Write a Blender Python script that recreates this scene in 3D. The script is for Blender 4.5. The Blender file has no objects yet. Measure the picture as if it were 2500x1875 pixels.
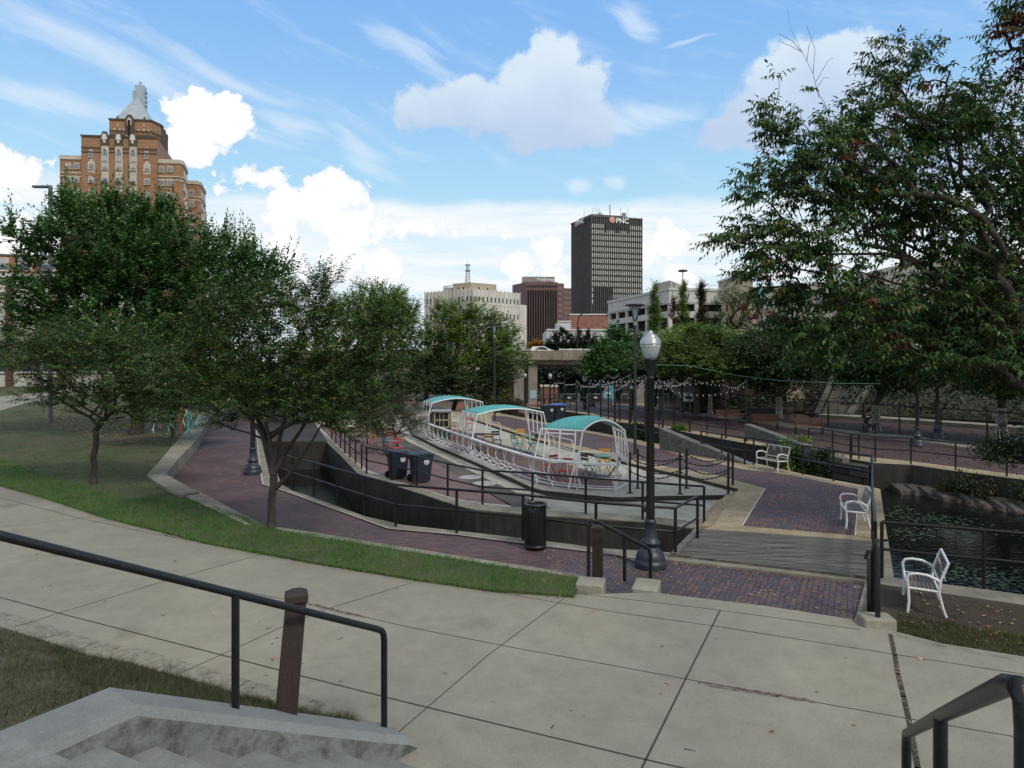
import bpy, math, random
import numpy as np
from mathutils import Vector, Matrix
R = math.radians
random.seed(7)
S = bpy.context.scene
COL = S.collection
# ---------------------------------------------------------------- camera
F, HY, CH = 1667.0, 880.0, 4.3          # focal length and horizon in 2500 px photo pixels, eye height in metres
cam_d = bpy.data.cameras.new("camera"); cam = bpy.data.objects.new("camera", cam_d); COL.objects.link(cam)
cam.location = (0, 0, CH); cam.rotation_euler = (R(90), 0, 0)
cam_d.sensor_width = 36.0; cam_d.lens = 36.0 * F / 2500.0
cam_d.shift_y = -(937.5 - HY) / 2500.0
cam_d.clip_start = 0.05; cam_d.clip_end = 6000
S.camera = cam
S.render.resolution_x = 1024; S.render.resolution_y = 768
S.view_settings.view_transform = 'Standard'; S.view_settings.look = 'None'
S.view_settings.exposure = 0.0; S.view_settings.gamma = 1.0
S.render.engine = 'CYCLES'
S.cycles.use_denoising = True
S.cycles.max_bounces = 6; S.cycles.diffuse_bounces = 3; S.cycles.glossy_bounces = 3
S.cycles.transparent_max_bounces = 8; S.cycles.transmission_bounces = 3
# ---------------------------------------------------------------- sky
SUN_EL, SUN_AZ = 46.0, 140.0            # azimuth clockwise from the view direction (+Y)
SKY = 0.085
w = bpy.data.worlds.new("World"); S.world = w; w.use_nodes = True
nt = w.node_tree; nt.nodes.clear()
def nd(t, **k):
    n = nt.nodes.new(t)
    for a, b in k.items(): setattr(n, a, b)
    return n
def lk(a, b): nt.links.new(a, b)
def setin(sock, v):
    if isinstance(v, bpy.types.NodeSocket): lk(v, sock)
    else: sock.default_value = v
def mth(op, a, b=None, c=None, clamp=False):
    n = nd('ShaderNodeMath', operation=op); n.use_clamp = clamp
    setin(n.inputs[0], a)
    if b is not None: setin(n.inputs[1], b)
    if c is not None: setin(n.inputs[2], c)
    return n.outputs[0]
def vmt(op, a, b=None):
    n = nd('ShaderNodeVectorMath', operation=op); setin(n.inputs[0], a)
    if b is not None: setin(n.inputs[1], b)
    return n.outputs['Value'] if op == 'LENGTH' else n.outputs[0]
def comb(x, y, z=0.0):
    n = nd('ShaderNodeCombineXYZ'); setin(n.inputs[0], x); setin(n.inputs[1], y); setin(n.inputs[2], z); return n.outputs[0]
def noise(vec, scale, detail=6, rough=0.55, out='Fac'):
    n = nd('ShaderNodeTexNoise'); setin(n.inputs['Vector'], vec)
    n.inputs['Scale'].default_value = scale; n.inputs['Detail'].default_value = detail; n.inputs['Roughness'].default_value = rough
    return n.outputs[out]
def sstep(v, a, b):
    n = nd('ShaderNodeMapRange', interpolation_type='SMOOTHSTEP'); setin(n.inputs[0], v)
    n.inputs[1].default_value = a; n.inputs[2].default_value = b; return n.outputs[0]
def mixc(f, a, b):
    n = nd('ShaderNodeMix', data_type='RGBA'); setin(n.inputs['Factor'], f)
    for s, v in ((n.inputs[6], a), (n.inputs[7], b)):
        if isinstance(v, tuple): s.default_value = (*v, 1)
        else: setin(s, v)
    return n.outputs[2]
sky = nd('ShaderNodeTexSky', sky_type='NISHITA', sun_disc=False)
sky.sun_elevation = R(SUN_EL); sky.sun_rotation = R(SUN_AZ); sky.air_density = 1.0; sky.dust_density = 0.6; sky.ozone_density = 1.6
tc = nd('ShaderNodeTexCoord'); sp = nd('ShaderNodeSeparateXYZ'); lk(tc.outputs['Generated'], sp.inputs[0])
az = mth('ARCTAN2', sp.outputs[0], sp.outputs[1]); el = mth('ARCSINE', sp.outputs[2])
P0 = comb(az, el)
def A2(px, py):
    a = math.atan((px - 1250) / F); return a, math.atan((HY - py) / F * math.cos(a))
nz = noise(P0, 7, 2, .5, 'Color')
warp = vmt('MULTIPLY', vmt('SUBTRACT', nz, (.5, .5, .5)), (.06, .04, 0))
P = vmt('ADD', P0, warp)
def blobs(lst, vec):
    best = None
    for (px, py, rx, ry) in lst:
        a, e = A2(px, py)
        d = vmt('MULTIPLY', vmt('SUBTRACT', vec, (a, e, 0)), (F / rx, F / ry, 0))
        b = mth('MULTIPLY', mth('SUBTRACT', 1.0, vmt('LENGTH', d)), min(rx, ry) / 55.0)
        best = b if best is None else mth('MAXIMUM', best, b)
    return best
fine = noise(P0, 26, 9, .62); mid = noise(P0, 10, 4, .5)
billow = mth('ADD', mth('MULTIPLY', mth('SUBTRACT', fine, .5), 3.0), mth('MULTIPLY', mth('SUBTRACT', mid, .5), 1.8))
# bright heaps
HB = [(515, 300, 90, 62), (560, 285, 60, 55), (450, 350, 75, 50), (620, 440, 85, 34), (500, 360, 80, 45),
      (815, 480, 70, 62), (745, 515, 110, 55), (860, 540, 150, 38), (680, 545, 90, 38), (1000, 565, 210, 30), (640, 600, 120, 18),
      (0, 415, 62, 52), (60, 600, 170, 45), (835, 665, 75, 55), (930, 655, 55, 50), (700, 640, 70, 32), (770, 700, 130, 30),
      (1345, 610, 52, 62), (1270, 655, 60, 40), (1400, 670, 80, 40), (1640, 590, 62, 45), (1690, 610, 50, 22), (1650, 680, 60, 35), (1560, 640, 50, 40)]
hb = mth('ADD', blobs(HB, P), billow)
m_hb = sstep(hb, .02, .24)
# grey-bellied cumulus
HG = [(1345, 150, 80, 72), (1295, 200, 105, 85), (1395, 215, 85, 75), (1150, 245, 120, 60), (1240, 275, 205, 78), (1440, 190, 55, 50), (1330, 300, 200, 75),
      (1060, 260, 90, 55), (2010, 210, 200, 110), (1900, 290, 220, 80), (1800, 310, 120, 50), (2300, 330, 300, 120), (1960, 160, 70, 55)]
hg = mth('ADD', blobs(HG, P), mth('MULTIPLY', billow, .55))
m_hg = mth('MULTIPLY', sstep(hg, .0, .42), .92)
# wisps
def streak(px, py, ang, L, W):
    a, e = A2(px, py)
    d = vmt('SUBTRACT', P, (a, e, 0)); s = nd('ShaderNodeSeparateXYZ'); lk(d, s.inputs[0])
    ca, sa = math.cos(R(ang)), math.sin(R(ang))
    u = mth('ADD', mth('MULTIPLY', s.outputs[0], ca), mth('MULTIPLY', s.outputs[1], sa))
    v = mth('ADD', mth('MULTIPLY', s.outputs[0], -sa), mth('MULTIPLY', s.outputs[1], ca))
    d = comb(mth('MULTIPLY', u, F / L), mth('MULTIPLY', v, F / W))
    return mth('SUBTRACT', 1.0, vmt('LENGTH', d))
ws = None
for s_ in [(985, 105, -22, 170, 34), (880, 370, -35, 170, 45), (720, 300, -18, 120, 30), (560, 190, -14, 520, 26), (250, 130, -17, 480, 60), (200, 260, -8, 330, 30), (1560, 40, -30, 90, 40), (1700, 97, 3, 90, 7), (1405, 448, 10, 38, 26), (1490, 446, -10, 34, 26), (1500, 290, 5, 260, 50)]:
    b = streak(*s_); ws = b if ws is None else mth('MAXIMUM', ws, b)
ca, sa = math.cos(R(-18)), math.sin(R(-18))
s0 = nd('ShaderNodeSeparateXYZ'); lk(P, s0.inputs[0])
u = mth('ADD', mth('MULTIPLY', s0.outputs[0], ca), mth('MULTIPLY', s0.outputs[1], sa)); v = mth('ADD', mth('MULTIPLY', s0.outputs[0], -sa), mth('MULTIPLY', s0.outputs[1], ca))
st = noise(comb(mth('MULTIPLY', u, 4.0), mth('MULTIPLY', v, 22.0)), 1.6, 8, .62)
m_ws = mth('MULTIPLY', sstep(mth('ADD', ws, mth('MULTIPLY', mth('SUBTRACT', st, .5), 2.0)), .05, 1.0), .46)
m_ci = mth('MULTIPLY', sstep(st, .5, .82), .38)
# low layered bands
lay = noise(comb(mth('MULTIPLY', s0.outputs[0], 2.2), mth('MULTIPLY', s0.outputs[1], 26.0)), 1.3, 7, .6)
band = sstep(mth('ADD', el, mth('MULTIPLY', mth('SUBTRACT', mid, .5), .03)), .235, .21)
m_lo = mth('MULTIPLY', band, mth('ADD', .55, mth('MULTIPLY', sstep(lay, .38, .6), .45)))
K = 1.0 / SKY
def kc(r, g, b): return (r * K, g * K, b * K)
tint = nd('ShaderNodeMix', data_type='RGBA', blend_type='MULTIPLY'); tint.inputs['Factor'].default_value = 1
lk(sky.outputs[0], tint.inputs[6]); tint.inputs[7].default_value = (1.0, 1.25, 1.6, 1)
# clear-sky blue brightened a little by high thin cirrus veil
veil = mixc(.85, tint.outputs[2], mixc(sstep(el, .12, .50), kc(.55, .86, .98), kc(.26, .53, .98)))
c = mixc(m_ci, veil, kc(.72, .86, 1.0))
c = mixc(m_ws, c, kc(.86, .94, 1.0))
c = mixc(m_lo, c, kc(.93, .97, 1.0))
gs = sstep(mth('ADD', el, mth('MULTIPLY', mth('SUBTRACT', mid, .5), .12)), .30, .44)
c = mixc(m_hg, c, mixc(gs, kc(.53, .65, .85), kc(.76, .87, .97)))
bs = sstep(mth('ADD', hb, mth('MULTIPLY', mth('SUBTRACT', mid, .5), .8)), .1, .5)
c = mixc(m_hb, c, mixc(bs, kc(.86, .91, .98), kc(1.08, 1.08, 1.08)))
# broken grey-white cloud cover overhead and behind the viewer, added unseen to neutralise skylight
ov = mth('MAXIMUM', sstep(el, .62, .80), mth('MULTIPLY', sstep(mth('MULTIPLY', sp.outputs[1], -1.0), .05, .35), sstep(el, .02, .12)))
ovn = noise(tc.outputs['Generated'], 2.2, 6, .6)
c = mixc(mth('MULTIPLY', ov, sstep(ovn, .30, .46)), c, mixc(ovn, kc(.40, .42, .44), kc(.95, .94, .90)))
bg = nd('ShaderNodeBackground'); bg.inputs['Strength'].default_value = SKY; lk(c, bg.inputs[0])
ow = nd('ShaderNodeOutputWorld'); lk(bg.outputs[0], ow.inputs[0])
w.cycles.sampling_method = 'MANUAL'; w.cycles.sample_map_resolution = 512
# ---------------------------------------------------------------- sun (behind thin cloud)
sd = bpy.data.lights.new("sun", 'SUN'); sd.energy = 2.0; sd.angle = R(11); sd.color = (1.0, .95, .87)
so = bpy.data.objects.new("sun", sd); COL.objects.link(so)
dv = Vector((math.sin(R(SUN_AZ)) * math.cos(R(SUN_EL)), math.cos(R(SUN_AZ)) * math.cos(R(SUN_EL)), math.sin(R(SUN_EL))))
so.rotation_euler = dv.to_track_quat('Z', 'Y').to_euler(); so.location = (0, 0, 60)

# ---------------------------------------------------------------- helpers
def G(px, py, z=0.0):
    Y = F * (CH - z) / (py - HY); return Vector(((px - 1250) * Y / F, Y, z))
def W(px, py, Y): return Vector(((px - 1250) * Y / F, Y, CH - (py - HY) * Y / F))
ORD = ['first', 'second', 'third', 'fourth', 'fifth', 'sixth', 'seventh', 'eighth', 'ninth', 'tenth', 'eleventh', 'twelfth', 'thirteenth', 'fourteenth']
OFF = {}
def tag(o, label=None, cat=None, group=None, kind=None):
    if label: o['label'] = label
    if cat: o['category'] = cat
    if group: o['group'] = group
    if kind: o['kind'] = kind
    return o
def thing(name, label, cat, loc=(0, 0, 0), rz=0.0, group=None):
    o = bpy.data.objects.new(name, None); o.empty_display_size = .2; COL.objects.link(o)
    o.location = loc; o.rotation_euler = (0, 0, rz); OFF[o] = Vector(loc)
    return tag(o, label, cat, group)
def link_mesh(name, me, parent=None, loc=None):
    o = bpy.data.objects.new(name, me); COL.objects.link(o)
    if parent is not None: o.parent = parent; OFF[o] = OFF.get(parent, Vector())
    if loc is not None: o.location = loc
    return o
class MB:
    def __init__(s): s.v = []; s.f = []; s.m = []; s.s = []
    def add(s, vs, fs, mi=0, sm=False):
        n = len(s.v); s.v.extend([tuple(a) for a in vs])
        for f in fs: s.f.append(tuple(n + i for i in f)); s.m.append(mi); s.s.append(sm)
        return s
    def box(s, c, d, rz=0.0, mi=0, rx=0.0, ry=0.0):
        M = Matrix.Translation(Vector(c)) @ Matrix.Rotation(rz, 4, 'Z') @ Matrix.Rotation(ry, 4, 'Y') @ Matrix.Rotation(rx, 4, 'X')
        h = [a / 2 for a in d]
        vs = [M @ Vector((x * h[0], y * h[1], z * h[2])) for z in (-1, 1) for x, y in ((-1, -1), (1, -1), (1, 1), (-1, 1))]
        return s.add(vs, [(0, 3, 2, 1), (4, 5, 6, 7), (0, 1, 5, 4), (1, 2, 6, 5), (2, 3, 7, 6), (3, 0, 4, 7)], mi)
    def prism(s, poly, z0, z1, mi=0, mside=None, sm=False):
        n = len(poly); a = sum(poly[i][0] * poly[(i + 1) % n][1] - poly[(i + 1) % n][0] * poly[i][1] for i in range(n))
        if a < 0: poly = poly[::-1]
        vs = [(p[0], p[1], z0) for p in poly] + [(p[0], p[1], z1) for p in poly]
        s.add(vs, [tuple(range(n, 2 * n)), tuple(range(n - 1, -1, -1))], mi)
        s.add(vs, [(i, (i + 1) % n, n + (i + 1) % n, n + i) for i in range(n)], mi if mside is None else mside, sm)
        return s
    def tube(s, pts, r, n=8, mi=0, caps=True, rr=None, sm=True):
        pts = [Vector(p) for p in pts]; k = len(pts)
        if k < 2: return s
        up = Vector((0, 0, 1)); vs = []; prev = None
        for i, p in enumerate(pts):
            t = (pts[min(i + 1, k - 1)] - pts[max(i - 1, 0)])
            if t.length < 1e-9: t = Vector((0, 0, 1))
            t.normalize()
            if prev is None: a = t.cross(up) if abs(t.z) < .95 else t.cross(Vector((1, 0, 0)))
            else: a = prev - t * prev.dot(t)
            if a.length < 1e-6: a = t.orthogonal()
            a.normalize(); prev = a; b = t.cross(a)
            q = rr[i] if rr else r
            for j in range(n):
                an = 2 * math.pi * (j + .5) / n; vs.append(p + (a * math.cos(an) + b * math.sin(an)) * q)
        fs = [(i * n + j, i * n + (j + 1) % n, (i + 1) * n + (j + 1) % n, (i + 1) * n + j) for i in range(k - 1) for j in range(n)]
        s.add(vs, fs, mi, sm and n > 4)
        if caps: s.add(vs[:n], [tuple(range(n - 1, -1, -1))], mi); s.add(vs[-n:], [tuple(range(n))], mi)
        return s
    def lathe(s, prof, c=(0, 0, 0), n=20, mi=0, sm=True, flute=0):
        vs = []
        for r, z in prof:
            for j in range(n):
                an = 2 * math.pi * j / n; q = r * (1 + (flute if j % 2 else 0)); vs.append((c[0] + q * math.cos(an), c[1] + q * math.sin(an), c[2] + z))
        k = len(prof)
        s.add(vs, [(i * n + j, i * n + (j + 1) % n, (i + 1) * n + (j + 1) % n, (i + 1) * n + j) for i in range(k - 1) for j in range(n)], mi, sm)
        if tuple(prof[0]) == tuple(prof[-1]): return s
        if prof[-1][0] > 1e-4: s.add(vs[-n:], [tuple(range(n))], mi)
        if prof[0][0] > 1e-4: s.add(vs[:n], [tuple(range(n - 1, -1, -1))], mi)
        return s
    def quad(s, a, b, c, d, mi=0): return s.add([a, b, c, d], [(0, 1, 2, 3)], mi)
    def bar(s, a, b, wd, ht, mi=0):            # square bar between two points
        a = Vector(a); b = Vector(b); t = (b - a); L = t.length
        if L < 1e-6: return s
        t /= L; x = t.cross(Vector((0, 0, 1))) if abs(t.z) < .99 else Vector((1, 0, 0)); x.normalize(); y = x.cross(t)
        vs = []
        for p in (a, b):
            for sx, sy in ((-1, -1), (1, -1), (1, 1), (-1, 1)): vs.append(p + x * sx * wd / 2 + y * sy * ht / 2)
        return s.add(vs, [(0, 1, 2, 3), (7, 6, 5, 4), (0, 4, 5, 1), (1, 5, 6, 2), (2, 6, 7, 3), (3, 7, 4, 0)], mi)
    def mesh(s, name, mats, off=Vector((0, 0, 0))):
        me = bpy.data.meshes.new(name)
        me.from_pydata([(v[0] - off[0], v[1] - off[1], v[2] - off[2]) for v in s.v], [], s.f)
        for m in (mats if isinstance(mats, (list, tuple)) else [mats]): me.materials.append(m)
        me.polygons.foreach_set('material_index', s.m); me.polygons.foreach_set('use_smooth', s.s); me.update()
        return me
    def build(s, name, mats, parent=None, loc=None, local=False, bevel=0.0):
        off = Vector((0, 0, 0))
        if parent is not None and not local: off = OFF.get(parent, Vector())
        elif parent is None and loc is not None and not local: off = Vector(loc)
        o = link_mesh(name, s.mesh(name, mats, off), parent, loc if parent is None else None)
        if parent is None: OFF[o] = Vector(loc) if loc is not None else Vector()
        if bevel:
            b = o.modifiers.new("bevel", 'BEVEL'); b.width = bevel; b.segments = 2; b.limit_method = 'ANGLE'; b.angle_limit = R(40)
        return o
def kids(o): return [c for c in COL.objects if c.parent == o]
CH_ = {}
def copy_tree(o, parent=None):
    c = o.copy(); COL.objects.link(c)
    if parent is not None: c.parent = parent
    for ch in list(o.children): copy_tree(ch, c)
    return c
def place(src, loc, rz=0.0, label=None, first=None):
    c = src if first else copy_tree(src)
    c.location = loc; c.rotation_euler = (0, 0, rz)
    if label: c['label'] = label
    return c
def np_mesh(name, verts, nper, mats, mi=None):
    """verts: (N, nper, 3) polygons with nper corners each"""
    N = verts.shape[0]; me = bpy.data.meshes.new(name)
    me.vertices.add(N * nper); me.vertices.foreach_set('co', verts.reshape(-1).astype(np.float32))
    me.loops.add(N * nper); me.loops.foreach_set('vertex_index', np.arange(N * nper, dtype=np.int32))
    me.polygons.add(N); me.polygons.foreach_set('loop_start', np.arange(0, N * nper, nper, dtype=np.int32))
    for m in mats: me.materials.append(m)
    if mi is not None: me.polygons.foreach_set('material_index', mi.astype(np.int32))
    me.update(calc_edges=True); me.validate(); return me
# ---------------------------------------------------------------- materials
def mk(name):
    m = bpy.data.materials.new(name); m.use_nodes = True; t = m.node_tree; b = t.nodes['Principled BSDF']; return m, t, b
def tn(t, kind, **k):
    n = t.nodes.new(kind)
    for a, b in k.items(): setattr(n, a, b)
    return n
def ramp(t, fac, stops):
    r = tn(t, 'ShaderNodeValToRGB'); t.links.new(fac, r.inputs[0]); e = r.color_ramp.elements
    while len(e) < len(stops): e.new(.5)
    for i, (p, c) in enumerate(stops): e[i].position = p; e[i].color = (*c, 1)
    return r.outputs[0]
def M(name, cols, scale=3.0, rough=.8, bump=0.0, bscale=None, metal=0.0, detail=6, spec=.5, stretch=None, lo=.3, hi=.7):
    m, t, b = mk(name); b.inputs['Roughness'].default_value = rough; b.inputs['Metallic'].default_value = metal
    b.inputs['Specular IOR Level'].default_value = spec
    if len(cols) == 1: cols = [tuple(x * .86 for x in cols[0]), tuple(min(1, x * 1.12) for x in cols[0])]
    c = tn(t, 'ShaderNodeTexCoord'); vec = c.outputs['Object']
    if stretch:
        mp = tn(t, 'ShaderNodeMapping'); mp.inputs['Scale'].default_value = stretch; t.links.new(vec, mp.inputs[0]); vec = mp.outputs[0]
    n = tn(t, 'ShaderNodeTexNoise'); n.inputs['Scale'].default_value = scale; n.inputs['Detail'].default_value = detail; n.inputs['Roughness'].default_value = .6
    t.links.new(vec, n.inputs['Vector'])
    k = len(cols); st = [(lo + (hi - lo) * i / (k - 1), cols[i]) for i in range(k)]
    t.links.new(ramp(t, n.outputs['Fac'], st), b.inputs['Base Color'])
    if bump:
        n2 = tn(t, 'ShaderNodeTexNoise'); n2.inputs['Scale'].default_value = bscale or scale * 8; n2.inputs['Detail'].default_value = 4
        t.links.new(vec, n2.inputs['Vector'])
        bp = tn(t, 'ShaderNodeBump'); bp.inputs['Strength'].default_value = bump; bp.inputs['Distance'].default_value = .02
        t.links.new(n2.outputs['Fac'], bp.inputs['Height']); t.links.new(bp.outputs[0], b.inputs['Normal'])
    return m
def concrete(name, c1, c2, stain=.5, sc=1.0, rough=.88, stain_col=None, streak=False, gum=False):
    m, t, b = mk(name); b.inputs['Roughness'].default_value = rough; b.inputs['Specular IOR Level'].default_value = .25
    c = tn(t, 'ShaderNodeTexCoord'); vec = c.outputs['Object']
    def nz(s, d, r, v=vec):
        n = tn(t, 'ShaderNodeTexNoise'); n.inputs['Scale'].default_value = s; n.inputs['Detail'].default_value = d; n.inputs['Roughness'].default_value = r
        t.links.new(v, n.inputs['Vector']); return n.outputs['Fac']
    big = ramp(t, nz(.45 * sc, 8, .65), [(.3, c1), (.72, c2)])
    sv = vec
    if streak:
        mp = tn(t, 'ShaderNodeMapping'); mp.inputs['Scale'].default_value = (3, 3, .35); t.links.new(vec, mp.inputs[0]); sv = mp.outputs[0]
    st = ramp(t, nz(1.7 * sc, 10, .75, sv), [(.42, (1, 1, 1)), (.62, tuple(1 - stain * (1 - x) for x in (stain_col or (.45, .43, .4))))])
    mx = tn(t, 'ShaderNodeMix', data_type='RGBA', blend_type='MULTIPLY'); mx.inputs['Factor'].default_value = 1
    t.links.new(big, mx.inputs[6]); t.links.new(st, mx.inputs[7])
    sp_ = ramp(t, nz(60, 3, .7), [(.35, (.82, .82, .82)), (.6, (1.06, 1.06, 1.06))])
    mx2 = tn(t, 'ShaderNodeMix', data_type='RGBA', blend_type='MULTIPLY'); mx2.inputs['Factor'].default_value = .8
    t.links.new(mx.outputs[2], mx2.inputs[6]); t.links.new(sp_, mx2.inputs[7]); outc = mx2.outputs[2]
    if gum:                                      # trodden gum spots, hairline crazing and faint old spills
        vo = tn(t, 'ShaderNodeTexVoronoi'); vo.inputs['Scale'].default_value = 1.7; t.links.new(vec, vo.inputs['Vector'])
        g1 = ramp(t, vo.outputs['Distance'], [(.028, (.62, .61, .60)), (.040, (1, 1, 1))])
        v2 = tn(t, 'ShaderNodeTexVoronoi'); v2.inputs['Scale'].default_value = .55; t.links.new(vec, v2.inputs['Vector'])
        nn_ = nz(5, 6, .7); ad_ = tn(t, 'ShaderNodeMath', operation='MULTIPLY_ADD'); t.links.new(nn_, ad_.inputs[0]); ad_.inputs[1].default_value = .35; t.links.new(v2.outputs['Distance'], ad_.inputs[2])
        g2 = ramp(t, ad_.outputs[0], [(.22, (.80, .79, .77)), (.36, (1, 1, 1))])
        g3 = ramp(t, nz(.28, 3, .5), [(.35, (.90, .90, .92)), (.65, (1.07, 1.06, 1.02))])
        for g_ in (g1, g2, g3):
            m_ = tn(t, 'ShaderNodeMix', data_type='RGBA', blend_type='MULTIPLY'); m_.inputs['Factor'].default_value = 1; t.links.new(outc, m_.inputs[6]); t.links.new(g_, m_.inputs[7]); outc = m_.outputs[2]
    t.links.new(outc, b.inputs['Base Color'])
    bp = tn(t, 'ShaderNodeBump'); bp.inputs['Strength'].default_value = .35; bp.inputs['Distance'].default_value = .01
    t.links.new(nz(38, 8, .7), bp.inputs['Height']); t.links.new(bp.outputs[0], b.inputs['Normal'])
    return m
def brick(name, cols, bw=.2, bh=.1, mortar=(.05, .045, .05), msize=.008, rot=0.0, rough=.7, blotch=None, vert=False, offset=.5):
    m, t, b = mk(name); b.inputs['Roughness'].default_value = rough; b.inputs['Specular IOR Level'].default_value = .35
    c = tn(t, 'ShaderNodeTexCoord'); mp = tn(t, 'ShaderNodeMapping')
    vec = c.outputs['Object']
    if vert:                                     # facade bricks: run u along the wall, v up
        sx = tn(t, 'ShaderNodeSeparateXYZ'); t.links.new(vec, sx.inputs[0]); ad = tn(t, 'ShaderNodeMath', operation='ADD')
        t.links.new(sx.outputs[0], ad.inputs[0]); t.links.new(sx.outputs[1], ad.inputs[1])
        cb = tn(t, 'ShaderNodeCombineXYZ'); t.links.new(ad.outputs[0], cb.inputs[0]); t.links.new(sx.outputs[2], cb.inputs[1]); vec = cb.outputs[0]
    mp.inputs['Rotation'].default_value = (0, 0, rot); t.links.new(vec, mp.inputs[0]); vec = mp.outputs[0]
    br = tn(t, 'ShaderNodeTexBrick'); br.offset = offset; t.links.new(vec, br.inputs['Vector'])
    br.inputs['Color1'].default_value = (0, 0, 0, 1); br.inputs['Color2'].default_value = (1, 1, 1, 1); br.inputs['Mortar'].default_value = (.5, .5, .5, 1)
    br.inputs['Scale'].default_value = 1; br.inputs['Mortar Size'].default_value = msize; br.inputs['Brick Width'].default_value = bw; br.inputs['Row Height'].default_value = bh
    br.inputs['Bias'].default_value = 0
    k = len(cols); cr = ramp(t, br.outputs['Color'], [(i / (k - 1) * .96 + .02, cols[i]) for i in range(k)])
    n = tn(t, 'ShaderNodeTexNoise'); n.inputs['Scale'].default_value = .6; n.inputs['Detail'].default_value = 7; t.links.new(c.outputs['Object'], n.inputs['Vector'])
    mul = ramp(t, n.outputs['Fac'], [(.3, (.72, .72, .74)), (.7, (1.15, 1.1, 1.08))] if blotch is None else blotch)
    mx = tn(t, 'ShaderNodeMix', data_type='RGBA', blend_type='MULTIPLY'); mx.inputs['Factor'].default_value = 1
    t.links.new(cr, mx.inputs[6]); t.links.new(mul, mx.inputs[7])
    m2 = tn(t, 'ShaderNodeMix', data_type='RGBA'); t.links.new(br.outputs['Fac'], m2.inputs['Factor'])
    t.links.new(mx.outputs[2], m2.inputs[6]); m2.inputs[7].default_value = (*mortar, 1); t.links.new(m2.outputs[2], b.inputs['Base Color'])
    n3 = tn(t, 'ShaderNodeTexNoise'); n3.inputs['Scale'].default_value = 40; t.links.new(c.outputs['Object'], n3.inputs['Vector'])
    ad = tn(t, 'ShaderNodeMath', operation='MULTIPLY_ADD'); t.links.new(br.outputs['Fac'], ad.inputs[0]); ad.inputs[1].default_value = -1.0; t.links.new(n3.outputs['Fac'], ad.inputs[2])
    bp = tn(t, 'ShaderNodeBump'); bp.inputs['Strength'].default_value = .5; bp.inputs['Distance'].default_value = .006
    t.links.new(ad.outputs[0], bp.inputs['Height']); t.links.new(bp.outputs[0], b.inputs['Normal'])
    return m
def leafmat(name, stops, trans=.3, noise_stops=None, rough=.5, nscale=.5):
    """leaf colour varies leaf by leaf; optional patches of autumn colour"""
    m, t, b = mk(name); b.inputs['Roughness'].default_value = rough; b.inputs['Specular IOR Level'].default_value = .35
    g = tn(t, 'ShaderNodeNewGeometry'); col = ramp(t, g.outputs['Random Per Island'], stops)
    c = tn(t, 'ShaderNodeTexCoord'); n = tn(t, 'ShaderNodeTexNoise'); n.inputs['Scale'].default_value = nscale; n.inputs['Detail'].default_value = 3
    t.links.new(c.outputs['Object'], n.inputs['Vector'])
    br = ramp(t, n.outputs['Fac'], [(.3, (.78, .8, .8)), (.7, (1.25, 1.22, 1.05))])
    mx = tn(t, 'ShaderNodeMix', data_type='RGBA', blend_type='MULTIPLY'); mx.inputs['Factor'].default_value = 1
    t.links.new(col, mx.inputs[6]); t.links.new(br, mx.inputs[7]); col = mx.outputs[2]
    if noise_stops:
        n2 = tn(t, 'ShaderNodeTexNoise'); n2.inputs['Scale'].default_value = noise_stops[2]; n2.inputs['Detail'].default_value = 2
        t.links.new(c.outputs['Object'], n2.inputs['Vector'])
        f = tn(t, 'ShaderNodeMapRange'); f.inputs[1].default_value = noise_stops[1]; f.inputs[2].default_value = noise_stops[1] + .05; t.links.new(n2.outputs['Fac'], f.inputs[0])
        m3 = tn(t, 'ShaderNodeMix', data_type='RGBA'); t.links.new(f.outputs[0], m3.inputs['Factor']); t.links.new(col, m3.inputs[6])
        t.links.new(ramp(t, g.outputs['Random Per Island'], noise_stops[0]), m3.inputs[7]); col = m3.outputs[2]
    t.links.new(col, b.inputs['Base Color'])
    tr = tn(t, 'ShaderNodeBsdfTranslucent'); t.links.new(col, tr.inputs[0])
    ms = tn(t, 'ShaderNodeMixShader'); ms.inputs[0].default_value = trans
    t.links.new(b.outputs[0], ms.inputs[1]); t.links.new(tr.outputs[0], ms.inputs[2])
    t.links.new(ms.outputs[0], t.nodes['Material Output'].inputs['Surface']); return m
# ---------------------------------------------------------------- palette
m_walk = concrete("sidewalk_concrete", (.252, .240, .200), (.31, .296, .25), stain=.22, sc=1.4, gum=True)
m_step = concrete("step_concrete", (.16, .175, .175), (.25, .265, .26), stain=.5, sc=1.6, gum=True)
m_conc = concrete("weathered_concrete", (.17, .165, .135), (.34, .32, .26), stain=.55, sc=1.6)
m_conc_l = concrete("pale_concrete", (.33, .33, .29), (.52, .51, .45), stain=.4, sc=1.2)
m_tan = concrete("tan_concrete", (.27, .22, .14), (.46, .385, .26), stain=.5, sc=1.3)
m_wall = concrete("wet_and_shade_concrete", (.035, .034, .032), (.085, .08, .072), stain=.7, sc=1.0, rough=.7, streak=True)
m_cheek = concrete("stained_concrete", (.17, .185, .18), (.29, .31, .30), stain=.8, sc=2.6, stain_col=(.3, .26, .22))
m_riser = concrete("riser_concrete", (.10, .105, .10), (.20, .205, .195), stain=.7, sc=3)
m_cap = concrete("cap_concrete", (.19, .205, .205), (.265, .28, .275), stain=.3, sc=1.0)
m_joint = M("joint_dirt", [(.03, .028, .022), (.07, .06, .05)], 30, .95)
m_debris = M("joint_debris", [(.02, .018, .014), (.05, .04, .03), (.22, .17, .12)], 28, .95, lo=.35, hi=.68)
m_brick_v = brick("purple_path_brick", [(0.078, 0.056, 0.067), (0.099, 0.067, 0.076), (0.118, 0.076, 0.078), (0.146, 0.081, 0.072)], .20, .10, (.05, .044, .046), .006, rot=R(4))
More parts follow.
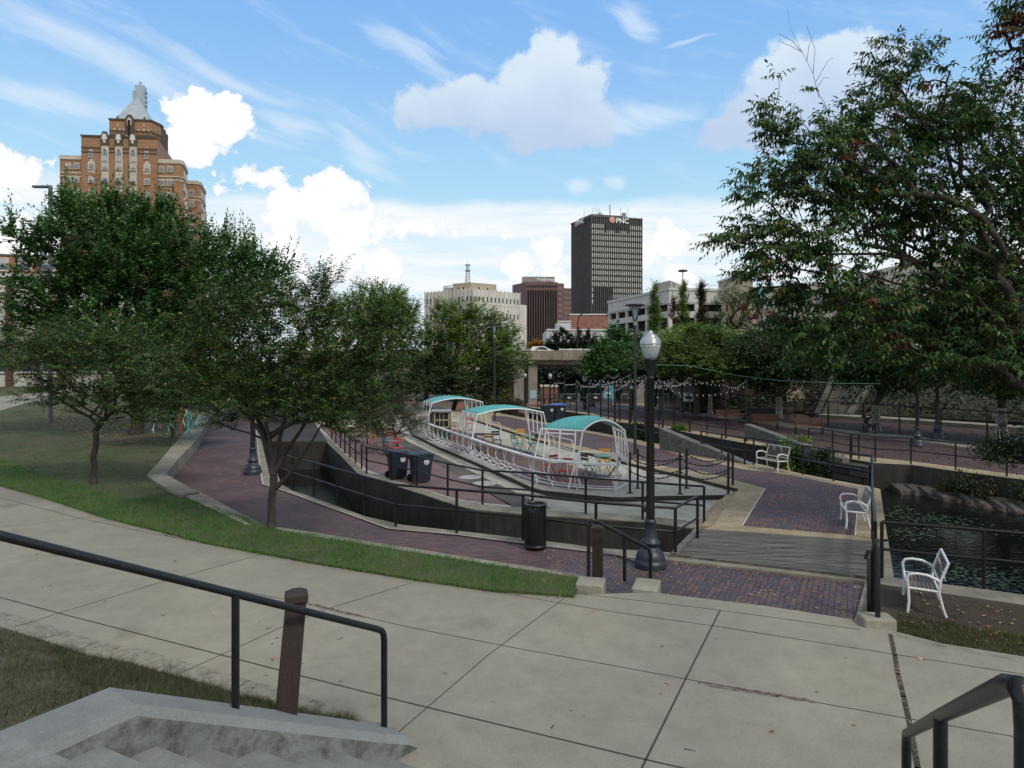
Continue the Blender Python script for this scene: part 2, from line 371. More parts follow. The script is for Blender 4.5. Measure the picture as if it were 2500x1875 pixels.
m_brick_n = brick("near_plaza_brick", [(0.067, 0.060, 0.083), (0.086, 0.071, 0.092), (0.106, 0.078, 0.090), (0.144, 0.090, 0.076)], .20, .10, (.035, .032, .036), .008, rot=R(-63))
m_brick_r = brick("red_path_brick", [(0.116, 0.068, 0.066), (0.143, 0.083, 0.077), (0.165, 0.094, 0.083), (0.132, 0.088, 0.088)], .20, .10, (.06, .05, .047), .006, rot=R(12))
m_brick_p = brick("plaza_brick", [(.066, .055, .075), (.088, .062, .078), (.115, .072, .072), (.19, .085, .055)], .20, .10, (.038, .034, .038), .008, rot=R(-63))
m_brick_i = brick("island_brick", [(.155, .095, .095), (.19, .11, .105), (.17, .12, .125), (.21, .12, .10)], .20, .10, (.10, .082, .078), .006, rot=R(30))
m_asph = concrete("old_asphalt", (.075, .075, .07), (.14, .138, .12), stain=.5, sc=2.5)
m_seal = M("white_sealant", [(.42, .41, .38), (.62, .60, .56)], 9, .8)
m_soil = M("lawn_soil", [(.030, .048, .014), (.052, .070, .022), (.088, .070, .037)], 1.1, .95, .6, 30, lo=.32, hi=.66)
m_dry = M("dry_bank_soil", [(.045, .05, .022), (.075, .062, .034), (.055, .045, .028)], 1.3, .95, .6, 30)
m_dirt = M("bare_dirt", [(.030, .024, .017), (.050, .037, .026), (.026, .032, .015)], 1.0, .95, .6, 25)
m_mulch = M("dark_mulch", [(.014, .010, .008), (.040, .022, .016), (.065, .032, .022)], 6.0, .97, .8, 30)
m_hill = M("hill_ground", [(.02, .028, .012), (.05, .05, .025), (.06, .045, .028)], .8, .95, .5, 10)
m_far = M("park_ground", [(.05, .055, .03), (.10, .085, .06), (.14, .12, .09)], .15, .95)
m_iron = M("black_painted_iron", [(.006, .006, .008), (.013, .013, .016)], 14, .38, .12, 90)
m_iron_b = M("blue_black_cast_iron", [(.012, .016, .026), (.03, .038, .055)], 9, .42, .2, 60)
m_rail = M("worn_black_rail", [(.004, .004, .006), (.008, .008, .010), (.016, .015, .015)], 22, .4, .15, 70, lo=.35, hi=.75)
m_wood_d = M("dark_brown_post", [(.018, .011, .009), (.035, .02, .016)], 7, .6, .3, 30, stretch=(6, 6, .7))
m_deck = M("grey_deck_wood", [(.045, .045, .04), (.10, .098, .088), (.19, .185, .165)], 2.2, .85, .6, 9, stretch=(.35, 6, 6), lo=.3, hi=.72)
m_timber = M("weathered_timber", [(.05, .05, .047), (.12, .12, .112), (.20, .20, .185)], 2.0, .85, .6, 8, stretch=(.5, 6, 6))
m_white = M("white_painted_steel", [(.62, .64, .66), (.80, .81, .82)], 12, .4, .05)
m_taupe = M("taupe_slats", [(.11, .095, .088), (.17, .15, .14)], 9, .6, stretch=(1, 1, 6))
m_benchw = M("reddish_bench_slats", [(.13, .065, .045), (.22, .115, .078)], 6, .6, .2, 20)
m_bin = M("navy_plastic", [(.012, .018, .032), (.020, .028, .046)], 6, .45, .1, 90)
m_binlid = M("blue_plastic_lid", [(.03, .09, .42), (.05, .13, .55)], 6, .4)
m_blackp = M("black_rubber", [(.008, .008, .009), (.016, .016, .018)], 9, .6)
m_grey = M("grey_metal", [(.22, .23, .24), (.34, .35, .36)], 8, .45)
m_emblem = M("white_emblem_print", [(.55, .58, .62), (.72, .74, .76)], 40, .5)
m_teal = M("teal_canvas", [(.075, .32, .33), (.10, .40, .41)], 1.5, .75, .1, 60)
# water: dark, lightly rippled
m_water, t_, b_ = mk("canal_water"); b_.inputs['Base Color'].default_value = (.006, .008, .007, 1); b_.inputs['Roughness'].default_value = .04; b_.inputs['IOR'].default_value = 1.33
c_ = tn(t_, 'ShaderNodeTexCoord'); mp_ = tn(t_, 'ShaderNodeMapping'); mp_.inputs['Scale'].default_value = (1, 2.2, 1); t_.links.new(c_.outputs['Object'], mp_.inputs[0])
n_ = tn(t_, 'ShaderNodeTexNoise'); n_.inputs['Scale'].default_value = 2.6; n_.inputs['Detail'].default_value = 4; t_.links.new(mp_.outputs[0], n_.inputs['Vector'])
bp_ = tn(t_, 'ShaderNodeBump'); bp_.inputs['Strength'].default_value = .28; bp_.inputs['Distance'].default_value = .05
t_.links.new(n_.outputs['Fac'], bp_.inputs['Height']); t_.links.new(bp_.outputs[0], b_.inputs['Normal'])
# faded red marking paint, patchy
m_stain, t_, b_ = mk("faded_red_paint"); b_.inputs['Base Color'].default_value = (.13, .075, .08, 1); b_.inputs['Roughness'].default_value = .9
c_ = tn(t_, 'ShaderNodeTexCoord'); n_ = tn(t_, 'ShaderNodeTexNoise'); n_.inputs['Scale'].default_value = 14; n_.inputs['Detail'].default_value = 8; n_.inputs['Roughness'].default_value = .7; t_.links.new(c_.outputs['Object'], n_.inputs['Vector'])
mr_ = tn(t_, 'ShaderNodeMapRange'); mr_.inputs[1].default_value = .42; mr_.inputs[2].default_value = .58; mr_.inputs[4].default_value = .62; t_.links.new(n_.outputs['Fac'], mr_.inputs[0]); t_.links.new(mr_.outputs[0], b_.inputs['Alpha'])
ZB = -2.6; ZS, ZL, ZI, ZP, ZW2, ZW3, ZWA, ZF = .37, .42, -.15, 0.0, .12, 0.0, -1.6, -1.2
def gp(pts, z): return [(G(x, y, z).x, G(x, y, z).y) for x, y in pts]
def slab(name, poly, z0, z1, mt, ms=None, kind='structure', label=None, cat=None):
    mb = MB().prism(poly, z0, z1, 0, 1 if ms else None)
    o = mb.build(name, [mt, ms] if ms else [mt]); return tag(o, label, cat, None, kind)
# ---------------------------------------------------------------- ground, water
mb = MB(); mb.quad((-2500, -400, ZB), (2500, -400, ZB), (2500, 4500, ZB), (-2500, 4500, ZB)); tag(mb.build("ground", m_far), kind='structure')
mb = MB(); mb.quad((-40, 8, ZWA), (60, 8, ZWA), (60, 62, ZWA), (-40, 62, ZWA)); tag(mb.build("canal_water", m_water), kind='structure')
ZPW = -1.1; mb = MB(); pw_ = [(7.2, 9), (60, 9), (60, 62), (0, 62), (1.6, 47), (4.4, 36.7), (6.8, 29), (8.5, 21), (7.6, 14.5), (7.2, 12)]; mb.add([(x, y, ZPW) for x, y in pw_], [tuple(range(len(pw_)))]); tag(mb.build("pond_water", m_water), kind='structure')
slab("park_ground", [(-140, 63), (140, 63), (160, 400), (-160, 400)], ZB, ZF, m_far)
# sidewalk
far_edge = [(0, 1183), (120, 1216), (250, 1259), (500, 1322), (760, 1370), (1000, 1409), (1200, 1438), (1400, 1452), (1600, 1446), (1640, 1452), (1860, 1478), (2085, 1512), (2180, 1540), (2300, 1571), (2500, 1603)]
fe = gp(far_edge, ZS)
sw = [(-45, 26)] + [(-24, 22.5)] + fe + [(14, 8.2), (14, -12), (-45, -12)]
mb = MB().prism(sw, ZB, ZS, 0, 1)
def strip(mb, pts, wd, z, mi):
    P = [G(x, y, z) for x, y in pts]
    for i in range(len(P) - 1):
        a, b = P[i], P[i + 1]; t = (b - a).normalized(); n = Vector((-t.y, t.x, 0)) * wd / 2; t *= wd * .3
        mb.quad(a - n - t, b - n + t, b + n + t, a + n - t, mi)
J = [[(-300, 1130), (0, 1215), (183, 1262), (370, 1302), (640, 1350), (791, 1375), (985, 1409), (1250, 1452), (1500, 1494), (1744, 1528), (2178, 1596), (2500, 1646), (2700, 1680)],
     [(-300, 1225), (0, 1308), (150, 1352), (420, 1409), (764, 1477), (1000, 1531), (1250, 1580), (1500, 1625), (1672, 1657), (2205, 1752), (2500, 1802), (2700, 1835)],
     [(-200, 1400), (0, 1458), (145, 1497), (542, 1599), (741, 1651), (1000, 1716), (1250, 1776), (1577, 1854), (1800, 1905)],
     [(1420, 1450), (1500, 1459), (1700, 1482), (1975, 1519), (2101, 1537)],
     [(252, 1259), (33, 1284), (-200, 1310)], [(700, 1358), (647, 1351), (560, 1375), (425, 1411), (149, 1495), (45, 1528)],
     [(1030, 1412), (1000, 1424), (800, 1486), (683, 1533), (434, 1646)], [(1390, 1451), (1190, 1600), (972, 1788)], [(1758, 1490), (1674, 1657), (1577, 1854), (1540, 1930)]]
for k, j in enumerate(J): strip(mb, j, .022 if k == 2 or k == 8 else .013, ZS + .004, 2)
strip(mb, [(2174, 1549), (2185, 1600), (2192, 1644), (2206, 1700), (2223, 1775), (2241, 1875), (2250, 1950)], .055, ZS + .004, 3)
for pts, wd in (([(1709, 1667), (1800, 1682), (1900, 1697), (1983, 1711)], .10), ([(745, 1470), (810, 1488), (885, 1505)], .10), ([(130, 1352), (190, 1362), (245, 1372)], .1)): strip(mb, pts, wd, ZS + .008, 4)
m_edge, t_, b_ = mk("edge_dirt"); b_.inputs['Base Color'].default_value = (.075, .066, .052, 1); b_.inputs['Roughness'].default_value = .95
c_ = tn(t_, 'ShaderNodeTexCoord'); n_ = tn(t_, 'ShaderNodeTexNoise'); n_.inputs['Scale'].default_value = 9; n_.inputs['Detail'].default_value = 10; n_.inputs['Roughness'].default_value = .75; t_.links.new(c_.outputs['Object'], n_.inputs['Vector'])
mr_ = tn(t_, 'ShaderNodeMapRange'); mr_.inputs[1].default_value = .44; mr_.inputs[2].default_value = .72; mr_.inputs[4].default_value = .38; t_.links.new(n_.outputs['Fac'], mr_.inputs[0]); t_.links.new(mr_.outputs[0], b_.inputs['Alpha'])
strip(mb, [(-100, 1490), (0, 1512), (122, 1550), (217, 1582), (316, 1601), (407, 1628), (497, 1652), (588, 1682), (669, 1702), (750, 1732), (840, 1768), (930, 1800)], .42, ZS + .006, 5)
strip(mb, [(0, 1188), (120, 1220), (250, 1263), (500, 1326), (760, 1374), (1000, 1413), (1200, 1442), (1400, 1456)], .16, ZS + .006, 5)
strip(mb, [(2185, 1548), (2300, 1578), (2500, 1611), (2650, 1640)], .16, ZS + .006, 5)
tag(mb.build("sidewalk", [m_walk, m_conc, m_joint, m_debris, m_stain, m_edge]), kind='structure')
# lawn left, with wandering height
lawn_poly = [(-34, 110), (-120, 110), (-120, 30), (-24, 22.6)] + gp(far_edge[:8], ZL) + gp([(1418, 1413), (1400, 1408), (1200, 1378), (1000, 1346), (760, 1308), (650, 1288), (600, 1262), (471, 1218), (428, 1201), (379, 1174), (361, 1159), (401, 1114), (441, 1068), (497, 999)], ZL)
slab("lawn", lawn_poly, ZB, ZL, m_soil)
slab("upper_path", gp([(-200, 992), (0, 968), (120, 956), (215, 946), (330, 940), (330, 948), (200, 958), (60, 985), (0, 1002), (-200, 1040)], ZL + .03), ZL - .1, ZL + .03, m_walk)
# brick path and near plaza
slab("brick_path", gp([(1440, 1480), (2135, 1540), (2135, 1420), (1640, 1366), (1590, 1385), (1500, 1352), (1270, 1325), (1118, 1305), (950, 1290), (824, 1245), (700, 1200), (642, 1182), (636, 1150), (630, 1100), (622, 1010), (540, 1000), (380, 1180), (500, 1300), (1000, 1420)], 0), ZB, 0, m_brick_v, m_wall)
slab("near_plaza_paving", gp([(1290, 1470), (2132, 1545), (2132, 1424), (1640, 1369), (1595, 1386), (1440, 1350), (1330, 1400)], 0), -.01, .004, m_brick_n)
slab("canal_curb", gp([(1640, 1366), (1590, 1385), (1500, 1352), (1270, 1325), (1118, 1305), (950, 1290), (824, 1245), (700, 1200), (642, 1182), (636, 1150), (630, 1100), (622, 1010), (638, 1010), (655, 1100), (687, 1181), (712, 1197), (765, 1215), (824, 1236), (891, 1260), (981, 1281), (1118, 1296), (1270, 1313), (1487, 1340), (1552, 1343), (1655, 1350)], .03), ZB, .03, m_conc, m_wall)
mb = MB(); strip(mb, [(622, 1012), (630, 1100), (636, 1150), (642, 1182), (700, 1200), (824, 1245), (950, 1290), (1118, 1305), (1270, 1325), (1500, 1353), (1560, 1362)], .035, .036, 0); tag(mb.build("sealant_line", m_seal), kind='structure')
slab("path_curb", gp([(650, 1284), (760, 1300), (1000, 1339), (1200, 1371), (1400, 1401), (1430, 1410), (1418, 1420), (1200, 1384), (1000, 1352), (650, 1296)], ZS), ZB, ZS + .015, m_conc)
mb = MB().prism(gp([(523, 999), (485, 1068), (439, 1116), (405, 1157), (466, 1192), (487, 1201), (440, 1209), (428, 1203), (379, 1176), (359, 1159), (401, 1112), (441, 1066), (499, 999)], .5), ZB, .5)
rw = mb.build("retaining_wall", m_conc, loc=G(405, 1157, 0)); tag(rw, "low pale concrete retaining wall turning a corner between lawn and brick path", "wall")
mb = MB(); a = gp([(487, 1203), (647, 1284)], .4); b = gp([(438, 1209), (600, 1284)], .4)
mb.add([(a[0][0], a[0][1], .44), (a[1][0], a[1][1], .39), (b[1][0], b[1][1], .43), (b[0][0], b[0][1], .46)] + [(p[0], p[1], ZB) for p in (a[0], a[1], b[1], b[0])], [(0, 1, 2, 3), (7, 6, 5, 4), (0, 4, 5, 1), (1, 5, 6, 2), (2, 6, 7, 3), (3, 7, 4, 0)])
tag(mb.build("ramp_curb", m_conc), "sloping concrete kerb tapering down from the retaining wall into the grass", "kerb")
# island
isl_e = [(745, 1005), (760, 1040), (800, 1083), (834, 1116), (872, 1156), (969, 1189), (1024, 1206), (1115, 1236), (1162, 1247), (1342, 1262), (1574, 1276), (1705, 1294)]
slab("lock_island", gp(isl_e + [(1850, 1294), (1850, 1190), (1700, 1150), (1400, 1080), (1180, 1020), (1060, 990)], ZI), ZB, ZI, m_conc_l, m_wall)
slab("island_kerb", gp(isl_e + [(1700, 1276), (1574, 1262), (1342, 1248), (1175, 1234), (1110, 1222), (1024, 1194), (969, 1179), (886, 1148), (850, 1112), (812, 1080), (770, 1040), (755, 1005)], ZI), ZI, ZI + .03, m_conc)
slab("island_brick_paving", gp([(850, 1110), (812, 1076), (780, 1040), (960, 1045), (1000, 1062), (960, 1078), (1047, 1122), (1135, 1171), (1250, 1234), (1180, 1227), (1110, 1216), (1024, 1190), (969, 1174), (895, 1146)], ZI), ZI - .01, ZI + .004, m_brick_i)
slab("asphalt_strip", gp([(960, 1078), (1047, 1122), (1135, 1171), (1250, 1238), (1345, 1242), (1230, 1189), (1096, 1124), (1002, 1081), (985, 1070)], ZI), ZI - .01, ZI + .004, m_asph)
slab("canal_crossing", gp([(650, 1078), (800, 1078), (745, 1000), (628, 1004)], -.1), ZB, -.1, m_wall, m_wall)
# platform under the boat frame
slab("boat_platform", gp([(1000, 1045), (1007, 1059), (1070, 1090), (1161, 1128), (1251, 1168), (1300, 1190), (1345, 1202), (1405, 1210), (1520, 1214), (1600, 1211), (1790, 1208), (1803, 1196), (1700, 1166), (1535, 1128), (1408, 1096), (1300, 1068), (1170, 1028), (1080, 1003)], ZP), ZI - .1, ZP, m_conc_l, m_wall)
slab("platform_brick_paving", gp([(1040, 1066), (1080, 1082), (1161, 1119), (1251, 1158), (1310, 1181), (1400, 1194), (1500, 1198), (1492, 1166), (1400, 1138), (1300, 1106), (1200, 1078), (1120, 1050), (1060, 1045)], ZP), ZP - .01, ZP + .004, m_brick_r)
# walkway and plaza between the two canals
w2_lo = [(1150, 1022), (1300, 1070), (1408, 1098), (1535, 1130), (1700, 1168), (1803, 1194)]
w2_hi = [(2149, 1194), (2126, 1188), (2038, 1172), (1961, 1157), (1844, 1131), (1758, 1110), (1640, 1090), (1500, 1063), (1420, 1048), (1330, 1030), (1240, 1012)]
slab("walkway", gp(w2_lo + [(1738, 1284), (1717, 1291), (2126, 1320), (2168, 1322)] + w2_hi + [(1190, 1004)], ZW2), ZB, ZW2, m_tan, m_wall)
slab("walkway_brick", gp([(1812, 1284), (2088, 1307), (2097, 1194), (1934, 1160), (1816, 1146), (1685, 1117), (1572, 1088), (1500, 1069), (1420, 1054), (1330, 1036), (1240, 1017), (1200, 1015), (1200, 1030), (1300, 1064), (1408, 1087), (1535, 1117), (1640, 1142), (1726, 1153), (1868, 1192)], ZW2), ZW2 - .01, ZW2 + .004, m_brick_p)
mb = MB(); strip(mb, [(1868, 1192), (1812, 1284)], .03, ZW2 + .008, 0); strip(mb, [(2088, 1307), (2097, 1194)], .03, ZW2 + .008, 0); strip(mb, [(1934, 1160), (2097, 1194)], .02, ZW2 + .008, 0); tag(mb.build("plaza_sealant", m_seal), kind='structure')
slab("plaza_step", gp([(1770, 1209), (1803, 1196), (1742, 1284), (1712, 1284)], .03), ZI - .1, .03, m_tan)
slab("lower_plaza_step", gp([(1750, 1222), (1790, 1206), (1735, 1286), (1695, 1286)], -.06), ZI - .1, -.06, m_tan)
slab("bridge_abutment", gp([(2127, 1318), (2168, 1316), (2184, 1420), (2137, 1416)], ZW2), ZB, ZW2, m_conc, m_wall)
slab("bridge_sill", gp([(1625, 1366), (1652, 1348), (2140, 1402), (2140, 1424), (1900, 1396)], .05), ZB, .05, m_conc)
# timber footbridge
root = thing("footbridge", "worn grey timber footbridge of long planks between the brick plaza and the middle walkway", "footbridge", G(1900, 1350, 0))
A_, B_, C_, D_ = G(1656, 1355, .10), G(2134, 1410, .10), G(2127, 1319, .12), G(1717, 1290, .12)
mb = MB(); NPL = 13
for i in range(NPL):
    t0, t1 = i / NPL + .004, (i + 1) / NPL - .004; dz = random.uniform(-.006, .006)
    q = [A_.lerp(D_, t0), B_.lerp(C_, t0), B_.lerp(C_, t1), A_.lerp(D_, t1)]
    up = [Vector((p.x, p.y, p.z + dz)) for p in q]; dn = [Vector((p.x, p.y, p.z - .08)) for p in q]
    mb.add(up + dn, [(0, 1, 2, 3), (7, 6, 5, 4), (0, 4, 5, 1), (1, 5, 6, 2), (2, 6, 7, 3), (3, 7, 4, 0)])
mb.build("deck", m_deck, root)
mb = MB()
for k in (.04, .35, .65, .96):
    a, b = A_.lerp(B_, k), D_.lerp(C_, k); mb.bar((a.x, a.y, -.08), (b.x, b.y, -.08), .14, .2)
mb.build("beam", m_wood_d, root)
mb = MB(); mb.bar((A_.x - .09, A_.y, .03), (D_.x - .09, D_.y, .05), .14, .24); mb.build("edge_beam", m_timber, root)
# third walkway (upper canal side) and beds behind it
w3_e = [(1330, 1000), (1400, 1007), (1440, 1013), (1500, 1029), (1617, 1045), (1816, 1081), (1943, 1103), (2063, 1118), (2132, 1130), (2226, 1135), (2334, 1150), (2500, 1171), (2900, 1222)]
slab("canal_promenade", gp(w3_e, ZW3) + [(60, 62), (1.5, 62.9)], ZB, ZW3, m_tan, m_wall)
m_brick_d = brick("promenade_paving_brick", [(.052, .038, .042), (.068, .046, .048), (.085, .052, .050), (.10, .058, .05)], .20, .10, (.035, .03, .032), .006, rot=R(20))  # brick colours darkened to carry the deep shade under the trees
slab("promenade_brick", gp([(1350, 992), (1440, 1007), (1500, 1022), (1617, 1038), (1816, 1073), (1943, 1095), (2100, 1114), (2226, 1126), (2334, 1140), (2500, 1160), (2900, 1208), (2900, 1165), (2500, 1115), (2362, 1094), (2226, 1074), (2000, 1054), (1830, 1027), (1681, 1011), (1560, 994), (1440, 982)], ZW3), ZW3 - .01, ZW3 + .004, m_brick_d)
slab("bed_kerb", gp([(2900, 1165), (2500, 1115), (2362, 1094), (2226, 1074), (2000, 1054), (1830, 1027), (1681, 1011), (1540, 990), (1540, 986), (1690, 1006), (1840, 1021), (2010, 1045), (2230, 1065), (2370, 1084), (2500, 1104), (2900, 1150)], .1), ZW3, .12, m_conc)
slab("mulch_bed", gp([(2900, 1150), (2500, 1104), (2370, 1084), (2230, 1065), (2010, 1045), (1840, 1021), (1690, 1006), (1540, 986)], .1) + [(12, 62), (60, 62)], ZW3 - .05, .09, m_mulch)
slab("hill_kerb", gp([(1990, 1008), (2226, 1022), (2500, 1041), (2800, 1062), (2800, 1068), (2500, 1046), (2226, 1027), (1990, 1013)], .3), ZW3, .34, m_conc)
# hillside on the right
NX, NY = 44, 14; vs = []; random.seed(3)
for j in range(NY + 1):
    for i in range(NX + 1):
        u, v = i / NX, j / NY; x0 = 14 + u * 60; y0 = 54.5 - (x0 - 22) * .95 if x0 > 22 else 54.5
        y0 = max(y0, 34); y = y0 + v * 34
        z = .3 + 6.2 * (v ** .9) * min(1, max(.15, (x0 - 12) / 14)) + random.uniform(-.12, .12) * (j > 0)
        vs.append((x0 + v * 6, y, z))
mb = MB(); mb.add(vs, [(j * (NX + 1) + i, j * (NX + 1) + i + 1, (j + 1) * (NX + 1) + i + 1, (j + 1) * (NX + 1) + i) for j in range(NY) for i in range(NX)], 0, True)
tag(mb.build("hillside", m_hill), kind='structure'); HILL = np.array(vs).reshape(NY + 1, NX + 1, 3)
# right lawn corner and pond edge
slab("right_lawn", gp([(2140, 1424), (2180, 1430), (2500, 1477), (2700, 1505), (2900, 1700), (2500, 1606), (2300, 1574), (2180, 1543), (2116, 1532)], .25), ZB, .25, m_dirt)
slab("tree_bank", [(10.4, 12.4), (18, 9.5), (19, 20), (15.2, 20), (13.4, 17), (12.4, 15.4)], ZB, .2, m_dirt)
slab("lawn_kerb", gp([(2112, 1422), (2150, 1422), (2118, 1530), (2085, 1522)], .06), ZB, .06, m_conc)
slab("pond_kerb", gp([(2140, 1412), (2184, 1412), (2260, 1421), (2402, 1438), (2500, 1452), (2800, 1490), (2800, 1512), (2500, 1478), (2180, 1432), (2140, 1426)], .22), ZB, .22, m_conc, m_wall)
# lock wing walls
def wing(name, a, b, za0, za1, zb0, zb1, wd, label):
    mb = MB(); t = (b - a); t.z = 0; t.normalize(); n = Vector((-t.y, t.x, 0)) * wd / 2
    vs = [(a.x - n.x, a.y - n.y, za0), (a.x + n.x, a.y + n.y, za0), (b.x + n.x, b.y + n.y, zb0), (b.x - n.x, b.y - n.y, zb0),
          (a.x - n.x, a.y - n.y, za1), (a.x + n.x, a.y + n.y, za1), (b.x + n.x, b.y + n.y, zb1), (b.x - n.x, b.y - n.y, zb1)]
    mb.add(vs, [(0, 1, 2, 3), (7, 6, 5, 4), (0, 4, 5, 1), (1, 5, 6, 2), (2, 6, 7, 3), (3, 7, 4, 0)])
    tag(mb.build(name, m_timber, loc=(a.x, a.y, za0), bevel=.03), label, "lock beam", "sloping balance beams of the old canal lock")
wing("balance_beam", W(1617, 1044, 32.2), W(1835, 1136, 27.6), -.1, 1.12, -.35, .12, .4, "weathered grey lock beam sloping down left of the white bench")
wing("balance_beam", W(1825, 1037, 34.8), W(2066, 1122, 29.5), .45, 1.08, -.4, .06, .42, "weathered grey lock beam sloping down behind the white bench, farther from camera")
mb = MB(); mb.prism(gp([(1975, 1108), (2062, 1119), (2122, 1131), (2120, 1140), (2052, 1129), (1975, 1119)], -.1), ZWA - .3, -.12); tag(mb.build("stone_lock_wall", brick("rough_stone", [(.04, .036, .03), (.06, .055, .046), (.085, .078, .066)], .7, .26, (.012, .011, .01), .03, vert=True), loc=G(2050, 1140, -1.9)), "rough stone lock wall beside the dark water, below the promenade railing", "lock wall")
# rocks along the pond bank
random.seed(11); k = 0
m_rock = M("bank_rock", [(.035, .034, .032), (.075, .072, .066), (.11, .10, .095)], 2.2, .9, .5, 12)
def wall_at(px):
    for (x0, y0), (x1, y1) in zip(w3_e, w3_e[1:]):
        if x0 <= px <= x1: return G(px, y0 + (y1 - y0) * (px - x0) / (x1 - x0), 0)
RK = [(2196, .5, .7), (2228, .6, .9), (2262, .55, .8), (2296, .7, 1.0), (2330, .55, .8), (2362, .65, .9), (2395, .8, 1.1), (2428, .7, 1.2), (2462, .85, 1.3), (2498, .8, 1.3), (2250, .4, 1.5), (2345, .45, 1.6), (2410, .5, 1.9), (2475, .6, 2.1)]
for (px, sx, dy) in RK:
    p = wall_at(px); p = p - Vector((0, dy * .55, 0)); p.z = -.98 if dy < 1.4 else -1.12; sy = .5; mb = MB(); vs = []
    for sx_, sy_, sz in [(-1, -1, -.8), (1, -1, -.8), (1, 1, -.5), (-1, 1, -.5), (-.9, -.8, .1), (.85, -.9, .0), (.9, .8, .55), (-.8, .9, .6)]:
        vs.append((p.x + sx_ * sx * .75 + random.uniform(-.09, .09), p.y + sy_ * sy + random.uniform(-.09, .09), p.z + sz * .42 + random.uniform(-.06, .06)))
    mb.add(vs, [(0, 3, 2, 1), (4, 5, 6, 7), (0, 1, 5, 4), (1, 2, 6, 5), (2, 3, 7, 6), (3, 0, 4, 7)])
    o = mb.build("rock", m_rock, loc=(p.x, p.y, p.z - .3), bevel=.06)
    tag(o, "dark angular stone slab on the far bank of the lily pond, %s of fourteen" % ORD[k], "rock", "stones lining the pond bank"); k += 1
# ---------------------------------------------------------------- railings
def railing(name, label, posts, z, h=1.07, r=.032, pr=.036, mid=.52, group=None, mat=None, tall=None, cat="railing", ends=(0, 0), drop_end=False):
    P = [G(x, y, z) for x, y in posts]
    root = thing(name, label, cat, P[0], group=group); mat = mat or m_rail
    for p in P:
        MB().tube([p, p + Vector((0, 0, h))], pr, 6).build("post", mat, root)
    def path(hh):
        q = [p + Vector((0, 0, hh)) for p in P]
        if ends[0]: q = [q[0] + (q[0] - q[1]).normalized() * ends[0]] + q
        if ends[1]: q = q + [q[-1] + (q[-1] - q[-2]).normalized() * ends[1]]
        return q
    MB().tube(path(h), r, 6).build("top_rail", mat, root)
    if mid: MB().tube(path(h * mid), r * .9, 6).build("middle_rail", mat, root)
    return root
RG = "black pipe railings around the canal basins"
railing("railing", "black two-bar railing along the near canal kerb, in front of the black trash can's canal", [(690, 1183), (714, 1195), (766, 1212), (824, 1234), (890, 1258), (966, 1285), (1115, 1301), (1277, 1318), (1455, 1343), (1649, 1361), (1703, 1322)], .03, group=RG)
railing("railing", "black two-bar railing along the lock island edge beside the navy wheeled bins", [(810, 1072), (820, 1083), (831, 1095), (842, 1108), (854, 1119), (868, 1133), (883, 1146), (895, 1159), (954, 1173), (1018, 1188), (1093, 1211), (1178, 1233), (1300, 1242), (1430, 1257), (1569, 1271), (1719, 1285)], ZI, group=RG)
railing("railing", "black railing behind the white bench on the middle walkway", [(1712, 1112), (1762, 1122), (1818, 1134), (1840, 1135), (1892, 1145), (1960, 1159), (2035, 1175), (2128, 1194)], ZW2, group=RG)
railing("railing", "black railing running along the right side of the timber footbridge", [(2130, 1194), (2130, 1316), (2133, 1361), (2137, 1412)], ZW2, group=RG)
railing("railing", "black railing in front of the lily pond, behind the nearest white armchair", [(2153, 1413), (2402, 1440), (2700, 1474)], .2, group=RG)
railing("railing", "black railing on the promenade edge in front of the brown benches", [(1485, 1023), (1513, 1028), (1541, 1032), (1575, 1038), (1609, 1042), (1645, 1048), (1684, 1055), (1726, 1063), (1772, 1070), (1822, 1078)], ZW3, group=RG)
railing("railing", "short black railing on the promenade above the lower balance beam", [(1975, 1100), (2033, 1108), (2076, 1119)], ZW3, group=RG)
railing("railing", "black railing on the promenade above the far wall of the lily pond", [(2079, 1119), (2097, 1121), (2137, 1128), (2224, 1133), (2333, 1147), (2458, 1163), (2640, 1186)], ZW3, group=RG)
railing("fence", "tall dark post and rail fence behind the mulch bed and net-wrapped trees", [(1760, 1012), (1850, 1022), (1940, 1032), (2022, 1042), (2108, 1050), (2196, 1060), (2297, 1070), (2410, 1080), (2540, 1095)], .1, h=1.6, mid=0, r=.03, pr=.05, mat=m_iron, cat="fence")
railing("railing", "thin black railing at the far end of the middle walkway, left of the blue-lidded bins", [(1195, 1008), (1211, 1009), (1228, 1011), (1243, 1013), (1260, 1017), (1282, 1020)], ZW2, group=RG)
railing("railing", "black railing linking the tall string light poles by the middle walkway", [(1380, 1040), (1407, 1044), (1437, 1050), (1467, 1056), (1501, 1063), (1537, 1070), (1577, 1078), (1618, 1087)], ZW2, group=RG)
railing("railing", "far black railing around the ramp left of the blue-lidded bins' path", [(1312, 1003), (1330, 1003), (1345, 1001), (1362, 999), (1380, 1000)], -.2, group=RG)
railing("railing", "far black railing beside the ramp in front of the brick utility enclosure", [(1322, 990), (1340, 988), (1358, 985)], -.6, group=RG)
railing("railing", "far black railing beside the playground path right of the brick enclosure", [(1392, 995), (1407, 998), (1424, 1000), (1432, 1003)], 0, group=RG)
railing("railing", "far black stair railing beside the park steps left of the far benches", [(1372, 1000), (1376, 988), (1362, 984)], -.3, group=RG)
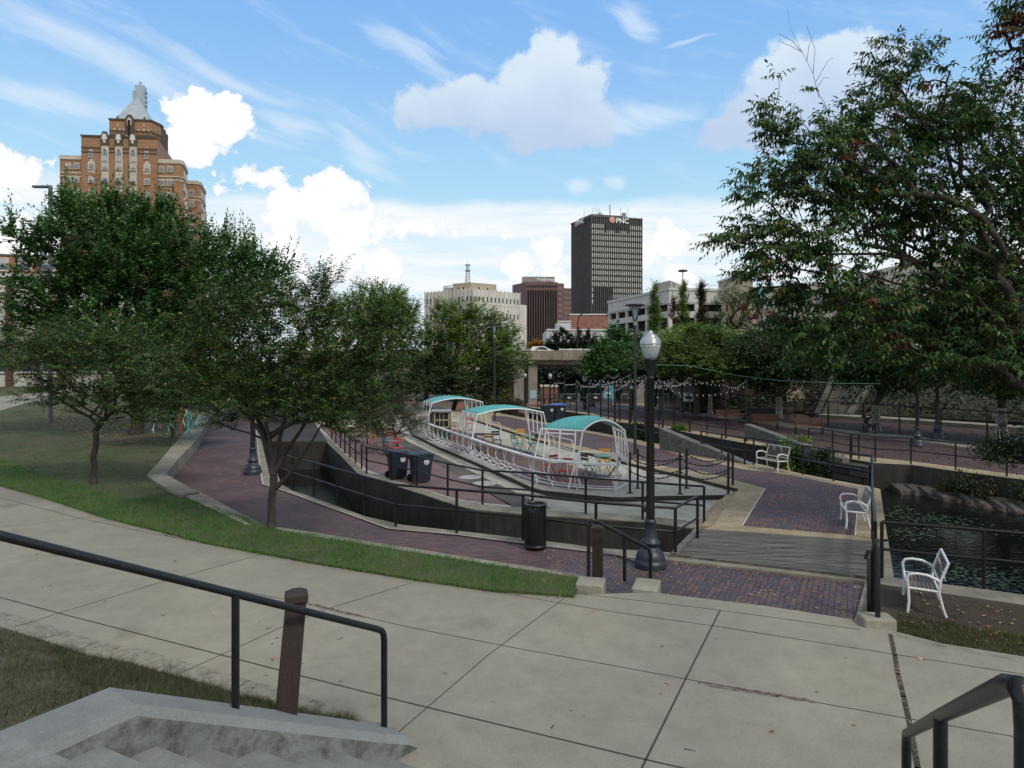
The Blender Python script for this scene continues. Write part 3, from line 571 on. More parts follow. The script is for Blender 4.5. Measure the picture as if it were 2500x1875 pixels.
# tall poles carrying the string lights
POLES = []
pg = "tall thin black poles carrying the string lights"
random.seed(5)
for ip, (px, py, z) in enumerate([(1327, 1012, 0), (1353, 1015, 0), (1379, 1020, ZW2), (1407, 1044, ZW2), (1437, 1050, ZW2), (1467, 1056, ZW2), (1501, 1063, ZW2), (1537, 1070, ZW2), (1577, 1078, ZW2), (1618, 1087, ZW2)]):
    p = G(px, py, z); h = 4.3 - (930 - HY) * p.y / F - z; h = min(h, 3.4) + random.uniform(-.25, .1)
    o = MB().tube([p, p + Vector((0, 0, h))], .055, 8).box((p.x, p.y, p.z + .01), (.2, .2, .02)).build("light_pole", m_iron, loc=p); tag(o, "tall thin black pole beside the middle walkway carrying string lights, %s from the left" % ORD[ip], "pole", pg); POLES.append(p + Vector((0, 0, h)))
PB = []
for ip, (px, py) in enumerate([(1485, 1023), (1513, 1028), (1541, 1032), (1575, 1038), (1609, 1042), (1645, 1048), (1684, 1055), (1772, 1070), (1822, 1078)]):
    p = G(px, py - 1.5, 0); h = 3.3
    o = MB().tube([p, p + Vector((0, 0, h))], .05, 8).box((p.x, p.y, p.z + .01), (.2, .2, .02)).build("light_pole", m_iron, loc=p); tag(o, "tall thin black pole along the promenade edge carrying string lights, %s from the left" % ORD[ip], "pole", "black string light poles on the promenade edge"); PB.append(p + Vector((0, 0, h)))
m_bulb = M("clear_bulb_glass", [(.45, .46, .5), (.62, .62, .66)], 30, .15)
def strings(a, b, sag, n, lab):
    sag *= random.uniform(.2, 1.1); a = a + Vector((0, 0, random.uniform(-.35, .1))); b = b + Vector((0, 0, random.uniform(-.35, .1))); mb = MB(); P = [a.lerp(b, i / 12) - Vector((0, 0, sag * 4 * (i / 12) * (1 - i / 12))) for i in range(13)]
    mb.tube(P, .008, 3, 0, False)
    for i in range(n):
        t = (i + .5) / n; q = a.lerp(b, t) - Vector((0, 0, sag * 4 * t * (1 - t)))
        mb.lathe([(.001, -.10), (.022, -.08), (.026, -.055), (.014, -.02), (.010, 0)], (q.x, q.y, q.z), 5, 1)
    o = mb.build("string_lights", [m_iron, m_bulb], loc=a); tag(o, lab, "string lights", "string lights hung between the black poles")
for i in range(len(POLES) - 1): strings(POLES[i], POLES[i + 1], .15, 9, 'string of small clear bulbs between neighbouring walkway poles, %s span from the left' % ORD[i])
for i in range(len(PB) - 1): strings(PB[i], PB[i + 1], .25, 9, 'string of small clear bulbs between neighbouring promenade poles, %s span from the left' % ORD[i])
for i in range(3, len(POLES)): strings(POLES[i], PB[min(i - 3, len(PB) - 1)], .4, 12, 'string of clear bulbs crossing the far canal from walkway to promenade poles')
for i in range(4, len(POLES)): strings(POLES[i], PB[min(i - 4 + 3, len(PB) - 1)], .4, 14, 'string of clear bulbs crossing the far canal from walkway to promenade poles')
# chain posts
CPF = [(1538, 1204), (1660, 1206), (1778, 1207)]; CPB = [(1557, 1192), (1676, 1192), (1789, 1193)]
def chain(a, b, sag):
    mb = MB(); L = (b - a).length * 1.08; n = max(8, int(L / .075)); pts = [a.lerp(b, i / n) - Vector((0, 0, sag * 4 * (i / n) * (1 - i / n))) for i in range(n + 1)]
    for i in range(n):
        q0, q1 = pts[i], pts[i + 1]; e = (q1 - q0) * .22
        mb.bar(q0 - e, q1 + e, .042 if i % 2 else .014, .014 if i % 2 else .042)
    return mb
for row, lab in ((CPF, "front"), (CPB, "rear")):
    P = [G(x, y, 0) for x, y in row]
    for ip, p in enumerate(P):
        root = thing("chain_post", "slim black post holding drooping chains beside the boat platform, %s of its %s row" % (("leftmost", "middle one", "rightmost")[ip], lab), "post", p, group="black chain posts beside the boat platform")
        MB().tube([p, p + Vector((0, 0, 1.28))], .038, 8).lathe([(.038, 0), (.048, .02), (.03, .05), (.001, .07)], (p.x, p.y, 1.28), 8).build("pole", m_iron, root)
        MB().lathe([(.11, 0), (.11, .015), (.05, .03)], (p.x, p.y, 0), 10).build("base_plate", m_iron, root)
    for i in range(2):
        for hh in (1.15, .72):
            a, b = P[i] + Vector((0, 0, hh)), P[i + 1] + Vector((0, 0, hh))
            tag(chain(a, b, .24).build("chain", m_iron, loc=a), "black chain drooping between slim posts, %s row, %s span, %s of its pair" % (lab, ("left", "right")[i], "upper" if hh > 1 else "lower"), "chain", "drooping black chains, %s row" % lab)
# ---------------------------------------------------------------- foreground stairs
IP0 = Vector((-1.326, 6.485, 0)); SD = Vector((-.653, -.757, 0)); ON = Vector((-.757, .653, 0)); NE = Vector((.888, -.459, 0)); BK = Vector((-.459, -.888, 0))
root = thing("stairs", "grey concrete steps in the bottom left corner beside a stained cheek wall", "stairs", (IP0.x, IP0.y, ZS))
for k in range(9):
    p = IP0 + SD * (.396 * k) + ON * .1; z = ZS + .184 * (k + 1)
    q = [p, p + NE * 5.6, p + NE * 5.6 + BK * 3.2, p + BK * 3.2 + ON * 0.0]
    MB().prism([(v.x, v.y) for v in q], ZS - .3, z, 0, 1).build("step", [m_step, m_riser], root, bevel=.012)
root = thing("cheek_wall", "stained grey concrete stair cheek wall with a smooth sloping cap, bottom left", "stair wall", (-2.2, 5.6, ZS))
def cheek_prof(s, z, f=1.0):
    c = IP0 + SD * s; i0 = c; o0 = c + ON * .5
    return [(i0.x, i0.y, -1.0), (i0.x, i0.y, z - .05), (i0.x + ON.x * .07, i0.y + ON.y * .07, z + .02), (o0.x, o0.y, z), (o0.x, o0.y, -1.0)]
secs = [cheek_prof(-.56, ZS + .06), cheek_prof(-.46, ZS + .13)] + [cheek_prof(s, 1.325 + .511 * (s - 1.169)) for s in (-.2, .4, 1.169, 2.1)]
cD = Vector((-.50, -.866, 0)); oc = IP0 + SD * 2.1
for d in (1.0, 4.0):
    c = oc + cD * d; o0 = c + Vector((-.55, .1, 0)); zt = 1.80
    secs.append([(c.x, c.y, -1), (c.x, c.y, zt - .05), (c.x - .07, c.y + .03, zt + .02), (o0.x, o0.y, zt), (o0.x, o0.y, -1)])
mb = MB()
for a in range(len(secs) - 1):
    for j in range(4): mb.add([secs[a][j], secs[a][j + 1], secs[a + 1][j + 1], secs[a + 1][j]], [(0, 1, 2, 3)], 1 if j == 0 else 0)
mb.add(secs[0], [(0, 1, 2, 3, 4)], 1)
mb.build("wall", [m_cap, m_cheek], root)
# bank of grass beside the stairs
ea = gp([(-260, 1470), (0, 1531), (122, 1569), (217, 1601), (316, 1619), (407, 1646), (497, 1669), (588, 1700), (669, 1722), (750, 1752), (830, 1782)], ZS)
eb = [secs[-1][3], secs[-2][3]] + [secs[5][3]] + [tuple(Vector(secs[5][3]).lerp(Vector(secs[2][3]), k / 8)) for k in range(1, 9)]
vs = []; NB = 8
for j in range(NB + 1):
    for i in range(len(ea)):
        a = Vector((ea[i][0], ea[i][1], ZS + .004)); b = Vector(eb[i]) - Vector((0, 0, .05)); t = j / NB; p = a.lerp(b, t); p.z = a.z + (b.z - a.z) * t ** 1.4; vs.append(p)
mb = MB(); n_ = len(ea); mb.add(vs, [(j * n_ + i, j * n_ + i + 1, (j + 1) * n_ + i + 1, (j + 1) * n_ + i) for j in range(NB) for i in range(n_ - 1)], 0, True)
tag(mb.build("grass_bank", m_dry), kind='structure'); BANK = np.array([tuple(v) for v in vs]).reshape(NB + 1, n_, 3)
# handrails
p2 = Vector((-1.319, 7.046, .454)); p1 = Vector((-2.363, 5.835, 1.272)); t2, t1 = 1.51, 2.305
root = thing("handrail", "thick black stair handrail sweeping down from the left edge, with two posts", "handrail", p2)
dn = (Vector((p1.x, p1.y, t1)) - Vector((p2.x, p2.y, t2))).normalized()
e = Vector((p2.x, p2.y, t2)); pts = [Vector((p2.x, p2.y, t2 - .10)), Vector((p2.x, p2.y, t2 - .04)) + dn * .008, e + dn * .035 + Vector((0, 0, -.008)), e + dn * .10, Vector((p1.x, p1.y, t1)), Vector((p1.x, p1.y, t1)) + dn * 2.2, Vector((p1.x, p1.y, t1)) + dn * 3.6]
MB().tube(pts, .033, 14).build("rail", m_rail, root)
MB().tube([p2 - Vector((0, 0, .1)), Vector((p2.x, p2.y, t2 - .09))], .0335, 14).build("post", m_rail, root)
MB().tube([p1 - Vector((0, 0, .1)), Vector((p1.x, p1.y, t1))], .033, 14).build("post", m_rail, root)
root = thing("handrail", "black stair handrail rising steeply at the bottom right corner", "handrail", (2.96, 5.14, ZS))
a, b, c = W(2213, 1792, 5.14), W(2296, 1748, 3.44), W(2466, 1668, 2.1)
dn = (b - a).normalized(); d2 = (c - b).normalized()
dd = c + d2 * .03
MB().tube([a - Vector((0, 0, .12)), a - Vector((0, 0, .04)) + dn * .008, a + dn * .04, a + dn * .12, b - dn * .1, b + d2 * .1, c - d2 * .05, dd + Vector((.01, -.01, -.005)), dd + Vector((.025, -.02, -.05)), dd + Vector((.03, -.02, -.14))], .033, 14).build("rail", m_rail, root)
MB().tube([Vector((a.x, a.y, ZS)), a - Vector((0, 0, .11))], .0335, 14).build("post", m_rail, root)
MB().tube([Vector((b.x, b.y, ZS + .8)), b], .033, 14).build("post", m_rail, root)
q = dd + Vector((.03, -.02, -.13)); MB().tube([Vector((q.x, q.y, 1.6)), q], .0335, 14).build("post", m_rail, root)
# leaning brown timber bollard by the cheek wall
def timber_post(label, base, top, wd, rz):
    root = thing("timber_post", label, "post", base); M_ = Matrix.Translation(base); d = top - base
    x = Vector((math.cos(rz), math.sin(rz), 0)); y = Vector((-math.sin(rz), math.cos(rz), 0)); mb = MB(); H = d.length
    def ring(p, w_): return [p + x * sx * w_ / 2 + y * sy * w_ / 2 for sx, sy in ((-1, -1), (1, -1), (1, 1), (-1, 1))]
    def loft(mb, rs):
        for i in range(len(rs) - 1): mb.add(rs[i] + rs[i + 1], [(0, 1, 5, 4), (1, 2, 6, 5), (2, 3, 7, 6), (3, 0, 4, 7)])
        mb.add(rs[-1], [(0, 1, 2, 3)])
    loft(mb, [ring(base, wd * 1.02), ring(base + d * .90, wd * .98)]); mb.build("shaft", m_wood_d, root, bevel=.004)
    mb = MB(); loft(mb, [ring(base + d * .905, wd * 1.0), ring(base + d * .915, wd * 1.12), ring(base + d * .965, wd * 1.12), ring(top, wd * .42)]); mb.build("cap", m_wood_d, root, bevel=.004)
tb = W(697, 1758, 6.35); tb.z = W(697, 1758, 6.35).z
timber_post("leaning dark brown timber post with a faceted cap beside the left handrail", tb, W(725, 1438, 6.55), .185, R(20))
# two kerb blocks, hand rail at the small steps
def block(label, px, py, z, dx, dy, h, rz=0.0):
    p = G(px, py, z); mb = MB().box((p.x, p.y, z - .2 + h / 2), (dx, dy, h + .4), rz); tag(mb.build("concrete_block", concrete("block_concrete", (.24, .23, .19), (.40, .385, .33), stain=.5, sc=3), loc=(p.x, p.y, z), bevel=.03), label, "kerb block", "worn concrete blocks ending the small steps"); return p
block("worn concrete block at the left end of the small steps, under the short handrail", 1442, 1434, ZS, .48, .45, .12, R(-14))
block("worn concrete block just left of the purple brick plaza, at the lamp's foot", 1578, 1430, ZS, .44, .62, .04, R(-18))
block("rounded concrete block under the twin black handrails at the lawn corner", 2139, 1524, ZS, .46, .34, .13, R(-6))
root = thing("handrail", "short black handrail descending the small steps in front of the street lamp", "handrail", G(1438, 1425, ZS))
a0, a1 = G(1437, 1420, ZS), G(1588, 1417, .2); h0, h1 = W(1443, 1271, a0.y).z, W(1588, 1340, a1.y).z
mid = W(1523, 1300, G(1523, 1433, ZS).y)
A_, B_ = Vector((a0.x, a0.y, h0)), Vector((a1.x, a1.y, h1))
MB().tube([A_ - Vector((0, 0, .12)), A_ - Vector((0, 0, .03)), A_ + Vector((.05, 0, .012)), A_ + Vector((.14, .02, -.01)), B_ - Vector((.12, .02, -.06)), B_ - Vector((.02, 0, .01)), B_ - Vector((0, 0, .1))], .033, 10).build("rail", m_rail, root)
for p, t in ((a0, h0 - .1), (a1, h1 - .08)): MB().tube([p, Vector((p.x, p.y, t))], .033, 10).build("post", m_rail, root)
pm = A_.lerp(B_, .57); MB().tube([Vector((pm.x, pm.y, ZS - .1)), pm], .033, 10).build("post", m_rail, root)
timber_post("short weathered brown post with a pale cap band behind the small handrail", G(1459, 1408, .3), W(1459, 1282, G(1459, 1408, .3).y), .19, R(-10))
root = thing("handrail", "pair of tall black handrail loops on the concrete block by the lawn", "handrail", G(2130, 1520, ZS))
for (px, py, bx, by, tx, ty) in ((2142, 1513, 2124, 1490, 2140, 1322), ):
    a = G(2143, 1511, ZS + .1); b = G(2126, 1493, .1)
    top = W(2143, 1328, a.y); tb_ = W(2128, 1352, b.y)
    MB().tube([Vector((a.x, a.y, .4)), Vector((a.x, a.y, top.z - .05)), Vector((a.x + .01, a.y + .03, top.z)), Vector((a.x + .05, a.y + .12, top.z + .015)), Vector((a.x + .32, a.y + .75, top.z - .33)), Vector((a.x + .35, a.y + .80, top.z - .42)), Vector((a.x + .35, a.y + .80, 0))], .036, 10).build("rail", m_rail, root)
    MB().tube([Vector((b.x - .03, b.y, 0)), Vector((b.x - .03, b.y, tb_.z - .1)), Vector((b.x + .01, b.y + .1, tb_.z)), Vector((b.x + .2, b.y + .55, tb_.z - .22))], .034, 10).build("rail", m_rail, root)
# ---------------------------------------------------------------- buildings
class Face:
    def __init__(s, a, b):
        s.o = Vector((a[0], a[1], 0)); d = Vector((b[0] - a[0], b[1] - a[1], 0)); s.w = d.length; s.d = d / s.w; s.n = Vector((s.d.y, -s.d.x, 0)); s.rz = math.atan2(s.d.y, s.d.x)
    def pt(s, u, z, out=0.0): p = s.o + s.d * u + s.n * out; return Vector((p.x, p.y, z))
    def at(s, px, py):
        t = (px - 1250) / F; u = (t * s.o.y - s.o.x) / (s.d.x - t * s.d.y); Y = s.o.y + s.d.y * u
        return u, CH - (py - HY) * Y / F
    def box(s, mb, u0, u1, z0, z1, o0, o1, mi=0):
        c = s.pt((u0 + u1) / 2, (z0 + z1) / 2, (o0 + o1) / 2); return mb.box(c, (abs(u1 - u0), abs(o1 - o0), abs(z1 - z0)), s.rz, mi)
    def poly(s, mb, uz, o0, o1, mi=0):
        n = len(uz); vs = [s.pt(u, z, o1) for u, z in uz] + [s.pt(u, z, o0) for u, z in uz]
        return mb.add(vs, [tuple(range(n))[::-1], tuple(range(n, 2 * n))] + [(i, (i + 1) % n, n + (i + 1) % n, n + i) for i in range(n)], mi)
m_hb = brick("orange_facade_brick", [(.27, .145, .075), (.32, .175, .095), (.36, .205, .12), (.29, .152, .085)], .6, .2, (.26, .17, .11), .012, vert=True, blotch=[(.3, (.88, .88, .88)), (.7, (1.1, 1.1, 1.08))])
m_cream = M("cream_stone", [(.42, .37, .30), (.58, .53, .45)], .6, .85)
m_dbrown = M("dark_cornice", [(.055, .045, .035), (.12, .10, .07)], 1.5, .8)
m_glass = M("window_glass", [(.05, .065, .08), (.13, .16, .19)], .35, .12, spec=.8)
m_glass_d = M("dark_glass", [(.012, .014, .018), (.03, .035, .04)], .4, .15, spec=.6)
m_blind = M("pale_blinds", [(.30, .32, .33), (.50, .52, .52)], .5, .6)
m_wf = M("white_window_frame", [(.55, .55, .54), (.72, .72, .70)], 3, .6)
m_zinc = M("zinc_roof", [(.30, .36, .41), (.42, .48, .53)], .5, .45, metal=.2)
m_dark = M("dark_opening", [(.006, .006, .007), (.012, .012, .013)], 2, .9)
def window_mesh(w, h, cols=2, rows=2, sill=True, blind=.35, name="window"):
    mb = MB(); mb.box((0, -.03, h / 2), (w, .06, h), 0, 0)
    mb.box((0, -.07, h * (1 - blind / 2)), (w * .9, .03, h * blind * .92), 0, 2)
    f = .05 * min(w, h) + .02
    for x in (-w / 2, w / 2): mb.box((x, -.09, h / 2), (f, .1, h + f), 0, 1)
    for z in (0, h): mb.box((0, -.09, z), (w - f, .1, f), 0, 1)
    for i in range(1, cols): mb.box((-w / 2 + w * i / cols, -.09, h / 2), (f * .55, .06, h - f), 0, 1)
    for i in range(1, rows): mb.box((0, -.095, h * i / rows), (w - f, .06, f * .8), 0, 1)
    if sill: mb.box((0, -.16, -f * .9), (w + .3, .28, .16), 0, 3)
    return mb.mesh(name, [m_glass, m_wf, m_blind, m_cream])
def put(root, me, face, u, z, name="window", out=0.0):
    o = link_mesh(name, me, root); p = face.pt(u, z, out) - OFF[root]; o.location = p; o.rotation_euler = (0, 0, face.rz); return o
def rect_poly(a, b, depth):                       # footprint behind a face a->b
    f = Face(a, b); return [(a[0], a[1]), (b[0], b[1]), tuple((Vector((b[0], b[1], 0)) - f.n * depth).to_2d()), tuple((Vector((a[0], a[1], 0)) - f.n * depth).to_2d())]
# --- brick hotel tower
root = thing("brick_tower", "tall orange brick art deco tower with stepped top and grey pyramid roof, upper left", "tower", (-105, 186, ZB))
hd = Vector((1, .1, 0)).normalized(); hv = Vector((-.27, .963, 0)); hA = Vector((-122.6, 185, 0))
def L(u, v): p = hA + hd * u + hv * v; return (p.x, p.y)
def rect(u0, v0, u1, v1): return [L(u0, v0), L(u1, v0), L(u1, v1), L(u0, v1)]
mb = MB()
mb.prism(rect(0, .3, 6.2, 26), ZB, 59.9)                       # left wing
mb.prism(rect(5.7, -.4, 25.3, 24), ZB, 65.2)                     # centre
mb.prism([L(25.2, .5), L(31.0, .5), L(31.8, 1.6), L(31.2, 11.4), L(25.2, 11.5)], ZB, 59.6)
mb.prism([L(25, 11.3), L(34.0, 11.3), L(34.7, 12.6), L(34.4, 23.5), L(25, 23.5)], ZB, 56.6)
tw = [L(11.8, 3.5), L(22.8, 3.5), L(24.6, 7.0), L(23.9, 19.5), L(21, 23), L(11.8, 23)]
mb.prism(tw, 60, 71.2)
mb.build("wall", [m_hb], root)
fL, fC, fR = Face(L(0, .3), L(6.2, .3)), Face(L(5.7, -.4), L(25.3, -.4)), Face(L(25.3, .5), L(31.0, .5))
fS = Face(L(31.8, 1.6), L(31.2, 11.4)); fF = Face(L(31.3, 11.3), L(34.0, 11.3)); fFs = Face(L(34.7, 12.6), L(34.4, 23.5)); fCh = Face(L(31.0, .5), L(31.8, 1.6)); fFc = Face(L(34.0, 11.3), L(34.7, 12.6))
fT = Face(L(11.8, 3.5), L(22.8, 3.5)); fTc = Face(L(22.8, 3.5), L(24.6, 7.0)); fTs = Face(L(24.6, 7), L(23.9, 19.5))
# stone bands and copings
mb = MB()
for f, z1 in ((fL, 59.9), (fR, 59.6), (fCh, 59.6), (fS, 59.6)):
    f.box(mb, -.1, f.w + .12, z1 - 1.0, z1 + .12, -.25, .22)
    for zz in (z1 - 4.75, z1 - 5.75): f.box(mb, .05, f.w, zz, zz + .34, -.1, .14)
for f in (fF, fFc, fFs):
    f.box(mb, -.1, f.w + .12, 55.7, 56.72, -.25, .22)
    for zz in (51.9, 50.9): f.box(mb, .05, f.w, zz, zz + .34, -.1, .14)
mb.build("stone_bands", [m_cream], root)
for f_, u0, u1, z0, z1 in ((fS, 5.4, 9.0, 47.5, 53.2), (fFs, 6.5, 10.5, 43.5, 50)): f_.box(MBX := MB(), u0, u1, z0, z1, 0, .35); MBX.build('stone_panel', [m_cream], root)
mb = MB()
for f, zt, seg in ((fC, 65.2, 1), (fT, 71.2, 1), (fTc, 71.2, 1), (fTs, 71.2, 1)):
    f.box(mb, -.15, f.w + .15, zt - .12, zt + .3, -.3, .28)
    d = 3.15 if f is fC else 3.1
    f.box(mb, 0, f.w, zt - d, zt - d + .22, -.05, .16)
    f.box(mb, 0, f.w, zt - d - 1.25, zt - d - .95, -.05, .16)
    n = int(f.w / .75)
    for i in range(n): f.box(mb, (i + .3) * f.w / n, (i + .65) * f.w / n, zt - d - .42, zt - d, 0, .2)
for f, us in ((fT, (2.2, 5.8, 9.3)), (fC, (10.4, 17.3))):
    for u in us:
        zt = 71.4 if f is fT else 65.4
        f.box(mb, u - .18, u + .18, zt, zt + .8, -.1, .2)
mb.build("cornice", [m_dbrown], root)
# three stone bays with arched windows and crests
arch_bays = [fC.at(257, 400)[0], fC.at(291, 400)[0], fC.at(325.7, 400)[0]]
wm_arch = None
for bu in arch_bays:
    mb = MB(); fC.box(mb, bu - .95, bu + .95, 49.0, 62.4, 0, .22, 0)
    fC.poly(mb, [(bu - .95, 62.4), (bu + .95, 62.4), (bu + .45, 63.4), (bu - .45, 63.4)], 0, .22, 0)
    fC.poly(mb, [(bu - .95, 62.9), (bu + .95, 62.9), (bu + 1.05, 65.2), (bu + .5, 66.5), (bu - .5, 66.5), (bu - 1.05, 65.2)], .0, .5, 1)
    fC.poly(mb, [(bu - .7, 64.3), (bu + .7, 64.3), (bu + .45, 65.8), (bu - .45, 65.8)], .5, .6, 2)
    fC.box(mb, bu - .25, bu + .25, 63.4, 64.2, .5, .62, 2)
    fC.poly(mb, [(bu - .75, 52.3), (bu + .75, 52.3), (bu + .55, 53.0), (bu - .55, 53.0)], .22, .9, 1)
    fC.box(mb, bu - .95, bu + .95, 48.85, 49.1, 0, .3, 1)
    mb.build("stone_bay", [m_cream, m_dbrown, m_wf], root)
def arch_window(w, h):
    mb = MB(); pts = [(-w / 2, 0), (w / 2, 0), (w / 2, h * .72), (w * .3, h * .93), (0, h), (-w * .3, h * .93), (-w / 2, h * .72)]
    n = len(pts); vs = [(x, -.06, z) for x, z in pts]; mb.add(vs, [tuple(range(n))], 0)
    mb.tube([(x, -.1, z) for x, z in pts + [pts[0]]], .07, 4, 1, False)
    for x in (-w / 6, w / 6): mb.box((x, -.1, h * .44), (.05, .05, h * .86), 0, 1)
    for z in (.15, .3, .42, .58, .72): mb.box((0, -.1, h * z), (w, .05, .06 if z != .42 else .2), 0, 1)
    mb.box((0, -.08, h * .22), (w * .85, .02, h * .3), 0, 2)
    return mb.mesh("window", [m_glass, m_wf, m_blind])
aw = arch_window(1.35, 3.6)
for bu in arch_bays: put(root, aw, fC, bu, 58.3, out=.24)
ws_ = window_mesh(1.35, 1.55, 3, 3, blind=.2); wn_ = window_mesh(.9, 2.1, 2, 3, blind=.3); w2_ = window_mesh(1.35, 1.55, 3, 3, blind=.55)
rows = [805, 908, 1010, 1112, 1214, 1316, 1418]
def zrow(face, px, cy): return face.at(px, 150 + cy / 3.16)[1] - .8
for k, cy in enumerate(rows):
    for cx in (527, 592): u, _ = fL.at(cx / 3.16, 400); put(root, random.choice((ws_, w2_)), fL, u, zrow(fL, cx / 3.16, cy))
    for cx in (705, 1135): u, _ = fC.at(cx / 3.16, 400); put(root, random.choice((ws_, w2_)), fC, u, zrow(fC, cx / 3.16, cy + (3 if cx < 1000 else 18)))
    for cx in (813, 920, 1030): u, _ = fC.at(cx / 3.16, 400); put(root, random.choice((ws_, w2_)), fC, u, zrow(fC, cx / 3.16, cy + 8 + (cx - 813) * .03), out=.24 if k < 2 else 0)
    for cx in (1248, 1312): u, _ = fR.at(cx / 3.16, 400); put(root, random.choice((ws_, w2_)), fR, u, zrow(fR, cx / 3.16, cy + 26))
    for uu in (1.6, 4.2, 7.0): put(root, wn_, fS, uu, 59.6 - 4.2 - 3.65 * k)
    if k < 6:
        u, _ = fF.at(1478 / 3.16, 400); put(root, ws_, fF, max(u, 1.0), 56.6 - 4.1 - 3.4 * k)
        for uu in (1.6, 4.4, 8.0): put(root, wn_, fFs, uu, 56.6 - 4.1 - 3.4 * k)
for cx in (703, 1131): u, _ = fC.at(cx / 3.16, 376); put(root, wn_, fC, u, fC.at(cx / 3.16, 384 if cx < 1000 else 388)[1])
for cx, cy in ((705, 755), (1134, 770)):
    mb = MB()
    u, z = fC.at(cx / 3.16, 150 + cy / 3.16)
    fC.poly(mb, [(u - .95, z - 3.6), (u + .95, z - 3.6), (u + .95, z - .9), (u + .5, z - .4), (u + .4, z + .15), (u - .4, z + .15), (u - .5, z - .4), (u - .95, z - .9)], -.02, .05)
    mb.build("stone_surround", [m_cream], root)
# ornate top bay on the tower
mb = MB(); u, _ = fT.at(1003 / 3.16, 300)
fT.poly(mb, [(u - 1.1, 67.2), (u + 1.1, 67.2), (u + 1.2, 71.4), (u + .5, 72.6), (u - .5, 72.6), (u - 1.2, 71.4)], 0, .45, 0)
fT.poly(mb, [(u - .55, 69.6), (u + .55, 69.6), (u + .6, 71.2), (u, 71.9), (u - .6, 71.2)], .45, .55, 1)
fT.box(mb, u - 1.0, u + 1.0, 64, 68, 0, .3, 1); fT.box(mb, u - .28, u + .28, 64, 71, .5, .8, 2)
for uu in (1.4, 2.8, 4.0, 7.8, 9.2, 10.5): fT.box(mb, uu - .3, uu + .3, 68.25, 68.75, 0, .12, 1)
for uu in (2.3, 9.2): fT.box(mb, uu - .12, uu + .12, 69.3, 70.3, 0, .12, 1)
for k in range(3): fTs.box(mb, 2 + k * 4, 3.4 + k * 4, 62, 71.9, 0, .4, 0)
mb.build("ornament", [m_dbrown, m_cream, m_dark], root)
# pyramid roof with lantern block
mb = MB(); q = [L(12.6, 4.2), L(22.6, 4.2), L(22.8, 21), L(12.6, 21)]; ap = [L(16.6, 12.0), L(17.4, 12.0), L(17.4, 12.8), L(16.6, 12.8)]
zt = 80.6; vs = [(x, y, 71.2) for x, y in q] + [(x, y, zt) for x, y in ap]
mb.add(vs, [(0, 1, 5, 4), (1, 2, 6, 5), (2, 3, 7, 6), (3, 0, 4, 7), (4, 5, 6, 7)])
for i in range(1, 9):
    a = Vector(vs[0]).lerp(Vector(vs[1]), i / 9); b = Vector(vs[4]).lerp(Vector(vs[5]), i / 9); mb.bar(a, b, .07, .1)
    a = Vector(vs[1]).lerp(Vector(vs[2]), i / 9); b = Vector(vs[5]).lerp(Vector(vs[6]), i / 9); mb.bar(a, b, .07, .1)
mb.build("roof", m_zinc, root)
mb = MB(); c = [L(16.3, 12.6), L(18.4, 12.6), L(18.9, 13.2), L(18.9, 15.6), L(16.3, 15.6)]; mb.prism(c, 75, 84.6); c2 = [L(15.7, 12.4), L(16.4, 12.4), L(16.4, 15.4), L(15.7, 15.4)]; mb.prism(c2, 75, 82.8)
for k in range(5): mb.prism([L(18.8, 13.4), L(19.2, 13.4), L(19.2, 15.2), L(18.8, 15.2)], 77.5 + k * 1.3, 78.3 + k * 1.3)
x, y = L(17.6, 13.6); mb.tube([(x, y, 84.5), (x, y, 85.4)], .12, 6).lathe([(.05, 0), (.4, .15), (.4, .4), (.05, .55)], (x, y, 85.3), 8)
mb.build("chimney", m_zinc, root)

# --- dark glass tower with sign
m_pnc = M("dark_tower_cladding", [(.024, .024, .027), (.05, .05, .054)], .15, .5)
m_fin = M("bronze_fins", [(.075, .072, .07), (.12, .115, .11)], .2, .5)
pc, pr_, pl = (53.5, 460), (89.3, 470), (42.6, 486.3)
root = thing("office_tower", "tall dark grey office tower with vertical fins and a white letter sign near its top", "tower", (66, 470, ZB))
pb = (pr_[0] + pl[0] - pc[0], pr_[1] + pl[1] - pc[1])
MB().prism([pc, pr_, pb, pl], ZB, 101.6).build("wall", m_pnc, root)
pf, ps = Face(pc, pr_), Face(pl, pc)
mb = MB(); NC = 24
for f in (pf, ps):
    n = NC if f is pf else 18
    for i in range(n + 1): u = i * f.w / n; f.box(mb, u - .22, u + .22, ZB, 101.8, 0, .8 if f is pf else .45)
    f.box(mb, -.5, f.w + .5, 101.2, 101.9, -.4, .85)
mb.build("fins", m_fin, root)
m_pb = M("bright_blinds", [(.50, .51, .49), (.78, .78, .74)], .35, .5)
pw = MB().box((0, -.06, 1.35), (.80, .08, 2.7), 0, 0).mesh("window", [m_pb]); pwd = MB().box((0, -.06, 1.35), (.62, .06, 2.5), 0, 0).mesh("window", [M("dim_blinds", [(.05, .055, .065), (.10, .10, .105)], .8, .5)])
rows_z = [100.9 - 7.1 - 3.93 * k for k in range(14)]
cnt = 0; rest = MB()
for k, z in enumerate(rows_z):
    for i in range(NC):
        if k == 0 and 6 <= i <= 17: continue
        if k == 12 and 1 <= i <= 8: continue
        if k == 13 and i > 0: continue
        u = (i + .5) * pf.w / NC
        if cnt < 100: put(root, pw, pf, u, z); cnt += 1
        else: pf.box(rest, u - .40, u + .40, z, z + 2.7, 0, .1)
tag(rest.build("window_field", [m_pb], root), kind='stuff')
rest = MB()
for k in range(18):
    for i in range(18):
        if random.random() < .55: u = (i + .5) * ps.w / 18; ps.box(rest, u - .25, u + .25, 93 - 3.93 * k, 95.3 - 3.93 * k, 0, .1)
tag(rest.build("side_window_field", [M("dim_blinds_side", [(.03, .033, .04), (.07, .07, .075)], .8, .5)], root), kind='stuff')
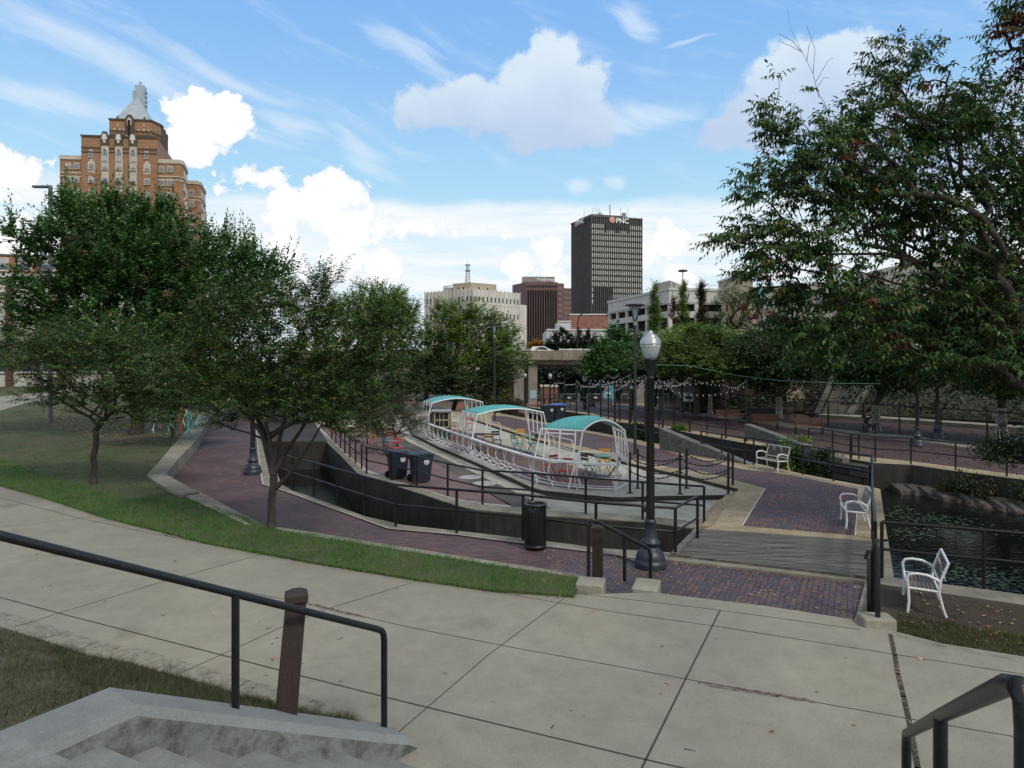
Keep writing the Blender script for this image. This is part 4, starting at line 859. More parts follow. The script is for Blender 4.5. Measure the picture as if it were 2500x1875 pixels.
mb = MB()
for i in range(10): u = (6.6 + i * 1.2) * pf.w / 24; pf.box(mb, u - .3, u + .3, 91, 95.2, .1, .3)
mb.build("upper_louvres", m_dark, root); mb = MB()
for i in range(9): u = (1.5 + i) * pf.w / 24; pf.box(mb, u - .3, u + .3, 38, 54, .1, .3)
mb.build("lower_louvres", m_dark, root)
mb = MB(); q = [tuple((Vector((*pc, 0)).lerp(Vector((*pr_, 0)), a) + (Vector((*pl, 0)) - Vector((*pc, 0))) * b).to_2d()) for a, b in ((.02, .05), (.72, .05), (.72, .7), (.02, .7))]
mb.prism(q, 101.5, 103.3); mb.build("penthouse", m_fin, root)
for px, y0, r in ((1426, 513, .12), (1448, 508, .14), (1455, 506, .1), (1459, 508, .12), (1464, 508, .12), (1489, 500, .35), (1515, 507, .14), (1533, 512, .15), (1521, 520, .9), (1525.5, 520, .9), (1533, 505, .1)):
    z1 = W(px, y0, 466).z; x = W(px, y0, 466).x; MB().tube([(x, 466, 101), (x, 466, z1)], r, 6).build('antenna', m_grey, root)
mb = MB(); mb.lathe([(1.6, 0), (1.5, 1.2), (.6, 2.0), (.01, 2.2)], (W(1465, 520, 465).x, 465, 103), 12)
mb.build("satellite_dome", m_grey, root)
m_sign = M("white_sign_letters", [(.78, .79, .80), (.90, .90, .90)], 3, .4); m_orange = M("orange_sign_disc", [(.62, .16, .07), (.75, .24, .12)], 1, .4)
def text(root, s, face, u, z, size, name="sign_letters", out=1.0, mat=None, bold=.02, ext=.15, sx=1.0):
    cu = bpy.data.curves.new(name, 'FONT'); cu.body = s; cu.size = size; cu.extrude = ext; cu.offset = bold * size; cu.materials.append(mat or m_sign)
    tmp = bpy.data.objects.new("tmp", cu); me = bpy.data.meshes.new_from_object(tmp); bpy.data.objects.remove(tmp); me.name = name
    o = bpy.data.objects.new(name, me); COL.objects.link(o); o.parent = root
    o.location = face.pt(u, z, out) - OFF[root]; o.rotation_euler = (R(90), 0, face.rz); o.scale = (sx, 1, 1); return o
for f, u0, z0, s in ((pf, 0, 0, 0), (ps, 0, 0, 0)):
    if f is pf: (ud, zd), (ut, zt) = f.at(1493.5, 537.5), f.at(1502, 544.5)
    else: (ud, zd), (ut, zt) = f.at(1410, 547), f.at(1414, 549.5)
    r = 1.95; p = f.pt(ud, zd, 1.05); M_ = Matrix.Translation(p) @ Matrix.Rotation(f.rz, 4, 'Z') @ Matrix.Rotation(R(90), 4, 'X')
    mb = MB(); v = []
    for rad, zz, mi in ((r, .0, 0), (r * .86, .1, 1)):
        v = [M_ @ Vector((rad * math.cos(t), rad * math.sin(t), zz + q)) for q in (-.3, .05) for t in [2 * math.pi * i / 24 for i in range(24)]]
        mb.add(v, [tuple(range(24, 48))] + [(i, (i + 1) % 24, 24 + (i + 1) % 24, 24 + i) for i in range(24)], mi)
    tri = [(-.55, -.85), (1.0, 0), (-.55, .85)]
    for a in range(3):
        p0, p1 = Vector((*tri[a], .22)), Vector((*tri[(a + 1) % 3], .22)); mb.bar(M_ @ p0, M_ @ (p1 * .75 + p0 * .25), .24, .1, 0)
    mb.build("sign_disc", [m_sign, m_orange], root)
    text(root, "PNC", f, ut, zt, 4.6 if f is pf else 4.4, sx=1.05)
# --- maroon tower
m_mar = M("maroon_cladding", [(.11, .058, .056), (.16, .088, .084)], .12, .6); m_mar_d = M("maroon_side", [(.10, .06, .058), (.14, .088, .085)], .12, .6)
a, b = W(1285, 700, 640), W(1362, 700, 642); root = thing("office_tower", "maroon office block with dark vertical window strips and a rooftop company sign", "tower", (a.x + 14, 650, ZB))
mf = Face((a.x, a.y), (b.x, b.y)); z1 = CH - (688 - HY) * 640 / F
l = W(1251, 700, 668); mb = MB(); mb.prism([(a.x, a.y), (b.x, b.y), (b.x + 4, 690), (l.x + 4, 690), (l.x, l.y)], ZB, z1)
c = W(1377, 700, 646); d = W(1398, 700, 652); mb.prism([(b.x, b.y + 1), (c.x, c.y), (c.x, 690), (b.x, 690)], ZB, CH + (880 - 692) * 645 / F); mb.prism([(c.x, c.y + 1), (d.x + 2, d.y), (d.x, 690), (c.x, 690)], ZB, CH + (880 - 704) * 650 / F)
mb.build("wall", m_mar, root)
mb = MB()
for i in range(12):
    u = (i + .72) * mf.w / 12.6; mf.box(mb, u - .75, u + .75, ZB + 8, z1 - 8.5, 0, .25)
for i in range(12): u = (i + .72) * mf.w / 12.6; mf.box(mb, u - .7, u + .7, z1 - 5.2, z1 - 3.0, 0, .25)
mb.build("window_strips", m_dark, root)
mb = MB(); mf.box(mb, 1, mf.w - .5, z1 - 7.6, z1 - 7.0, 0, .5)
for i in range(13): u = (i + .22) * mf.w / 12.6; mf.box(mb, u - .3, u + .3, ZB + 4, z1 - 7.8, 0, .9)
mb.build("mullions", m_mar_d, root)
mw = MB().box((0, -.06, .9), (1.5, .1, 1.8)).mesh("window", [M("far_blinds", [(.16, .14, .135), (.24, .22, .21)], .5, .6)])
mr_ = Face((b.x, b.y + 1), (c.x, c.y)); mr2 = Face((c.x, c.y + 1), (d.x + 2, d.y))
for k in range(11):
    for u in (1.2, 3.6): put(root, mw, mr_, u, z1 - 6.5 - k * 5.3)
    for u in (1.5, 4.2, 7.0): put(root, mw, mr2, u, z1 - 10 - k * 5.0)
p0, p1 = W(1275, 688, 652), W(1354, 688, 652); zt_ = CH + (880 - 675.5) * 652 / F
sf = Face((p0.x, 652), (p1.x, 652)); mb = MB().prism([(p0.x, 652), (p1.x, 652), (p1.x, 672), (p0.x, 672)], z1 - 1, zt_); mb.build("penthouse", M("pink_grey_panel", [(.22, .19, .18), (.30, .26, .25)], .2, .7), root)
u, z = sf.at(1311, 685.2); text(root, "FirstEnergy", sf, u, z, 3.6, out=.3, sx=1.0, bold=.02, ext=.1)
mb = MB(); u2, z2 = sf.at(1319, 686.3); pts = [sf.pt(u2 + i * .9, z2 - .9 + .8 * (i / 8) ** 2, .4) for i in range(9)]; mb.tube(pts, .12, 5); mb.build("sign_swoosh", m_sign, root)
# --- cream art deco block
m_crm = M("cream_block_wall", [(.50, .48, .435), (.68, .66, .61)], .18, .8, stretch=(1, 1, .35)); m_crm2 = M("tan_penthouse", [(.34, .29, .22), (.42, .36, .28)], .2, .8)
oc_, ol, orr = W(1155, 706, 400), W(1038, 715, 422), W(1268.6, 717, 427)
root = thing("office_block", "cream stone office block with rows of narrow windows and a lattice mast on its roof", "building", (oc_.x, 405, ZB))
zc = CH + (880 - 705.5) * 400 / F; mb = MB()
back = (ol.x + orr.x - oc_.x, ol.y + orr.y - oc_.y); mb.prism([(oc_.x, 400), (orr.x, orr.y), back, (ol.x, ol.y)], ZB, zc)
orr2 = W(1286, 744, 436); mb.prism([(orr.x - 3, orr.y - .5), (orr2.x, orr2.y), (orr2.x, orr2.y + 30), (orr.x - 3, orr2.y + 30)], ZB, CH + (880 - 744) * 432 / F)
mb.build("wall", m_crm, root)
fl, fr = Face((ol.x, ol.y), (oc_.x, 400)), Face((oc_.x, 400), (orr.x, orr.y)); frr = Face((orr.x - 3, orr.y - .5), (orr2.x, orr2.y))
mb = MB()
for f, n in ((fl, 13), (fr, 12)):
    for i in range(n + 1): u = i * f.w / n; f.box(mb, u - .35, u + .35, ZB, zc + .7, 0, .35)
    f.box(mb, 0, f.w, zc - 8.6, zc - 8.1, 0, .2)
mb.build("pilasters", m_crm, root)
cw = MB().box((0, -.06, 1.5), (1.0, .12, 3.0)).mesh("window", [m_glass_d])
for k in range(6):
    for n, f in ((6, fl), (12, fr)):
        for i in range(n):
            if f is fl:
                for du in (.3, .72): put(root, cw, f, (i + du) * f.w / n, zc - 7.0 - k * 9.4)
            elif k != 99: put(root, cw, f, (i + .5) * f.w / n, zc - 7.0 - k * 9.4)
    if k > 0: put(root, cw, frr, 3.2, zc - 8.0 - k * 7.0)
pq = [W(1106, 700, 412), W(1150, 700, 408), W(1212, 700, 418)]
ztp = CH + (880 - 690.5) * 408 / F; MB().prism([(pq[0].x, 412), (pq[1].x, 406), (pq[2].x, 417), (pq[2].x - 2, 440), (pq[0].x + 6, 440)], zc - 2, ztp).build("penthouse", m_crm2, root)
mb = MB(); fp = Face((pq[1].x, 406), (pq[2].x, 417)); fp2 = Face((pq[0].x, 412), (pq[1].x, 406))
for f, u in ((fp, 6), (fp, 12), (fp2, 4), (fp2, 7.5)): f.box(mb, u - .45, u + .45, zc + .8, zc + 2.0, 0, .1)
mb.build("penthouse_window", m_glass_d, root)
p = W(1142, 690, 415); zt_ = CH + (880 - 641) * 415 / F; mb = MB(); zb_ = ztp
for sx, sy in ((-1, -1), (1, -1), (1, 1), (-1, 1)): mb.tube([(p.x + sx * 1.5, 415 + sy * 1.5, zb_), (p.x + sx * .7, 415 + sy * .7, zt_ - 1.5)], .13, 4)
for k in range(9):
    t0 = k / 9; w0 = 1.5 - .8 * t0; z0 = zb_ + (zt_ - 1.5 - zb_) * t0; z1_ = zb_ + (zt_ - 1.5 - zb_) * (k + 1) / 9; w1_ = 1.5 - .8 * (k + 1) / 9
    q = [(-w0, -w0), (w0, -w0), (w0, w0), (-w0, w0)]; q1 = [(-w1_, -w1_), (w1_, -w1_), (w1_, w1_), (-w1_, w1_)]
    for i in range(4): mb.tube([(p.x + q[i][0], 415 + q[i][1], z0), (p.x + q1[(i + 1) % 4][0], 415 + q1[(i + 1) % 4][1], z1_)], .09, 3); mb.tube([(p.x + q[i][0], 415 + q[i][1], z0), (p.x + q[(i + 1) % 4][0], 415 + q[(i + 1) % 4][1], z0)], .09, 3)
for z in (zt_ - 1.5, zt_ - 5): mb.box((p.x, 415, z), (3.2, 3.2, .35))
mb.tube([(p.x, 415, zt_ - 2), (p.x, 415, zt_ + 2)], .1, 4); mb.build("lattice_mast", M("mast_steel", [(.12, .14, .16), (.2, .22, .25)], 2, .6), root)
p = W(1095, 702, 418); MB().box((p.x, 418, zc + 1.5), (6, 3, 2.4)).tube([(p.x - 3, 417, zc + 3.2), (p.x + 3, 417, zc + 3.8)], .3, 6).build("rooftop_plant", m_grey, root)
# --- low city blocks
def simple(name, label, x0, x1, py, Y, depth, mat, cat="building", win=None):
    a, b = W(x0, py, Y), W(x1, py, Y); root = thing(name, label, cat, (a.x / 2 + b.x / 2, Y, ZB)); MB().prism([(a.x, Y), (b.x, Y), (b.x, Y + depth), (a.x, Y + depth)], ZB, a.z).build("wall", mat, root)
    MB().box(((a.x + b.x) / 2, Y - .05, a.z + .15), (b.x - a.x + .3, .6, .5)).build("parapet", m_wf, root); return root, Face((a.x, Y), (b.x, Y)), a.z
m_bw = brick("far_red_brick", [(.25, .105, .085), (.33, .15, .12)], .9, .3, (.25, .16, .13), .02, vert=True)
m_pale = M("pale_render", [(.48, .52, .54), (.62, .65, .67)], .2, .7)
simple("low_brick_building", "windowless red brick building behind the dark evergreen row, below the dark tower", 1392, 1487, 768.5, 300, 30, m_bw)
simple("grey_plant_room", "small flat grey-blue box building left of the red brick building", 1362, 1394, 785.5, 290, 20, m_pale)
r_, f_, z_ = simple("low_white_building", "low white flat-roofed building seen through the row of slim evergreens", 1335, 1500, 806, 230, 30, m_pale)
mb = MB()
for i in range(8): f_.box(mb, 1.2 + i * 1.0, 1.6 + i * 1.0, z_ - 3.0, z_ - .8, 0, .06)
mb.build("louvres", m_grey, r_)
# --- parking garage
m_gar = M("garage_concrete", [(.48, .48, .46), (.60, .60, .58)], .3, .85, stretch=(1, 1, .4))
gl, gc, gr = (25.9, 184), (34.5, 150), (51.4, 153.5)
root = thing("parking_garage", "long pale concrete parking garage with dark open decks between two street lamps", "garage", (36, 155, ZB))
gfl, gfr = Face(gl, gc), Face(gc, gr); H0 = CH + (880 - 703.5) * 150 / F
bk = (gl[0] + 20, 190); levels = [H0 - 5.0, H0 - 9.0, H0 - 13.0, H0 - 17]
mb = MB()
gr2 = (gr[0] + 22, gr[1] + 4.4); gfr = Face(gc, gr2)
inner = [(gl[0] + .9, gl[1] + 2), (gc[0] + .8, gc[1] + 1.2), (gr2[0] - 1, gr2[1] + 1.2), (gr2[0] - 1, 189), (gl[0] + .9, 189)]
MB().prism(inner, ZB, H0 - 1.6).build("interior", m_dark, root)
for f in (gfl, gfr):
    f.box(mb, -.02, f.w + .02, H0 - 3.3, H0, -.5, .0); f.box(mb, -.1, f.w + .1, H0 - .45, H0 + .12, -.6, .22)
    for z in levels: f.box(mb, -.02, f.w + .02, z - 1.75 + .35, z, -.5, 0)
    n = 6 if f is gfl else 6
    for i in range(n + 1): u = min(max(i * f.w / n, .45), f.w - .45); f.box(mb, u - .45, u + .45, ZB, H0 - 3.2, -.6, -.06)
mb.prism([gl, gc, gr2, (gr2[0], 188), (gl[0], 190)], H0 - 3.4, H0 - 3.0); mb.build("deck", m_gar, root)
a, b = W(1595, 688, 165), W(1634, 688, 158); MB().prism([(a.x, 165), (b.x, 157), (b.x + 4, 165), (a.x + 3, 172)], H0 - 3, CH + (880 - 688) * 160 / F).build("stair_tower", M("tan_render", [(.42, .38, .32), (.50, .46, .40)], .3, .8), root)
mb = MB()
for f in (gfl, gfr): mb.tube([f.pt(0, H0 + .9, -.2), f.pt(f.w, H0 + .9, -.2)], .05, 4); [mb.tube([f.pt(i * f.w / 12, H0, -.2), f.pt(i * f.w / 12, H0 + .9, -.2)], .04, 4) for i in range(13)]
mb.build("roof_railing", m_grey, root)
# --- beige building right of garage
m_bei = M("beige_render", [(.46, .38, .27), (.56, .47, .34)], .25, .8); m_beig = M("grey_beige_panel", [(.40, .37, .32), (.50, .47, .41)], .3, .8)
root = thing("beige_building", "beige building with a corner tower, half hidden behind the large tree on the right", "building", (52, 140, ZB))
a, b = W(1806, 667, 145), W(1838, 667, 143); zt_ = CH + (880 - 672) * 145 / F; c = W(2500, 667, 120)
mb = MB().prism([(a.x, 145), (b.x, 143), (b.x + 3, 160), (a.x, 160)], ZB, zt_, 0); mb.prism([(a.x - .3, 144.7), (b.x + .3, 142.7), (b.x + 3, 160), (a.x - .3, 160)], zt_, zt_ + .5, 1); mb.build("corner_tower", [m_bei, m_wf], root)
f3 = Face((b.x, 143.5), (c.x, 120)); mb = MB().prism([(b.x, 143.5), (c.x, 120), (c.x, 150), (b.x, 160)], ZB, CH + (880 - 700) * 143 / F); mb.prism([(b.x + 28, 136), (c.x, 121), (c.x, 150), (b.x + 28, 160)], CH, CH + (880 - 640) * 135 / F); mb.build("wall", m_beig, root)
bw_ = window_mesh(2.4, 2.0, 2, 1, False, .3)
for k in range(4):
    for i in range(12): put(root, bw_, f3, 3 + i * 5.2, CH + 11 - k * 3.9)
mb = MB(); f3.box(mb, .5, 3.2, 15, 19.5, 0, .1); mb.build("blue_glazing", M("blue_glass", [(.18, .38, .46), (.28, .5, .58)], .4, .2), root)
# --- buildings at the left edge
m_lb = brick("left_brick", [(.30, .135, .065), (.38, .18, .095)], .5, .17, (.33, .22, .15), .015, vert=True)
m_pil = brick("dark_pillar_brick", [(.07, .03, .025), (.12, .05, .04), (.15, .07, .055)], .3, .1, (.10, .085, .075), .012, vert=True)
root = thing("brick_apartment_block", "orange brick building behind the left maple, seen above the white building at the left edge", "building", (-75, 120, ZB))
a, b = W(-200, 623, 118), W(215, 630, 126); f4 = Face((a.x, a.y), (b.x, b.y)); z_ = CH + (880 - 621.5) * 121 / F
MB().prism(rect_poly((a.x, a.y), (b.x, b.y), 20), ZB, z_).build("wall", m_lb, root)
mb = MB(); f4.box(mb, 0, f4.w, z_ - .1, z_ + .25, -.2, .15); mb.build("coping", m_dbrown, root)
wl = window_mesh(1.9, 2.2, 1, 2, True, .45)
for px in (5, 178, 60, 120): u, z = f4.at(px, 660); put(root, wl, f4, u, z)
root = thing("white_building", "white low building with brick pillars and dark windows at the left edge", "building", (-70, 100, ZB))
Yb = 100; a, b = W(-250, 667, Yb - 2), W(330, 667, Yb + 6); f5 = Face((a.x, a.y), (b.x, b.y)); z_ = CH + (880 - 667) * Yb / F
m_wb = M("white_panel", [(.42, .42, .38), (.55, .55, .5)], .2, .7)
MB().prism(rect_poly((a.x, a.y), (b.x, b.y), 14), ZB, z_).build("wall", m_wb, root)
mb = MB(); zz = lambda py: CH - (py - HY) * Yb / F
for x0, x1 in ((-240, 16), (36, 320)):
    u0, u1 = f5.at(x0, 800)[0], f5.at(x1, 800)[0]; f5.box(mb, u0, u1, zz(908), zz(836), 0, .08)
mb.build("window_band", m_glass_d, root)
mb = MB()
for x0, x1 in ((-240, 14), (40, 320)):
    u0, u1 = f5.at(x0, 800)[0], f5.at(x1, 800)[0]
    for zq in (910, 833): f5.box(mb, u0, u1, zz(zq) - .12, zz(zq) + .12, .05, .25)
u1 = f5.at(19, 800)[0]; f5.box(mb, u1 - .15, u1 + .15, zz(910), zz(833), .09, .3)
f5.box(mb, 0, f5.w, z_ - .5, z_ + .2, 0, .3); f5.box(mb, 0, f5.w, zz(742) - .1, zz(742) + .1, 0, .06); mb.build("frame", m_wf, root)
mb = MB()
for px in (25, -130, 150): u = f5.at(px, 800)[0]; f5.box(mb, u - .42, u + .42, 0, zz(672), 0, .55)
mb.build("brick_pillar", m_pil, root)
# ---------------------------------------------------------------- road bridge
m_bc = concrete("bridge_concrete", (.20, .18, .14), (.40, .37, .31), stain=.6, sc=.6, streak=True, stain_col=(.38, .26, .18))
m_bcd = concrete("pier_concrete", (.20, .19, .16), (.36, .34, .30), stain=.4, sc=.7, streak=True)
BY = 88; root = thing("road_bridge", "pale concrete road bridge on piers crossing behind the lower park", "bridge", (5, BY, ZF))
def zb(py): return CH - (py - HY) * BY / F
mb = MB(); mb.box((8, BY + 6.5, (zb(878) + zb(884)) / 2), (76, 13, zb(878) - zb(884))); mb.build("deck", m_bc, root)
mb = MB(); mb.box((8, BY + .2, (zb(856) + zb(878)) / 2 + .02), (76, .45, zb(856) - zb(878))); mb.box((8, BY - .12, zb(878) + .12), (76, .5, .3)); mb.box((8, BY + 12.8, (zb(856) + zb(878)) / 2), (76, .4, zb(856) - zb(878))); mb.build("parapet", m_bc, root)
mb = MB(); mb.box((8, BY + .5, (zb(879.5) + zb(889.5)) / 2), (76, .5, zb(879.5) - zb(889.5)))
for k in range(1, 6): mb.box((8, BY + .5 + k * 2.2, (zb(884) + zb(890)) / 2 - .1), (76, .5, .8))
mb.build("girder", M("rusty_girder", [(.13, .115, .10), (.24, .22, .20), (.20, .10, .06)], .35, .8, stretch=(1, 1, .3), lo=.3, hi=.75), root)
for px, wd in ((1301, 1.15), (1267, 1.3), (1000, 1.3), (1560, 1.3)):
    for dy in (1.0, 6.0, 11.0):
        x = W(px, 900, BY + .5).x - (dy - 1) * .12; mb = MB(); w0 = wd
        for zlo, zhi, ww in ((ZF, zb(892), w0),): mb.prism([(x - ww / 2, BY + dy - .6), (x + ww / 2, BY + dy - .6), (x + ww / 2, BY + dy + .6), (x - ww / 2, BY + dy + .6)], zlo, zhi)
        mb.build("pier", m_bcd, root)
mb = MB(); x = W(1340, 900, BY).x; mb.tube([(W(1367, 0, BY).x, BY + .2, zb(858.5)), (46, BY + .2, zb(858.5))], .07, 5); mb.tube([(W(1367, 0, BY).x, BY + .2, zb(853.5)), (46, BY + .2, zb(853.5))], .09, 5)
i = 0; x = W(1367, 0, BY).x
while x < 44: mb.box((x, BY + .2, zb(857)), (.16, .16, .7)); x += 1.35
mb.build("guard_rail", m_wf, root)
MB().box((W(1302, 0, BY).x, BY + .36, zb(963)), (.85, .06, 1.1)).build("painted_panel", M("pale_blue_paint", [(.25, .38, .46), (.36, .5, .58)], 3, .7), root)
# bushes/dark infill beyond is built with the trees. white car on the bridge
def car(label, x, y, z, L_=4.6, mat=None):
    root = thing("parked_car", label, "car", (x, y, z)); prof = [(-2.3, .35), (-2.3, .75), (-2.1, .95), (-1.2, 1.02), (-.55, 1.45), (.9, 1.48), (1.75, 1.05), (2.2, .95), (2.3, .6), (2.3, .35)]
    mb = MB(); n = len(prof); W_ = .9
    def ins(zv): return W_ * (1 if zv < 1.03 else .78)
    vs = [(x + a, y - ins(b), z + b) for a, b in prof] + [(x + a, y + ins(b), z + b) for a, b in prof]
    mb.add(vs, [tuple(range(n)), tuple(range(2 * n - 1, n - 1, -1))] + [(i, n + i, n + (i + 1) % n, (i + 1) % n) for i in range(n)], 0); mb.build("body", mat, root, bevel=.04)
    mb = MB(); mb.add([(x - .98, y - .86, z + 1.06), (x + 1.55, y - .86, z + 1.06), (x + .85, y - .73, z + 1.4), (x - .5, y - .73, z + 1.4)], [(0, 1, 2, 3)]); mb.add([(x + 1.72, y - .72, z + 1.09), (x + 1.72, y + .72, z + 1.09), (x + .98, y + .62, z + 1.45), (x + .98, y - .62, z + 1.45)], [(0, 1, 2, 3)]); mb.add([(x - 1.2, y - .72, z + 1.06), (x - 1.2, y + .72, z + 1.06), (x - .6, y + .62, z + 1.43), (x - .6, y - .62, z + 1.43)], [(3, 2, 1, 0)])
    mb.build("window", m_glass_d, root)
    for sx in (-1.45, 1.45):
        for sy in (-.82, .82): MB().tube([(x + sx, y + sy - .1, z + .33), (x + sx, y + sy + .1, z + .33)], .33, 14).build("wheel", m_blackp, root)
    for sy in (-.6, .6): MB().box((x + 2.28, y + sy, z + .72), (.06, .3, .14)).build("headlight", m_wf, root)
    for sy in (-.6, .6): MB().box((x - 2.29, y + sy, z + .8), (.06, .3, .14)).build("tail_light", m_orange, root)
car("white car driving over the concrete road bridge, roof above the parapet", W(1312, 860, BY + 4).x, BY + 4, zb(872), mat=M("white_car_paint", [(.70, .72, .74), (.82, .83, .84)], 2, .25))
# ---------------------------------------------------------------- park beyond
m_ub = brick("enclosure_brick", [(.16, .07, .055), (.24, .105, .08)], .4, .13, (.18, .14, .12), .012, vert=True)
root = thing("brick_enclosure", "small red brick enclosure with a pale coping beyond the railings, right of the bridge pier", "enclosure", W(1342, 980, 80) * 1.0)
a, b = W(1322, 945, 80), W(1361, 945, 80); MB().prism([(a.x, 80), (b.x, 80), (b.x, 83), (a.x, 83)], ZF, a.z).build("wall", m_ub, root); MB().prism([(a.x - .1, 79.9), (b.x + .1, 79.9), (b.x + .1, 83.1), (a.x - .1, 83.1)], a.z, a.z + .16).build("coping", m_cream, root)
m_gf = M("green_mesh_fence", [(.02, .07, .05), (.035, .11, .075)], .5, .8); m_mur = M("mural_blue", [(.06, .22, .30), (.12, .34, .42)], .8, .7)
root = thing("windscreen_fence", "long dark green screened fence across the far park behind the silver barriers", "fence", (14, 96, ZF))
a, b = W(1365, 947, 97), W(1700, 947, 97); MB().box(((a.x + b.x) / 2, 97, (a.z + ZF) / 2), (b.x - a.x, .08, a.z - ZF)).build("screen", m_gf, root)
x = a.x
while x < b.x: MB().tube([(x, 96.9, ZF), (x, 96.9, a.z + .2)], .05, 6).build("post", m_grey, root); x += 2.6
for ib, px in enumerate((1392, 1456, 1540, 1610)):
    p = W(px, 985, 84); root = thing("crowd_barrier", "low silver mesh barrier panel in the far park, %s from the left" % ORD[ib], "barrier", (p.x, 84, ZF), group="silver barrier panels in the far park")
    z1_ = CH - (962 - HY) * 84 / F; mb = MB()
    for zz_ in (ZF + .15, z1_): mb.tube([(p.x - 1.15, 84, zz_), (p.x + 1.15, 84, zz_)], .035, 5)
    for s_ in (-1.15, 1.15): mb.tube([(p.x + s_, 84, ZF), (p.x + s_, 84, z1_)], .035, 5)
    for i in range(11): mb.tube([(p.x - 1.0 + i * .2, 84, ZF + .15), (p.x - 1.0 + i * .2, 84, z1_)], .012, 3)
    mb.build("frame", m_grey, root); MB().box((p.x - .1, 83.95, z1_ - .45), (.42, .03, .22)).build("sign_plate", m_wf, root)
p = W(1490, 960, 90); root = thing("painted_dome", "rounded mural panel painted blue with a red corner and white swirl, far park", "mural", (p.x, 90, ZF))
mb = MB(); n = 14; O_ = [(1.0 * math.cos(math.pi * (1 - k / n)) * (1.1 if k < n / 2 else .75), 2.3 * math.sin(math.pi * k / n) ** .8) for k in range(n + 1)]; vs = [(p.x + a_, 90 + q, ZF + b_) for q in (0, .25) for a_, b_ in O_]
mb.add(vs, [tuple(range(n + 1)), tuple(range(2 * n + 1, n, -1))] + [(i, i + 1, n + 2 + i, n + 1 + i) for i in range(n)]); mb.build("panel", m_mur, root)
MB().tube([(p.x - .7, 89.93, ZF + .3), (p.x - .7, 89.93, ZF + .9), (p.x - .3, 89.93, ZF + 1.3), (p.x, 89.93, ZF + 1.0)], .14, 5).build("white_swirl", m_wf, root); MB().box((p.x - .45, 89.94, ZF + 1.75), (.5, .05, .35), 0).build("red_patch", M("mural_red", [(.35, .08, .08), (.5, .12, .1)], 2, .7), root)
m_sw = M("green_swing_steel", [(.12, .22, .18), (.2, .32, .27)], 3, .5)
root = thing("swing_set", "pale green A-frame swing set in the far park behind the poles", "swing set", W(1425, 985, 92))
mb = MB(); a, b = W(1418, 946, 92), W(1480, 946, 92); mb.tube([a, b], .06, 6)
for p, s_ in ((a, -1), (b, 1)):
    for dy in (-1.3, 1.3): mb.tube([p, (p.x + s_ * .6 + (1.6 if s_ < 0 else -1.2) * (dy > 0), 92 + dy, ZF)], .06, 6)
mb.build("frame", m_sw, root)
slab("far_paving", [tuple(W(1240, 0, 64).to_2d()), tuple(W(1400, 0, 64).to_2d()), tuple(W(1345, 0, 100).to_2d()), tuple(W(1305, 0, 100).to_2d())], ZF - .1, ZF + .01, M("pinkish_paving", [(.20, .12, .11), (.30, .19, .17)], .6, .85))
slab("boulder_bed", [tuple(W(1395, 0, 72).to_2d()), tuple(W(1620, 0, 72).to_2d()), tuple(W(1600, 0, 82).to_2d()), tuple(W(1400, 0, 82).to_2d())], ZF - .1, ZF + .35, M("tan_ground", [(.17, .14, .09), (.28, .24, .17)], .8, .9))
# far red brick pavilion and stairs on the right hillside
root = thing("brick_pavilion", "low dark red brick building in deep shade behind the brown benches", "building", W(1850, 1000, 58))
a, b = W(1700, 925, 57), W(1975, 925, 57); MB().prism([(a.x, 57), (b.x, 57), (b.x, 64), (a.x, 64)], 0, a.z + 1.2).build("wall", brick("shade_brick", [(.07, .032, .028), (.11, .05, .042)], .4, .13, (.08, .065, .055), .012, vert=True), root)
MB().prism([(a.x - .3, 56.6), (b.x + .3, 56.6), (b.x + .3, 64.3), (a.x - .3, 64.3)], a.z + 1.2, a.z + 1.6).build("roof", m_dbrown, root)
for px, w_, h_ in ((1735, 1.6, 2.0), (1800, 1.2, 2.6), (1860, 1.0, 2.6), (1905, 1.8, 1.4)): MB().box((W(px, 0, 57).x, 56.96, .3 + h_ / 2 + (.6 if h_ < 2.5 else 0)), (w_, .1, h_)).build("door" if h_ == 2.6 else "window", m_dark, root)
MB().prism([(b.x - 1.9, 56.9), (b.x - .4, 56.9), (b.x - .4, 57.0), (b.x - 1.9, 57)], 0.1, a.z + .9).build("plaster_panel", m_crm2, root)
root = thing("hillside_stairs", "wide grey concrete stairs climbing the hillside behind the shaded trees", "stairs", W(2030, 1000, 52))
a = G(1995, 1010, .1); mb = MB()
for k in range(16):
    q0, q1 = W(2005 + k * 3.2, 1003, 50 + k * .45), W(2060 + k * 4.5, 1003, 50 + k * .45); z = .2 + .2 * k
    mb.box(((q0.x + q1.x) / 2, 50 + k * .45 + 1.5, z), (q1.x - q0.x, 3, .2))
m_shade_steps = concrete("shade_dark_steps", (.07, .068, .055), (.16, .155, .13), stain=.6, sc=2)  # tree shade worked into the concrete colour of the hillside stairs
mb.build("steps", m_shade_steps, root)
mb = MB(); a, b = W(2062, 1003, 50), W(2140, 1003, 57.5); mb.bar((a.x + .3, 50, .3), (b.x + .6, 57.8, 3.6), .4, .3); a2, b2 = W(2000, 1003, 50), W(2055, 1003, 57.5); mb.bar((a2.x - .2, 50, .3), (b2.x - .2, 57.8, 3.6), .3, .3); mb.build("stringer", m_shade_steps, root)
mb = MB()
for t in (0, .33, .66, 1): p = Vector((a.x - .5, 50, .3)).lerp(Vector((b.x - .5, 57.5, 3.5)), t); mb.tube([p, p + Vector((0, 0, 1))], .03, 5)
mb.tube([(a.x - .5, 50, 1.3), (b.x - .5, 57.5, 4.5)], .035, 5); mb.build("handrail", m_iron, root)
root = thing("lower_steps", "short flight of shade-darkened stone steps with a barred handrail behind the brown benches", "stairs", G(1960, 1022, 0))
mb = MB()
